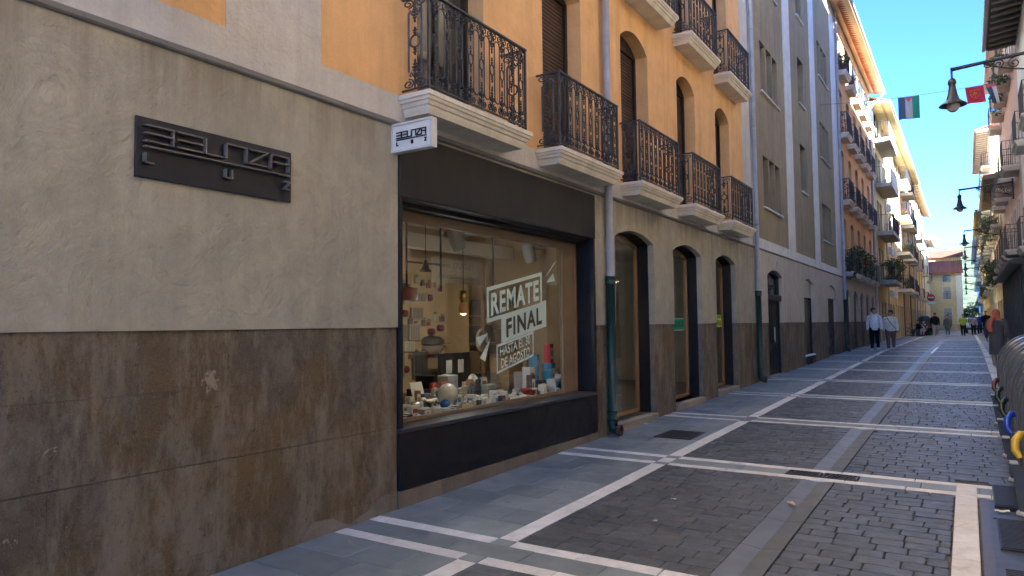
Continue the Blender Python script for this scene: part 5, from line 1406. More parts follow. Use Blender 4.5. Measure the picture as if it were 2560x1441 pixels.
# bicycle leaning by the wall and a pushchair
def bicycle(x, y, label):
    t = thing('bicycle', (x, y, gz(60)), label, 'bicycle'); z = gz(60)+.34
    bk = paint((.02,.02,.022), .5)
    for dx in (-.52, .52):
        w = MB(); w.tube([(x+dx+.33*math.cos(i*.3142), y, z+.33*math.sin(i*.3142)) for i in range(20)], .02, 6, closed=True); w.build('tyre', bk, t)
        w = MB()
        for i in range(10): w.tube([(x+dx, y, z), (x+dx+.32*math.cos(i*.628), y, z+.32*math.sin(i*.628))], .004, 3)
        w.build('spokes', MAT['zinc'], t)
    f_ = MB()
    for a, b in (((-.52,0),(-.15,.5)),((-.15,.5),(.38,.48)),((.38,.48),(-.05,-.02)),((-.05,-.02),(-.52,0)),((-.05,-.02),(-.17,.58)),((.36,.58),(.52,0))): f_.tube([(x+a[0],y,z+a[1]),(x+b[0],y,z+b[1])], .018, 6)
    f_.build('frame', paint((.05,.05,.055), .4), t)
    h = MB(); h.tube([(x+.34,y-.28,z+.68),(x+.36,y,z+.62),(x+.34,y+.28,z+.68)], .014, 6); h.build('handlebar', MAT['zinc'], t)
    s_ = MB(); s_.ball((x-.18,y,z+.62), (.13,.07,.035), 8, 6); s_.build('saddle', bk, t)
bicycle(.55, 64.6, 'dark bicycle parked beside the brick pier on the left')
def pram(x, y, label):
    t = thing('pushchair', (x, y, gz(60)), label, 'pushchair'); z = gz(60)
    for dx in (-.28, .28):
        for dy in (-.35, .35):
            w = MB(); w.tube([(x+dx, y+dy+.13*math.cos(i*.524), z+.15+.13*math.sin(i*.524)) for i in range(12)], .02, 6, closed=True); w.build('wheel', paint((.02,.02,.022), .6), t)
    c = MB(); c.tube([(x-.28,y-.35,z+.15),(x-.25,y+.3,z+.75),(x-.25,y+.55,z+1.02)], .014, 6); c.tube([(x+.28,y-.35,z+.15),(x+.25,y+.3,z+.75),(x+.25,y+.55,z+1.02)], .014, 6); c.tube([(x-.25,y+.55,z+1.02),(x+.25,y+.55,z+1.02)], .018, 6); c.tube([(x-.28,y+.35,z+.15),(x-.25,y-.2,z+.6)], .014, 6); c.tube([(x+.28,y+.35,z+.15),(x+.25,y-.2,z+.6)], .014, 6)
    c.build('chassis', paint((.03,.03,.032), .5), t)
    s_ = MB(); s_.lathe([(0,.36),(.20,.38),(.27,.5),(.28,.62)], (0,0,0), 14, T=Matrix.Translation((x,y,z)) @ Matrix.Diagonal((1,1.5,1,1))); s_.build('carrycot', paint((.035,.03,.03), .8), t)
    h = MB(); h.lathe([(.285,.62),(.28,.75),(.22,.87),(.10,.93),(0,.94)], (0,0,0), 14, T=Matrix.Translation((x,y,z)) @ Matrix.Diagonal((1,1.45,1,1)), a0=0, a1=math.pi); h.build('hood', paint((.30,.20,.17), .8), t)
pram(1.72, 64.4, 'dark pushchair with a rose brown hood beside the man in pale trousers')
bn = MB(); bn.cbox((.75, 63.6, gz(60)), (1.35, 64.1, gz(60)+.42), .03); bn.cbox((.70, 63.58, gz(60)+.42), (1.40, 64.12, gz(60)+.47), .01); bn.build('stone_bench', paint((.10,.11,.125), .7), None, 'dark grey block bench below the seated people', 'bench')

# ---------------------------------------------------------------- scraps on the ground
def scrap(x, y, w, l, rot, c, label, name='paper_scrap'):
    z = gz(y)+.006; m = MB(); n = 4; V = []; F = []
    for i in range(n+1):
        for k in range(n+1):
            u, v_ = (i/n-.5)*w, (k/n-.5)*l; V.append((x+u*math.cos(rot)-v_*math.sin(rot), y+u*math.sin(rot)+v_*math.cos(rot), z+.006*(1+math.sin(i*2.1+k*1.3+x*9))))
    for i in range(n):
        for k in range(n): a = i*(n+1)+k; F.append((a, a+n+1, a+n+2, a+1))
    m.add(V, F, 0, True); m.build(name, paint(c, .8), None, label, 'litter', 'scraps lying on the street')
scrap(2.86, 6.35, .05, .10, .6, (.50,.38,.22), 'dry leaf lying in the central channel', 'dry_leaf')
scrap(1.95, 6.0, .05, .03, .2, (.7,.7,.68), 'tiny white scrap on the left setts near the shop'); scrap(2.05, 5.3, .04, .025, 1.2, (.66,.66,.64), 'tiny white scrap on the left setts nearer the camera')
scrap(.14, 10.95, .09, .06, .4, (.74,.75,.80), 'white crumpled paper beside the second doorstep'); scrap(.10, 9.9, .05, .05, 1.0, (.7,.7,.72), 'small paper on the pavement below the first doorstep')
scrap(4.35, 6.9, .10, .06, .3, (.70,.70,.68), 'torn white paper on the ribbed platform lid'); scrap(4.4, 5.9, .05, .04, 1.0, (.66,.66,.64), 'small white scrap on the nearer platform lid')
scrap(3.5, 14.2, .06, .05, .3, (.7,.7,.7), 'small white scrap on the right setts beyond the second strip'); scrap(.35, 3.7, .12, .03, 2.6, (.30,.30,.31), 'thin grey strip of card at the foot of the brown wall')
# ---------------------------------------------------------------- people
SKIN = {'tan': plain('tan_skin', (.50,.30,.21), .55, .08, 20), 'fair': plain('light_skin', (.50,.31,.22), .55, .08, 20), 'brown': plain('brown_skin', (.27,.15,.10), .55, .08, 20)}
def fabric(name, c, stripes=None):
    t = NT(name); n = t.noise(14, 4, .6); cc = t.ramp(n, [(.3, sc(c, .82)), (.7, sc(c, 1.1))])
    if stripes: cc = t.mix(t.ramp(t.noise(9, 2, .5), [(.47, 0.0), (.50, 1.0)]), cc, stripes)
    return t.fin(cc, .9, t.bump(t.noise(9, 5, .6, dist=.8), .55, .03), spec=.2)
def skinned(verts, edges, radii, root=0, sub=1):
    me = bpy.data.meshes.new('figure'); me.from_pydata(verts, edges, [])
    ob = bpy.data.objects.new('figure', me); col.objects.link(ob)
    ob.modifiers.new('Skin', 'SKIN')
    d = me.skin_vertices[0].data
    for i, r in enumerate(radii): d[i].radius = r if isinstance(r, tuple) else (r, r); d[i].use_root = (i == root)
    ob.modifiers['Skin'].branch_smoothing = .5
    ob.modifiers['Skin'].use_smooth_shade = True
    s_ = ob.modifiers.new('Sub', 'SUBSURF'); s_.levels = sub; s_.render_levels = sub
    bpy.context.view_layer.update()
    dg = bpy.context.evaluated_depsgraph_get(); out = bpy.data.meshes.new_from_object(ob.evaluated_get(dg))
    V = [v.co.copy() for v in out.vertices]; F = [list(p.vertices) for p in out.polygons]
    bpy.data.objects.remove(ob); bpy.data.meshes.remove(me); bpy.data.meshes.remove(out)
    return V, F
def loft(m, rings, n=14, mi=0, caps=True):
    V = []; F = []
    for (cx, cy, cz, rx, ry) in rings:
        for k in range(n): a = 2*math.pi*k/n; V.append((cx+rx*math.cos(a), cy+ry*math.sin(a), cz))
    for i in range(len(rings)-1):
        for k in range(n): k2 = (k+1) % n; F.append((i*n+k, i*n+k2, (i+1)*n+k2, (i+1)*n+k))
    if rings[0][2] > rings[-1][2]: F = [f[::-1] for f in F]
    if caps: F.append([(len(rings)-1)*n+k for k in range(n)] if rings[-1][2] > rings[0][2] else [k for k in range(n)]); 
    m.add(V, F, mi, True)
def person(loc, face, H, label, top, legs, shoe, hair, skin='tan', stride=.12, swing=.10, sit=False, coat=None, girth=1.0, look=0.0, hood=False, bag=None, hijab=None, armbend=.0, longhair=False, sleeves=None, patt=None):
    """face: heading in radians (0 looks along +Y). All lengths are shares of the height H."""
    x, y, z = loc; t = thing('person', loc, label, 'person')
    T = Matrix.Translation((x, y, z)) @ Matrix.Rotation(face, 4, 'Z') @ Matrix.Scale(H, 4)
    S = stride
    hipz = .27 if sit else .52
    dz = hipz-.52
    J = {}
    for s, k in ((-1, 'L'), (1, 'R')):
        ph = s
        if sit:
            J['knee'+k] = Vector((s*.055, .25, .275)); J['ank'+k] = Vector((s*.055, .26, .05)); J['toe'+k] = Vector((s*.06, .35, .018))
        else:
            J['knee'+k] = Vector((s*.052, ph*S*.55+.015, .285)); J['ank'+k] = Vector((s*.05, ph*S-.01-(.05 if ph < 0 and S > .05 else 0), .045+(.02 if ph < 0 and S > .05 else 0))); J['toe'+k] = J['ank'+k]+Vector((s*.006, .095, -.028))
        J['hip'+k] = Vector((s*.05, 0, hipz))
        J['sho'+k] = Vector((s*.108*(.85+.15*girth), 0, .803+dz))
        J['elb'+k] = Vector((s*.145*(.8+.2*girth), -ph*swing*.55-.01, .635+dz))
        J['wri'+k] = Vector((s*(.150*(.8+.2*girth)-armbend*.06), -ph*swing+.04+armbend*.10, .495+dz+armbend*.10))
    hd = Vector((math.sin(-look)*.0, 0, 0)); ca, sa = math.cos(look), math.sin(look)
    hv = lambda a, b, c: (a*ca-b*sa, a*sa+b*ca+.008, c+dz)
    V = []; E = []; Rr = []; idx = {}
    def v(n, p, r, par=None):
        idx[n] = len(V); V.append(tuple(p)); Rr.append(r)
        if par is not None: E.append((idx[par], idx[n]))
    v('pel', (0,0,.53+dz), (.082*girth,.058*girth)); v('bel', (0,.004,.61+dz), (.076*girth,.055*girth), 'pel'); v('che', (0,.004,.72+dz), (.086*girth,.056*girth), 'bel')
    v('nb', (0,0,.815+dz), (.040,.036), 'che'); v('nk', (0,.004,.858+dz), (.031,.033), 'nb')
    v('h1', hv(0,.006,.893), (.045,.052), 'nk'); v('h2', hv(0,.002,.940), (.050,.059), 'h1'); v('h3', hv(0,-.002,.980), (.032,.038), 'h2')
    v('nose', hv(0,.064,.914), (.008,.009), 'h1')
    for s, k in ((-1, 'L'), (1, 'R')):
        v('ear'+k, hv(s*.051,-.002,.922), (.006,.010), 'h2')
        v('s'+k, J['sho'+k], .033, 'che'); v('e'+k, J['elb'+k], .024, 's'+k); v('w'+k, J['wri'+k], .016, 'e'+k)
        d = (J['wri'+k]-J['elb'+k]).normalized(); pl = J['wri'+k]+d*.035; v('p'+k, pl, (.021,.012), 'w'+k)
        side = Vector((0,1,0))
        for fi in range(4):
            off = side*(-.016+.0105*fi); L = (.040,.047,.044,.034)[fi]
            a = pl+d*.022+off; v('f%d%s' % (fi, k), a, .0055, 'p'+k); v('g%d%s' % (fi, k), a+d*L*.55+Vector((-s*.006,0,0)), .005, 'f%d%s' % (fi, k)); v('i%d%s' % (fi, k), a+d*L*.9+Vector((-s*.016,0,0)), .004, 'g%d%s' % (fi, k))
        v('t1'+k, pl+side*.026+d*.006+Vector((-s*.008,0,0)), .006, 'p'+k); v('t2'+k, pl+side*.036+d*.026+Vector((-s*.014,0,0)), .0048, 't1'+k)
        v('hp'+k, J['hip'+k]+Vector((0,0,-.03)), .058*girth, 'pel'); v('k'+k, J['knee'+k], .036, 'hp'+k); v('a'+k, J['ank'+k], .022, 'k'+k); v('to'+k, J['toe'+k], (.020,.016), 'a'+k)
    BV, BF = skinned(V, E, Rr)
    b = MB(); b.add(BV, BF, 0, True, T); b.build('body', SKIN[skin], t)
    for s in (-1, 1):
        e = MB(); e.ball(hv(s*.019,.055,.925), .0042, 6, 5, 0, T); e.build('eye', MAT['blackpaint'], t)
    e = MB(); e.ball(hv(0,.057,.888), (.014,.006,.004), 6, 4, 0, T); e.build('mouth', paint((.25,.09,.08), .6), t)
    # clothing
    tm = fabric('top_cloth', top, patt); g = girth
    c = MB()
    if coat is None: hem = .48 if not sit else .50+0*dz
    else: hem = coat
    hz = (hem+dz) if not sit else .50+dz
    rings = [(0,0,hz,.094*g,.068*g),(0,.002,hz+.02,.100*g,.073*g),(0,.004,.60+dz,.097*g,.071*g),(0,.004,.70+dz,.106*(.75+.25*g),.073*g),(0,.002,.765+dz,.112*(.8+.2*g),.066),(0,0,.795+dz,.100,.056),(0,0,.815+dz,.078,.050),(0,0,.830+dz,.054,.046),(0,.004,.842+dz,.040,.042)]
    if coat is not None and coat < .45: rings = [(0,0,hz,.112*g,.090*g),(0,0,(hz+.5+dz)/2,.108*g,.086*g)] + [(0,0,.52+dz,.104*g,.078*g)] + rings[2:]
    loft(c, rings, 16)
    for s, k in ((-1, 'L'), (1, 'R')):
        a, e, w = J['sho'+k], J['elb'+k], J['wri'+k]
        c.tube([a+Vector((-s*.055,0,-.012)), a+Vector((-s*.025,0,-.006)), a+Vector((s*.002,0,-.018)), a.lerp(e,.3), a.lerp(e,.65), e, e.lerp(w,.5), w-(w-e)*.08, w], [.020,.034,.041,.041,.038,.035,.032,.029,.024], 10)
    if hood: c.tube([(-.055,.01,.83+dz),(-.06,-.04,.84+dz),(0,-.065,.845+dz),(.06,-.04,.84+dz),(.055,.01,.83+dz)], [.016,.026,.032,.026,.016], 8)
    c.v = [tuple(T @ Vector(p)) for p in c.v]; c.build('coat' if coat else 'top', tm, t)
    if sleeves is not None:
        c = MB()
        for s, k in ((1, 'R'),): c.tube([T @ J['elb'+k], T @ J['elb'+k].lerp(J['wri'+k], .5), T @ J['wri'+k]], [.036*H,.034*H,.028*H], 10)
        c.build('pale_sleeve', fabric('sleeve_cloth', sleeves), t)
    c = MB(); loft(c, [(0,0,.56+dz,.094*g,.066*g),(0,0,.50+dz,.096*g,.070*g),(0,0,.465+dz,.090*g,.066*g)], 14, caps=False)
    for s, k in ((-1, 'L'), (1, 'R')):
        h, kn, an = J['hip'+k], J['knee'+k], J['ank'+k]
        c.tube([h+Vector((0,0,.01)), h.lerp(kn,.35), kn, kn.lerp(an,.45), an+Vector((0,0,.012))], [.060*g,.056*g,.044,.040,.030], 12)
    c.v = [tuple(T @ Vector(p)) for p in c.v]; c.build('trousers', fabric('trouser_cloth', legs), t)
    for s, k in ((-1, 'L'), (1, 'R')):
        an, to = J['ank'+k], J['toe'+k]; m = MB()
        m.tube([an+Vector((0,-.03,-.012)), an+Vector((0,0,-.010)), an.lerp(to,.55)+Vector((0,0,-.002)), to+Vector((0,.005,.004)), to+Vector((0,.022,.0))], [.022,.028,.028,.024,.010], 10)
        m.v = [tuple(T @ Vector((p[0], p[1], max(p[2], 0.004)))) for p in m.v]; m.build('shoe', paint(shoe, .6), t)
    hm = MB()
    if hijab is None:
        hm.ball(hv(0,-.020,.968), (.0545,.058,.038), 14, 10, 0, T); hm.ball(hv(0,-.040,.945), (.046,.030,.040), 10, 8, 0, T)
        hm.v = [p for p in hm.v]
        if longhair: hm.tube([T @ Vector(hv(0,-.045,.95)), T @ Vector(hv(0,-.062,.90)), T @ Vector(hv(0,-.060,.82)), T @ Vector(hv(0,-.050,.76))], [.04*H,.048*H,.042*H,.012*H], 10)
        else: hm.ball(hv(0,-.046,.925), (.038,.028,.030), 8, 6, 0, T)
        hm.build('hair', plain('hair_strands', hair, .5, .3, 40, .3), t)
    else:
        loft(hm, [(0,.0,.800+dz,.090,.072),(0,-.002,.830+dz,.066,.062),(0,-.004,.868+dz,.054,.062),(0,-.004,.91+dz,.060,.068),(0,-.004,.955+dz,.056,.064),(0,-.006,.988+dz,.036,.042),(0,-.006,.999+dz,.008,.01)], 16)
        sx = -1
        hm.tube([(sx*.02,-.06,.86+dz),(sx*.07,-.062,.81+dz),(sx*.095,-.075,.74+dz),(sx*.098,-.082,.66+dz),(sx*.085,-.084,.60+dz)], [.03,.040,.046,.046,.034], 10)
        hm.v = [tuple(T @ Vector(p)) for p in hm.v]; hm.build('headscarf', fabric('scarf_cloth', hijab), t)
    if bag:
        m = MB(); m.tube([T @ Vector((.06,.055,.80+dz)), T @ Vector((.0,.085*g,.70+dz)), T @ Vector((-.085*g,.07,.56+dz)), T @ Vector((-.11*g,.03,.50+dz))], .008*H, 6); m.cbox((-.14*g,.0,.44+dz), (-.085*g,.10,.50+dz), .01, 0, T); m.build('shoulder_bag', paint(bag, .5), t)
    return t
g60 = gz(60)
person((.98, 32.05, g60), math.pi, 1.76, 'man in a white hoodie and black joggers walking beside a woman', (.80,.82,.86), (.012,.013,.017), (.75,.76,.78), (.02,.015,.012), 'tan', .11, .09, hood=True, look=.9)
person((1.53, 32.4, g60), math.pi, 1.66, 'woman in a cream cardigan and brown trousers with a cross body bag', (.78,.77,.68), (.15,.105,.10), (.65,.62,.55), (.02,.014,.012), 'tan', .08, .06, girth=1.25, look=-.8, bag=(.03,.028,.028))
wb = person((4.86, 24.3, gz(24.3)), -.05, 1.62, 'woman seen from behind in a brick red headscarf and long grey dress', (.085,.090,.105), (.20,.19,.18), (.30,.28,.25), (0,0,0), 'tan', .05, .04, coat=.20, girth=1.12, hijab=(.52,.16,.10))
person((2.10, 62.3, g60), math.pi, 1.80, 'man in a black hooded top and pale grey trousers walking away from the pushchair', (.010,.012,.018), (.42,.44,.45), (.7,.7,.7), (.015,.012,.012), 'brown', .12, .06, hood=True, girth=1.15)
person((2.88, 63.7, g60), math.pi, 1.62, 'woman in a grey green coat and blue jeans with a black bag', (.13,.155,.15), (.16,.23,.36), (.6,.6,.58), (.03,.02,.016), 'tan', .05, .03, coat=.36, girth=1.2, bag=(.01,.01,.012))
person((3.88, 63.7, g60), math.pi, 1.68, 'person in a lime green jacket and dark trousers looking down', (.42,.58,.06), (.02,.02,.024), (.02,.02,.02), (.04,.025,.02), 'tan', .04, .0, girth=1.12, armbend=1.0)
person((4.56, 66.7, g60), math.pi, 1.66, 'long haired woman in a lilac grey top and dark trousers with a shoulder strap', (.36,.36,.45), (.012,.013,.018), (.12,.07,.06), (.012,.01,.012), 'tan', .06, .03, longhair=True, bag=(.03,.03,.035))
person((4.98, 68.3, g60), math.pi, 1.76, 'man in a royal blue jacket with one pale sleeve', (.03,.065,.33), (.03,.04,.07), (.6,.6,.6), (.012,.01,.01), 'tan', .06, .03, sleeves=(.7,.68,.6), armbend=.6)
person((5.36, 65.1, g60), math.pi, 1.90, 'tall person in black clothes beside the right hand pavement', (.010,.011,.016), (.012,.012,.016), (.14,.09,.07), (.02,.016,.014), 'brown', .07, .03, girth=1.1, armbend=.5)
person((.92, 63.7, g60+.0), 2.2, 1.68, 'seated person in dark clothes next to the bicycle', (.012,.012,.016), (.10,.09,.09), (.05,.05,.05), (.015,.012,.012), 'tan', 0, 0, sit=True, armbend=.6)
person((1.28, 63.75, g60+.0), 2.9, 1.64, 'seated person in a black and white patterned top leaning to the pushchair', (.70,.68,.64), (.55,.38,.42), (.05,.05,.05), (.02,.015,.012), 'tan', 0, 0, sit=True, armbend=.8, patt=(.03,.03,.035))
# ---------------------------------------------------------------- goods in the shop window
ZS = .741
def item(name, label, cat, loc, group='goods in the shop window'): return thing(name, loc, label, cat, group)
def carton(x, y, z, w, d, h, c, label, rot=0.0, face=None, lidc=None):
    """box with folded lid edge and a printed front panel; w along y, d along x"""
    t = item('carton', label, 'box', (x, y, z)); T = Matrix.Translation((x,y,z)) @ Matrix.Rotation(rot, 4, 'Z')
    m = MB(); m.cbox((-d/2,-w/2,0), (d/2,w/2,h), .003, 0, T); m.build('body', paint(c, .55), t)
    m = MB(); m.box((-d/2+.002,-w/2+.004,h-.0005), (d/2-.002,0-.001,h+.0015), 0, T); m.box((-d/2+.002,.001,h-.0005), (d/2-.002,w/2-.004,h+.0015), 0, T); m.build('flap', paint(lidc or c, .55), t)
    if face:
        m = MB(); m.box((d/2,-w*.36,h*.2), (d/2+.0012,w*.36,h*.8), 0, T); m.build('front_print', paint(face, .5), t)
        m = MB(); m.box((d/2+.0012,-w*.2,h*.34), (d/2+.002,w*.12,h*.6), 0, T); m.build('picture', paint(sc(face, .25) if sum(face) > .9 else (.6,.6,.6), .5), t)
    return t
def plate(x, y, z, s, label, tilt=.25, c=(.72,.73,.70), depth=.012, name='switch_plate', ry=0.0, cat='switch plate'):
    t = item(name, label, cat, (x, y, z)); T = Matrix.Translation((x,y,z)) @ Matrix.Rotation(ry, 4, 'Z') @ Matrix.Rotation(-tilt, 4, 'Y')
    m = MB(); m.cbox((-depth,-s*.42,0), (0,s*.42,s*1.15), .004, 0, T); m.build('frame', paint(c, .35), t)
    m = MB(); m.cbox((0,-s*.2,s*.3), (.006,s*.2,s*.85), .003, 0, T); m.build('rocker', paint(sc(c, .92), .35), t)
def bulb(x, y, z, r, c, label, lean=1.2, metal=0.0, capc=(.5,.45,.3), rot=0.0, rough=.15):
    t = item('light_bulb', label, 'light bulb', (x, y, z)); T = Matrix.Translation((x,y,z+r)) @ Matrix.Rotation(rot, 4, 'Z') @ Matrix.Rotation(lean, 4, 'X')
    m = MB(); m.lathe([(0,-r),(r*.5,-r*.87),(r*.87,-r*.5),(r,0),(r*.87,r*.5),(r*.55,r*.95),(r*.38,r*1.4)], (0,0,0), 14, 0, 'Z', T); m.build('globe', paint(c, rough, metal), t)
    m = MB(); m.lathe([(r*.38,r*1.4),(r*.42,r*1.45),(r*.40,r*2.1),(r*.2,r*2.25),(0,r*2.27)], (0,0,0), 12, 0, 'Z', T); m.build('screw_cap', paint(capc, .35, .8), t)
def tin(x, y, z, r, h, c, label, lid=(.6,.6,.6), name='small_tin', cat='tin'):
    t = item(name, label, cat, (x, y, z))
    m = MB(); m.lathe([(0,0),(r,0),(r*1.02,h*.05),(r*1.02,h*.75),(r*.9,h*.82),(r*.6,h*.84)], (x,y,z), 14); m.build('body', paint(c, .4), t)
    m = MB(); m.lathe([(r*.62,h*.82),(r*.62,h),(0,h)], (x,y,z), 12); m.build('lid', paint(lid, .35), t)
def cup(x, y, z, r, h, c, label, name='plastic_tub', cat='tub'):
    t = item(name, label, cat, (x, y, z)); m = MB(); m.lathe([(0,.004),(r*.8,.0),(r,h),(r*1.08,h),(r*1.08,h+.008),(r*.96,h+.008),(r*.76,.012),(0,.012)], (x,y,z), 16); m.build('wall', paint(c, .35), t)
    b = MB(); b.lathe([(r*1.08,h-.004),(r*1.12,h+.003),(r*1.08,h+.010)], (x,y,z), 16); b.build('rim', paint(sc(c, .8), .35), t)
W_ = (.74,.75,.72)
carton(-.95, 5.42, ZS, .20, .10, .13, W_, 'white carton with grey print at the left end of the display', .2, (.35,.37,.38))
plate(-.42, 5.10, ZS, .16, 'flat white sample plate lying at the left corner of the sill', 1.5, (.62,.66,.64), name='sample_plate')
plate(-.55, 4.98, ZS, .18, 'second pale sample plate lying under the first at the left corner', 1.5, (.5,.52,.5), name='sample_plate', ry=.3)
plate(-.62, 5.30, ZS, .20, 'pale dish with a lime green tag near the left end', 1.45, (.55,.66,.30), name='lime_tag')
bulb(-.62, 5.55, ZS, .060, (.42,.46,.48), 'long clear grey bulb lying towards the left end', 1.3, .2, rot=.5)
plate(-.95, 6.02, ZS, .24, 'white switch plate leaning behind the chrome bulb', .30)
bulb(-.70, 5.92, ZS, .075, (.55,.52,.46), 'mirror chrome bulb lying beside the switch plate', 1.4, .9, rot=-.4, rough=.08)
bulb(-.52, 5.90, ZS, .055, (.02,.10,.38), 'glossy blue bulb standing upside down', 3.14, .1, (.03,.03,.03))
bulb(-.60, 5.99, ZS, .045, (.03,.26,.12), 'glossy green bulb just behind the blue one', 3.14, .1, (.03,.03,.03))
bulb(-.80, 6.30, ZS, .120, (.66,.66,.64), 'large white opal globe in the middle left of the display', 3.0, .0, rough=.3)
tin(-.38, 5.58, ZS, .065, .075, (.42,.44,.43), 'flat grey canister in front of the opal globe')
carton(-.40, 5.42, ZS, .13, .09, .065, (.34,.36,.36), 'small grey carton with a round window near the left front', .1, (.55,.58,.58))
cup(-.36, 5.76, ZS, .07, .03, (.68,.72,.71), 'shallow white dish at the front of the sill', 'white_dish', 'dish')
tin(-.33, 5.98, ZS, .05, .085, (.50,.43,.16), 'gold foiled jar at the front of the sill', (.45,.12,.10))
tin(-.34, 6.10, ZS, .024, .085, (.45,.38,.18), 'slim gold bottle right of the foiled jar'); tin(-.35, 6.18, ZS, .026, .09, (.40,.33,.14), 'second slim gold bottle, nearer the black tin')
tin(-.38, 6.32, ZS, .030, .085, (.03,.03,.035), 'small black tin with a white cap', (.7,.7,.7)); tin(-.40, 6.40, ZS, .032, .08, (.02,.02,.025), 'small black tin with a dark cap', (.05,.05,.05)); tin(-.40, 6.48, ZS, .030, .09, (.75,.76,.74), 'small white bottle right of the black tins', (.75,.76,.74))
for i, (x, y, r) in enumerate(((-.36, 6.62, .3), (-.46, 6.70, 1.0), (-.60, 6.66, -.4), (-.52, 6.86, .7), (-.42, 6.92, -.2))):
    plate(x, y, ZS+.002*i, .10, ['first', 'second', 'third', 'fourth', 'fifth'][i]+' of the scattered white packets in the middle of the sill, from the left', 1.45, (.62,.63,.58), name='small_packet', ry=r, cat='packet')
carton(-1.05, 6.62, ZS, .20, .16, .30, (.40,.42,.43), 'tall grey carton behind the opal globe', 0, (.32,.34,.36))
for k in range(3): carton(-1.0, 6.82, ZS+.045*k, .16, .12, .044, (.50,.10,.08) if k % 2 else (.60,.55,.50), ['lowest', 'middle', 'topmost'][k]+' of the red and white cartons stacked behind the packets', .1)
for k in range(3): carton(-.98, 7.02, ZS+.045*k, .19, .12, .044, (.05,.08,.24) if k % 2 else (.20,.07,.14), ['lowest', 'middle', 'topmost'][k]+' of the blue cartons stacked right of the red ones', -.1)
# clear plastic bag
t = item('plastic_bag', 'crumpled clear plastic bag in the middle of the display', 'bag', (-.85, 7.2, ZS)); br = random.Random(4); m = MB()
V = []; F = []
for i in range(9):
    for k in range(14):
        a = 2*math.pi*k/14; r = (.16+br.uniform(-.03,.03))*(1-.35*abs(i/8-.35)); V.append((-.85+r*.7*math.cos(a), 7.2+r*1.25*math.sin(a), ZS+.30*i/8+br.uniform(-.01,.01)*(i > 0)))
for i in range(8):
    for k in range(14): F.append((i*14+k, i*14+(k+1) % 14, (i+1)*14+(k+1) % 14, (i+1)*14+k))
m.add(V, F); m.build('film', MAT['clearglass'], t)
m = MB(); m.cbox((-.90, 7.1, ZS+.001), (-.80, 7.28, ZS+.16), .01); m.build('contents', paint((.45,.44,.40), .6), t)
for k in range(2):
    t = item('terminal_strip', ['left', 'right'][k]+' white terminal strip lying in front of the plastic bag', 'terminal strip', (-.36, 6.98+k*.17, ZS)); m = MB(); m.box((-.385, 6.91+k*.17, ZS), (-.335, 7.06+k*.17, ZS+.015)); m.build('base', paint((.62,.63,.56), .5), t)
    for q in range(6):
        m = MB(); m.cbox((-.38, 6.915+k*.17+q*.024, ZS+.015), (-.34, 6.933+k*.17+q*.024, ZS+.042), .003); m.build('terminal', paint((.66,.67,.60), .5), t)
cup(-.40, 7.34, ZS, .070, .10, (.50,.03,.03), 'large red plastic tub near the front'); cup(-.42, 7.50, ZS, .050, .075, (.42,.06,.06), 'smaller red plastic tub right of the large one'); cup(-.44, 7.60, ZS, .050, .06, (.05,.08,.35), 'small blue plastic tub right of the red tubs')
carton(-.40, 7.74, ZS, .085, .085, .13, (.66,.66,.58), 'cream box standing in front of the dark boxes', .1); carton(-.50, 7.86, ZS, .10, .09, .17, (.03,.03,.035), 'black box with white print behind the cream box', 0, (.5,.5,.5)); carton(-.60, 7.78, ZS+.0, .10, .08, .24, (.08,.04,.03), 'dark brown box with a white label behind the cream box', 0, (.7,.7,.7))
carton(-.45, 8.16, ZS, .26, .12, .17, (.66,.68,.68), 'wide white carton with blue picture at the right end', .0, (.10,.32,.55)); carton(-.50, 8.40, ZS, .14, .12, .22, (.60,.61,.62), 'white carton with a red top beside the wide white carton', .1, (.25,.3,.35), (.55,.05,.05))
carton(-.70, 8.42, ZS, .15, .14, .36, (.06,.28,.52), 'tall blue carton at the right end, lower of two', .15, (.55,.57,.58)); carton(-.70, 8.42, ZS+.363, .12, .10, .26, (.55,.05,.06), 'red and white carton standing on the tall blue one', .15, (.70,.70,.70))
carton(-.82, 8.22, ZS+.12, .13, .12, .36, (.07,.27,.50), 'second tall blue carton with a white side, left of the first', .4, (.6,.6,.62)); carton(-.82, 8.22, ZS, .20, .16, .118, (.10,.04,.10), 'flat purple carton under the second tall blue one')
carton(-.72, 7.92, ZS, .13, .12, .33, (.62,.63,.62), 'tall white carton with a red disc print', 0, (.55,.08,.10)); carton(-.90, 8.02, ZS+.0, .0+.17, .13, .26, (.42,.40,.37), 'grey carton with two round windows', .0, (.62,.62,.60))
carton(-1.30, 8.28, ZS, .40, .30, .42, (.40,.27,.13), 'large brown cardboard box at the back of the display', .05, None); carton(-1.28, 8.66, ZS, .34, .25, .50, (.36,.24,.115), 'second brown cardboard box at the back, nearer the partition', .2, None)
cup(-1.35, 6.55, ZS+.14, .12, .15, (.02,.02,.025), 'black plant pot shaped shade standing at the back', 'black_shade', 'lamp shade')
carton(-1.35, 6.55, ZS, .36, .26, .138, (.035,.03,.03), 'dark low box under the black shade', .0)
t = item('ring_stand', 'small yellow ring shaped holder near the black shade', 'holder', (-1.25, 6.82, ZS+.14)); m = MB(); m.tube([(-1.25, 6.82+.07*math.cos(i*.45), ZS+.21+.07*math.sin(i*.45)) for i in range(14)], .022, 6, closed=True); m.build('ring', paint((.50,.34,.10), .5), t)
m = MB(); m.cbox((-1.30, 6.76, ZS+.001), (-1.20, 6.88, ZS+.145), .01); m.build('base', MAT['shelfdark'], t)
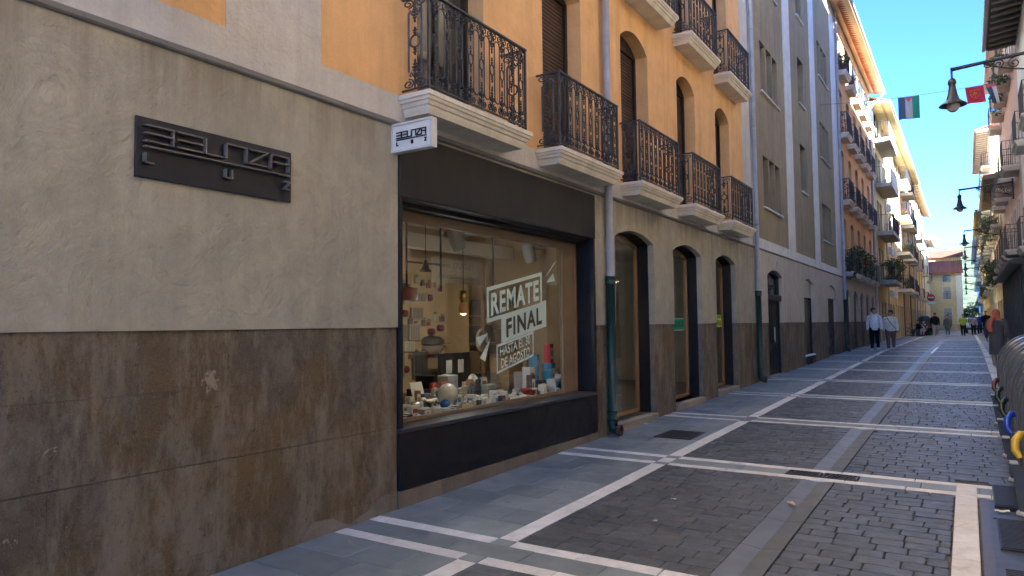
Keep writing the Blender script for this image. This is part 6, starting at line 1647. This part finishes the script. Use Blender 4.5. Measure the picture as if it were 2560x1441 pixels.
t = item('spot_lamp', 'small white spot lamp tilted on its stand', 'lamp', (-1.1, 7.22, ZS)); m = MB(); m.tube([(-1.1,7.22,ZS),(-1.1,7.22,ZS+.16)], .012, 6); m.lathe([(0,0),(.07,0),(.07,.012),(0,.014)], (-1.1,7.22,ZS), 14); m.build('stand', paint((.5,.5,.5), .4), t)
m = MB(); m.lathe([(0,-.08),(.05,-.075),(.055,.06),(.05,.06),(.04,-.05)], (0,0,0), 14, 0, 'Z', Matrix.Translation((-1.1,7.22,ZS+.2)) @ Matrix.Rotation(1.0, 4, 'X')); m.build('head', paint((.7,.7,.67), .35), t)
t = item('demonstration_board', 'tall black demonstration board with two white switches', 'display board', (-1.7, 7.62, ZS)); m = MB(); m.cbox((-1.74,7.28,ZS), (-1.68,7.93,ZS+.52), .005); m.build('panel', MAT['shelfdark'], t)
for k in range(2):
    m = MB(); m.cbox((-1.679,7.38+k*.26,ZS+.25), (-1.667,7.50+k*.26,ZS+.43), .003); m.cbox((-1.667,7.41+k*.26,ZS+.29), (-1.66,7.47+k*.26,ZS+.38), .002); m.build('switch', paint((.70,.70,.64), .4), t)
# lamps and fittings hung on the tan back panel
XB = -2.139
WI = [('wall_plaque', (6.98,1.55,.20,.24), (.36,.31,.24), 'square grey wall light high on the tan panel, leftmost of its row'), ('wall_plaque', (7.24,1.55,.22,.22), (.44,.37,.27), 'pale fluted wall light right of the grey square one'), ('wall_plaque', (7.36,1.10,.30,.36), (.16,.145,.12), 'large dark grid wall light low on the tan panel'), ('wall_plaque', (6.92,1.10,.24,.30), (.28,.235,.17), 'square bronze wall light left of the dark grid one'),
      ('wall_plaque', (7.14,1.36,.20,.14), (.62,.56,.42), 'small pale rectangular wall light in the middle of the tan panel'), ('wall_plaque', (6.72,.98,.14,.18), (.30,.24,.17), 'small framed fitting at the left edge of the tan panel'), ('wall_plaque', (6.74,1.86,.13,.12), (.30,.12,.10), 'small dark red square fitting at the upper left'), ('wall_plaque', (7.30,1.80,.24,.16), (.33,.28,.20), 'slatted bronze fitting in the upper row'), ('wall_plaque', (7.36,2.02,.30,.12), (.38,.33,.26), 'row of pale sample strips at the top of the tan panel'), ('wall_plaque', (6.95,2.03,.16,.22), (.24,.22,.19), 'grey faceted fitting in the top row')]
for nm, (yc, zc, w, h), c, lab in WI:
    t = item(nm, lab, 'wall light', (XB, yc, zc-h/2)); m = MB(); m.cbox((XB,yc-w/2,zc-h/2), (XB+.05,yc+w/2,zc+h/2), .008); m.build('case', paint(c, .45), t)
    m = MB()
    for k in range(4): m.box((XB+.0495, yc-w*.4+k*w*.21, zc-h*.38), (XB+.058, yc-w*.4+k*w*.21+w*.12, zc+h*.38))
    m.build('louvre', paint(sc(c, .7), .45), t)
DC = [(7.04,1.80),(7.55,2.02),(7.50,1.24),(7.06,1.06),(6.83,1.12),(7.80,1.60),(7.60,1.55),(7.20,2.02)]
for i, (yc, zc) in enumerate(DC):
    t = item('price_disc', ['dark red round tag above the row of square lights','dark red round tag at the top right of the panel','dark red round tag beside the dark shade','dark red round tag on the bronze light','dark red round tag at the lower left','dark red round tag near the partition','dark red round tag in the panel centre','dark red round tag in the top row'][i], 'tag', (XB, yc, zc), 'round red tags on the display panel'); m = MB(); m.lathe([(0,.07),(.045,.07),(.048,.066),(.048,.0)], (XB,yc,zc), 14, 0, 'X'); m.build('disc', paint((.16,.03,.035), .5), t)
t = item('half_round_shade', 'wide dark half round wall shade in the centre of the panel', 'wall light', (XB, 7.62, 1.38)); m = MB(); m.lathe([(.20,0),(.19,.06),(.14,.10),(0,.12)], (XB,7.62,1.38), 16, 0, 'Z', a0=-math.pi/2, a1=math.pi/2); m.box((XB,7.42,1.378), (XB+.2,7.82,1.385)); m.build('shade', paint((.12,.11,.09), .5), t); m = MB(); m.lathe([(.0,-.14),(.14,-.12),(.18,-.03),(.19,0)], (XB,7.62,1.36), 16, 0, 'Z', a0=-math.pi/2, a1=math.pi/2); m.build('bowl', paint((.45,.38,.27), .4), t)
t = item('oval_mirror_ring', 'cream oval ring fitting beside the partition', 'wall light', (-1.74, 8.02, 1.35)); m = MB(); m.tube([(-1.6+.0*i, 8.10+.12*math.cos(i*.3142), 1.42+.15*math.sin(i*.3142)) for i in range(20)], .02, 8, closed=True); m.tube([(-1.6,8.1,1.27),(-1.6,8.1,.742)], .008, 6); m.build('ring', paint((.55,.48,.34), .4), t)
t = item('ball_wall_lamp', 'black ball shaped wall lamp on a short arm', 'wall light', (XB, 8.2, 1.5)); m = MB(); m.tube([(XB,8.35,1.52),(-2.0,8.30,1.54),(-1.95,8.2,1.52)], .012, 6); m.build('arm', MAT['castiron'], t); m = MB(); m.ball((-1.95,8.18,1.52), .06, 12, 8); m.build('ball', MAT['blackpaint'], t)
t = item('swing_arm_lamp', 'wall lamp with a brass swing arm and small red shade', 'wall light', (XB, 8.55, 1.7)); m = MB(); m.tube([(XB,8.30,1.92),(-1.9,8.40,1.95),(-1.8,8.52,1.90)], .01, 6); m.build('arm', paint((.45,.30,.08), .3, .8), t); m = MB(); m.lathe([(.04,1.90),(.075,1.74),(.07,1.74),(.035,1.89)], (-1.8,8.52,0), 14); m.build('shade', paint((.40,.06,.07), .7), t)
# hanging lamps and ceiling fittings
def pendant(x, y, zt, zb, label, parts, group='hanging lamps in the shop'):
    t = thing('pendant_lamp', (x, y, zb), label, 'pendant lamp', group); m = MB(); m.tube([(x,y,zt),(x,y,zb+.12)], .005, 5); m.build('cord', MAT['castiron'], t); m = MB(); m.lathe([(0,zt-.001),(.05,zt-.001),(.045,zt-.03),(0,zt-.035)], (x,y,0), 12); m.build('ceiling_rose', paint((.4,.38,.33), .5), t)
    for nm, prof, mt in parts:
        m = MB(); m.lathe([(r, zb+z) for r, z in prof], (x,y,0), 16); m.build(nm, mt, t)
    return t
GLOW = emit('glowing_filament_glass', (.30,.13,.03), .012)
p1 = pendant(-.9, 6.74, 3.0, 1.80, 'pendant lamp with a glowing amber bulb left of the window lettering', [('holder', [(.0,.26),(.04,.25),(.05,.16),(.035,.10)], paint((.45,.28,.05), .25, .9)), ('bulb', [(.03,.12),(.05,.08),(.062,.03),(.05,-.02),(.025,-.04),(0,-.045)], GLOW)])
p2 = pendant(-1.0, 5.83, 3.0, 1.92, 'pendant lamp with a small green and dark red drum shade at the left', [('shade', [(.12,.0),(.125,.01),(.125,.13),(.02,.14)], paint((.20,.07,.06), .6)), ('diffuser', [(.118,.0),(.1,-.004),(0,-.004)], paint((.18,.30,.10), .6))])
p3 = pendant(-1.2, 6.40, 3.0, 2.28, 'thin pendant with a black cone cap, upper middle of the window', [('cap', [(0,.14),(.02,.13),(.05,.03),(.075,0),(.07,-.005)], MAT['castiron'])])
def projector(x, y, z, label):
    t = thing('ceiling_projector', (x, y, z), label, 'spotlight', 'white projectors under the shop ceiling'); m = MB(); m.cbox((x-.10,y-.02,z+.16), (x+.10,y+.18,z+.27), .01); m.build('gear_box', paint((.52,.52,.49), .5), t)
    m = MB(); m.lathe([(0,-.16),(.075,-.15),(.09,-.04),(.085,.10),(.05,.14),(0,.15)], (0,0,0), 16, 0, 'Z', Matrix.Translation((x,y-.08,z+.12)) @ Matrix.Rotation(.5, 4, 'X')); m.build('head', paint((.50,.50,.47), .5), t); m = MB(); m.tube([(x,y+.08,z+.27),(x,y+.08,3.0)], .015, 6); m.build('stem', paint((.5,.5,.5), .5), t)
projector(-.85, 6.62, 2.55, 'white projector spotlight under the ceiling, left of the pole'); projector(-.85, 8.25, 2.52, 'white projector spotlight under the ceiling, at the right end')
for (x, y, lab) in ((-.95, 7.45, 'dark vertical pole from the ceiling behind the lettering'), (-1.25, 6.12, 'dark hanging rail, left upright below the ceiling'), (-1.25, 6.75, 'dark hanging rail, right upright below the ceiling')):
    t = thing('ceiling_pole', (x, y, 1.4), lab, 'pole', 'poles under the shop ceiling'); m = MB(); m.tube([(x,y,1.75 if x > -1 else 2.05),(x,y,3.0)], .013, 6); m.build('tube', MAT['castiron'], t); m = MB(); m.lathe([(0,2.999),(.06,2.999),(.06,2.975),(.015,2.97)], (x,y,0), 12); m.build('flange', MAT['castiron'], t)
m = MB(); m.tube([(-1.25,6.12,2.38),(-1.25,6.75,2.38)], .01, 6); m.build('cross_rail', MAT['castiron'], None, 'thin dark cross rail between the two hanging uprights', 'rail')
bnr = thing('banner', (-1.74, 7.6, 2.0), 'grey paper banner reading nuevo OUTLET hung in the shop', 'banner'); m = MB(); m.box((-1.605,7.0,2.20), (-1.60,8.05,2.52)); m.build('sheet', paint((.30,.25,.17), .8), bnr)
m = MB(); text_on(m, 'nuevo OUTLET', (-1.598, 7.08, 2.40), (0,.85,0), (0,0,.075), .003); text_on(m, 'belinzaluz.com', (-1.598, 7.14, 2.26), (0,.75,0), (0,0,.07), .003); m.build('lettering', paint((.12,.10,.08), .6), bnr)
sh = thing('shelf_unit', (-1.5, 8.6, .74), 'wooden shelves with stored fittings at the right of the display', 'shelf'); 
for z in (.95, 1.35, 1.75):
    m = MB(); m.box((-2.13,8.1,z), (-1.55,8.96,z+.03)); m.build('board', MAT['wood'], sh)
m = MB(); m.box((-1.60,8.08,.742), (-1.55,8.12,2.2)); m.box((-1.60,8.92,.742), (-1.55,8.96,2.2)); m.build('upright', MAT['wood'], sh)
for i, (y, z, w, h, c) in enumerate(((8.30,.981,.25,.28,(.30,.19,.09)),(8.62,.981,.22,.22,(.38,.25,.12)),(8.35,1.381,.28,.25,(.12,.09,.07)),(8.70,1.381,.2,.2,(.26,.17,.09)),(8.45,1.781,.3,.22,(.10,.08,.07)))):
    carton(-1.82, y, z, w, .24, h, c, ['brown','tan','dark','ochre','blackish'][i]+' carton on the wooden shelves, '+['lower left','lower right','middle left','middle right','top'][i])
# things behind the arched panes
t = thing('leaning_board', (-1.2, 10.3, gz(10)+.08), 'long white board leaning inside the first arched opening', 'board'); m = MB(); m.cbox((-.02,-.08,0), (.02,.08,1.35), .004, 0, Matrix.Translation((-1.0,10.55,.27)) @ Matrix.Rotation(-.10, 4, 'X') @ Matrix.Rotation(-.12, 4, 'Y')); m.build('board_face', MAT['signwhite'], t)
t = thing('disc_lamp', (-.9, 9.45, .9), 'large round amber lamp glowing behind the first arched pane', 'lamp'); m = MB(); m.lathe([(0,-.04),(.36,-.04),(.40,-.02),(.40,.02),(.36,.04),(0,.04)], (-.62,9.42,1.55), 28, 0, 'X'); m.build('disc', emit('amber_diffuser', (1.0,.52,.15), .07), t); m = MB(); m.tube([(-.62,9.42,1.15),(-.62,9.42,.27)], .015, 6); m.lathe([(0,.28),(.18,.28),(.18,.265),(0,.262)], (-.62,9.42,0), 16); m.build('stand', MAT['castiron'], t)
t = thing('lampshade_stack', (-.75, 12.2, gz(12)+.08), 'stack of white lampshades behind the second arched pane', 'lampshades')
for k in range(7):
    r = .15+.03*math.sin(k*2.1); z = .26+k*.155; m = MB(); m.lathe([(r*.6,z+.15),(r,z),(r*.97,z),(r*.57,z+.145)], (-.70+.03*math.sin(k*1.7),12.05+.05*math.cos(k*2.3),0), 16); m.build('shade', paint((.50,.47,.40) if k % 2 else (.40,.32,.22), .8), t)
t = thing('picture_frame', (-.6, 12.2, gz(12)+.08), 'white rectangular frame standing behind the second arched pane', 'frame'); m = MB(); m.ext([rect(11.75,12.62,.26,1.42), rect(11.79,12.58,.30,1.38)], 'X', -.52, -.55); m.build('moulding', MAT['signwhite'], t)
SG1 = thing('rental_sign', (-.28, 11.95, 1.5), 'green sign with black letters ALQUILA in the second arched pane', 'sign'); m = MB(); m.box((-.286,11.95,1.50), (-.282,12.77,1.72)); m.build('sheet', MAT['signwhite'], SG1); m = MB(); m.box((-.2818,11.962,1.512), (-.2805,12.758,1.708)); m.build('green_field', paint((.02,.30,.16), .5), SG1); m = MB(); text_on(m, 'ALQUILA', (-.2795,11.99,1.545), (0,.74,0), (0,0,.13), .014); m.build('lettering', MAT['blackpaint'], SG1)
SG2 = thing('notice_sign', (-.28, 14.6, 1.5), 'lime green notice with black handwritten letters in the third arched pane', 'sign'); m = MB(); m.box((-.286,14.70,1.54), (-.282,15.16,1.80)); m.build('sheet', paint((.45,.72,.05), .5), SG2); m = MB(); text_on(m, 'SE LIQUIDA', (-.2805,14.75,1.725), (0,.36,0), (0,0,.045), .006); text_on(m, 'ARTAS', (-.2805,14.74,1.58), (0,.38,0), (0,0,.11), .014); m.build('lettering', MAT['blackpaint'], SG2)
WARM = emit('warm_lamp_glass', (1.0,.62,.25), .35)
lamps = []
for i, (y, z, lab) in enumerate(((12.3, 2.42, 'lit glass pendant cluster behind the second arch, nearest the pane'), (11.7, 2.62, 'lit glass pendant behind the second arch, further left'), (10.1, 2.55, 'lit pendant with dark cap behind the first arch'))):
    lamps.append(pendant(-1.5-.2*i, y, 3.2, z, lab, [('shade', [(.02,.14),(.10,.10),(.12,.02),(.11,.02),(.09,.09)], paint((.3,.26,.2), .4)), ('bulb', [(.02,.08),(.06,.04),(.065,0),(.04,-.045),(0,-.055)], WARM)]))
def lamp_light(parent, loc, watts, c=(1.0,.76,.48), r=.09):
    d = bpy.data.lights.new('bulb_light', 'POINT'); d.energy = watts; d.color = c; d.shadow_soft_size = r
    o = bpy.data.objects.new('bulb_light', d); col.objects.link(o); place(o, loc, parent)
lamp_light(p1, (-.9, 6.74, 1.725), 1.5, r=.022)  # fill light added just below the amber bulb to brighten the display
for p_, (y, z) in zip(lamps, ((12.3,2.32),(11.7,2.52),(10.1,2.45))): lamp_light(p_, (WP[p_.name].x, y, z), .5, r=.03)

rngi = random.Random(21)
def small_good(kind, x, y, z, label, grp):
    c = rngi.choice([(.70,.71,.68),(.62,.63,.60),(.55,.56,.52),(.04,.04,.045),(.30,.31,.32),(.70,.66,.5)])
    t = thing(kind, (x, y, z), label, kind.replace('_', ' ').split()[-1], grp); T = Matrix.Translation((x,y,z)) @ Matrix.Rotation(rngi.uniform(0, 3.1), 4, 'Z') @ Matrix.Scale(rngi.uniform(1.1, 1.6), 4)
    if kind == 'boxed_fitting':
        w, d, h = rngi.uniform(.04,.09), rngi.uniform(.03,.06), rngi.uniform(.03,.09); m = MB(); m.cbox((-d/2,-w/2,0), (d/2,w/2,h), .002, 0, T); m.build('body', paint(c, .5), t)
        m = MB(); m.box((d/2,-w*.35,h*.2), (d/2+.001,w*.35,h*.7), 0, T); m.box((-d/2-.001,-w*.35,h*.2), (-d/2,w*.35,h*.7), 0, T); m.build('print', paint(rngi.choice([(.1,.25,.5),(.5,.06,.06),(.3,.3,.3),(.55,.4,.08)]), .5), t)
    elif kind == 'small_socket':
        m = MB(); m.cbox((-.025,-.03,0), (.025,.03,.018), .004, 0, T); m.build('plate', paint(c, .4), t); m = MB(); m.lathe([(.018,.018),(.018,.03),(.010,.03),(.010,.02)], (0,0,0), 10, 0, 'Z', T); m.build('bush', paint(sc(c, .8), .4), t)
    elif kind == 'small_bulb':
        m = MB(); T2 = T @ Matrix.Translation((0,0,.02)) @ Matrix.Rotation(1.45, 4, 'X'); m.lathe([(0,-.022),(.015,-.016),(.02,0),(.014,.016),(.009,.028)], (0,0,0), 10, 0, 'Z', T2); m.build('globe', paint((.66,.66,.62), .2), t); m = MB(); m.lathe([(.009,.028),(.009,.045),(0,.048)], (0,0,0), 8, 0, 'Z', T2); m.build('cap', paint((.5,.45,.3), .3, .8), t)
    else:
        m = MB(); pts = [T @ Vector((.05*math.cos(i*.9)*(1-i*.02), .05*math.sin(i*.9)*(1-i*.02), .006+.002*i)) for i in range(16)]; m.tube(pts, .005, 5); m.build('cable', paint(rngi.choice([(.7,.7,.68),(.03,.03,.03)]), .5), t)
        m = MB(); m.cbox((.03,-.012,0), (.06,.012,.02), .003, 0, T); m.build('plug', paint((.6,.6,.58), .5), t)
taken = []
for i in range(420):
    x, y = rngi.uniform(-.95, -.32), rngi.uniform(4.72, 8.25)
    if any((x-a)**2+(y-b)**2 < .0042 for a, b in taken) or len(taken) > 120: continue
    taken.append((x, y))
def nth(n): return '%d%s' % (n, 'th' if 10 < n % 100 < 14 else {1: 'st', 2: 'nd', 3: 'rd'}.get(n % 10, 'th'))
cnt = {}
for x, y in sorted(taken, key=lambda p: p[1]/(4.17-p[0])):
    k = rngi.choice(['boxed_fitting','boxed_fitting','small_socket','small_bulb','coiled_cable']); cnt[k] = cnt.get(k, 0)+1
    small_good(k, x, y, ZS, {'boxed_fitting': 'small boxed fitting among the loose goods on the sill, %s boxed one from the left', 'small_socket': 'small socket insert among the loose goods on the sill, %s socket from the left', 'small_bulb': 'tiny bulb among the loose goods on the sill, %s tiny bulb from the left', 'coiled_cable': 'coiled cable with plug on the sill, %s coil from the left'}[k] % nth(cnt[k]), k.replace('_', ' ')+'s on the sill')
for i in range(30):
    y, z = 6.62+(i % 10)*.135+rngi.uniform(-.02,.02), (2.16, 1.66, 1.22)[i//10]+rngi.uniform(-.05,.05); w, h = rngi.uniform(.04,.09), rngi.uniform(.04,.10)
    t = thing('panel_sample', (XB, y, z), 'small fitting in the %s row of samples on the tan panel, %s from the left' % (('upper', 'middle', 'lower')[i//10], nth(i % 10+1)), 'sample', 'small samples on the display panel'); m = MB(); m.cbox((XB, y-w/2, z), (XB+rngi.uniform(.02,.05), y+w/2, z+h), .004); m.build('case', paint(rngi.choice([(.45,.38,.28),(.2,.16,.12),(.1,.09,.08),(.55,.5,.4),(.25,.08,.07)]), .4), t)
    m = MB(); m.lathe([(0,.056),(.012,.056),(.016,.05),(.016,.0)], (XB, y, z+h+.02), 8, 0, 'X'); m.build('knob', paint((.3,.26,.2), .4), t)

for i in range(34):
    x, y = rngi.uniform(-1.35, -.98), 4.8+i*.083+rngi.uniform(-.02,.02)
    if 5.9 < y < 7.15: x = rngi.uniform(-1.0, -.90)
    w, d, h = rngi.uniform(.05,.11), rngi.uniform(.04,.08), rngi.uniform(.08,.24); c = rngi.choice([(.68,.69,.66),(.05,.05,.055),(.5,.45,.35),(.30,.18,.08),(.12,.2,.4),(.45,.08,.07),(.6,.6,.62)])
    carton(x, y, ZS, w, d, h, c, 'upright carton in the crowded row behind the loose goods, %s from the left' % nth(i+1), rngi.uniform(-.4,.4), rngi.choice([(.7,.7,.68),(.15,.3,.5),(.4,.06,.06)]))
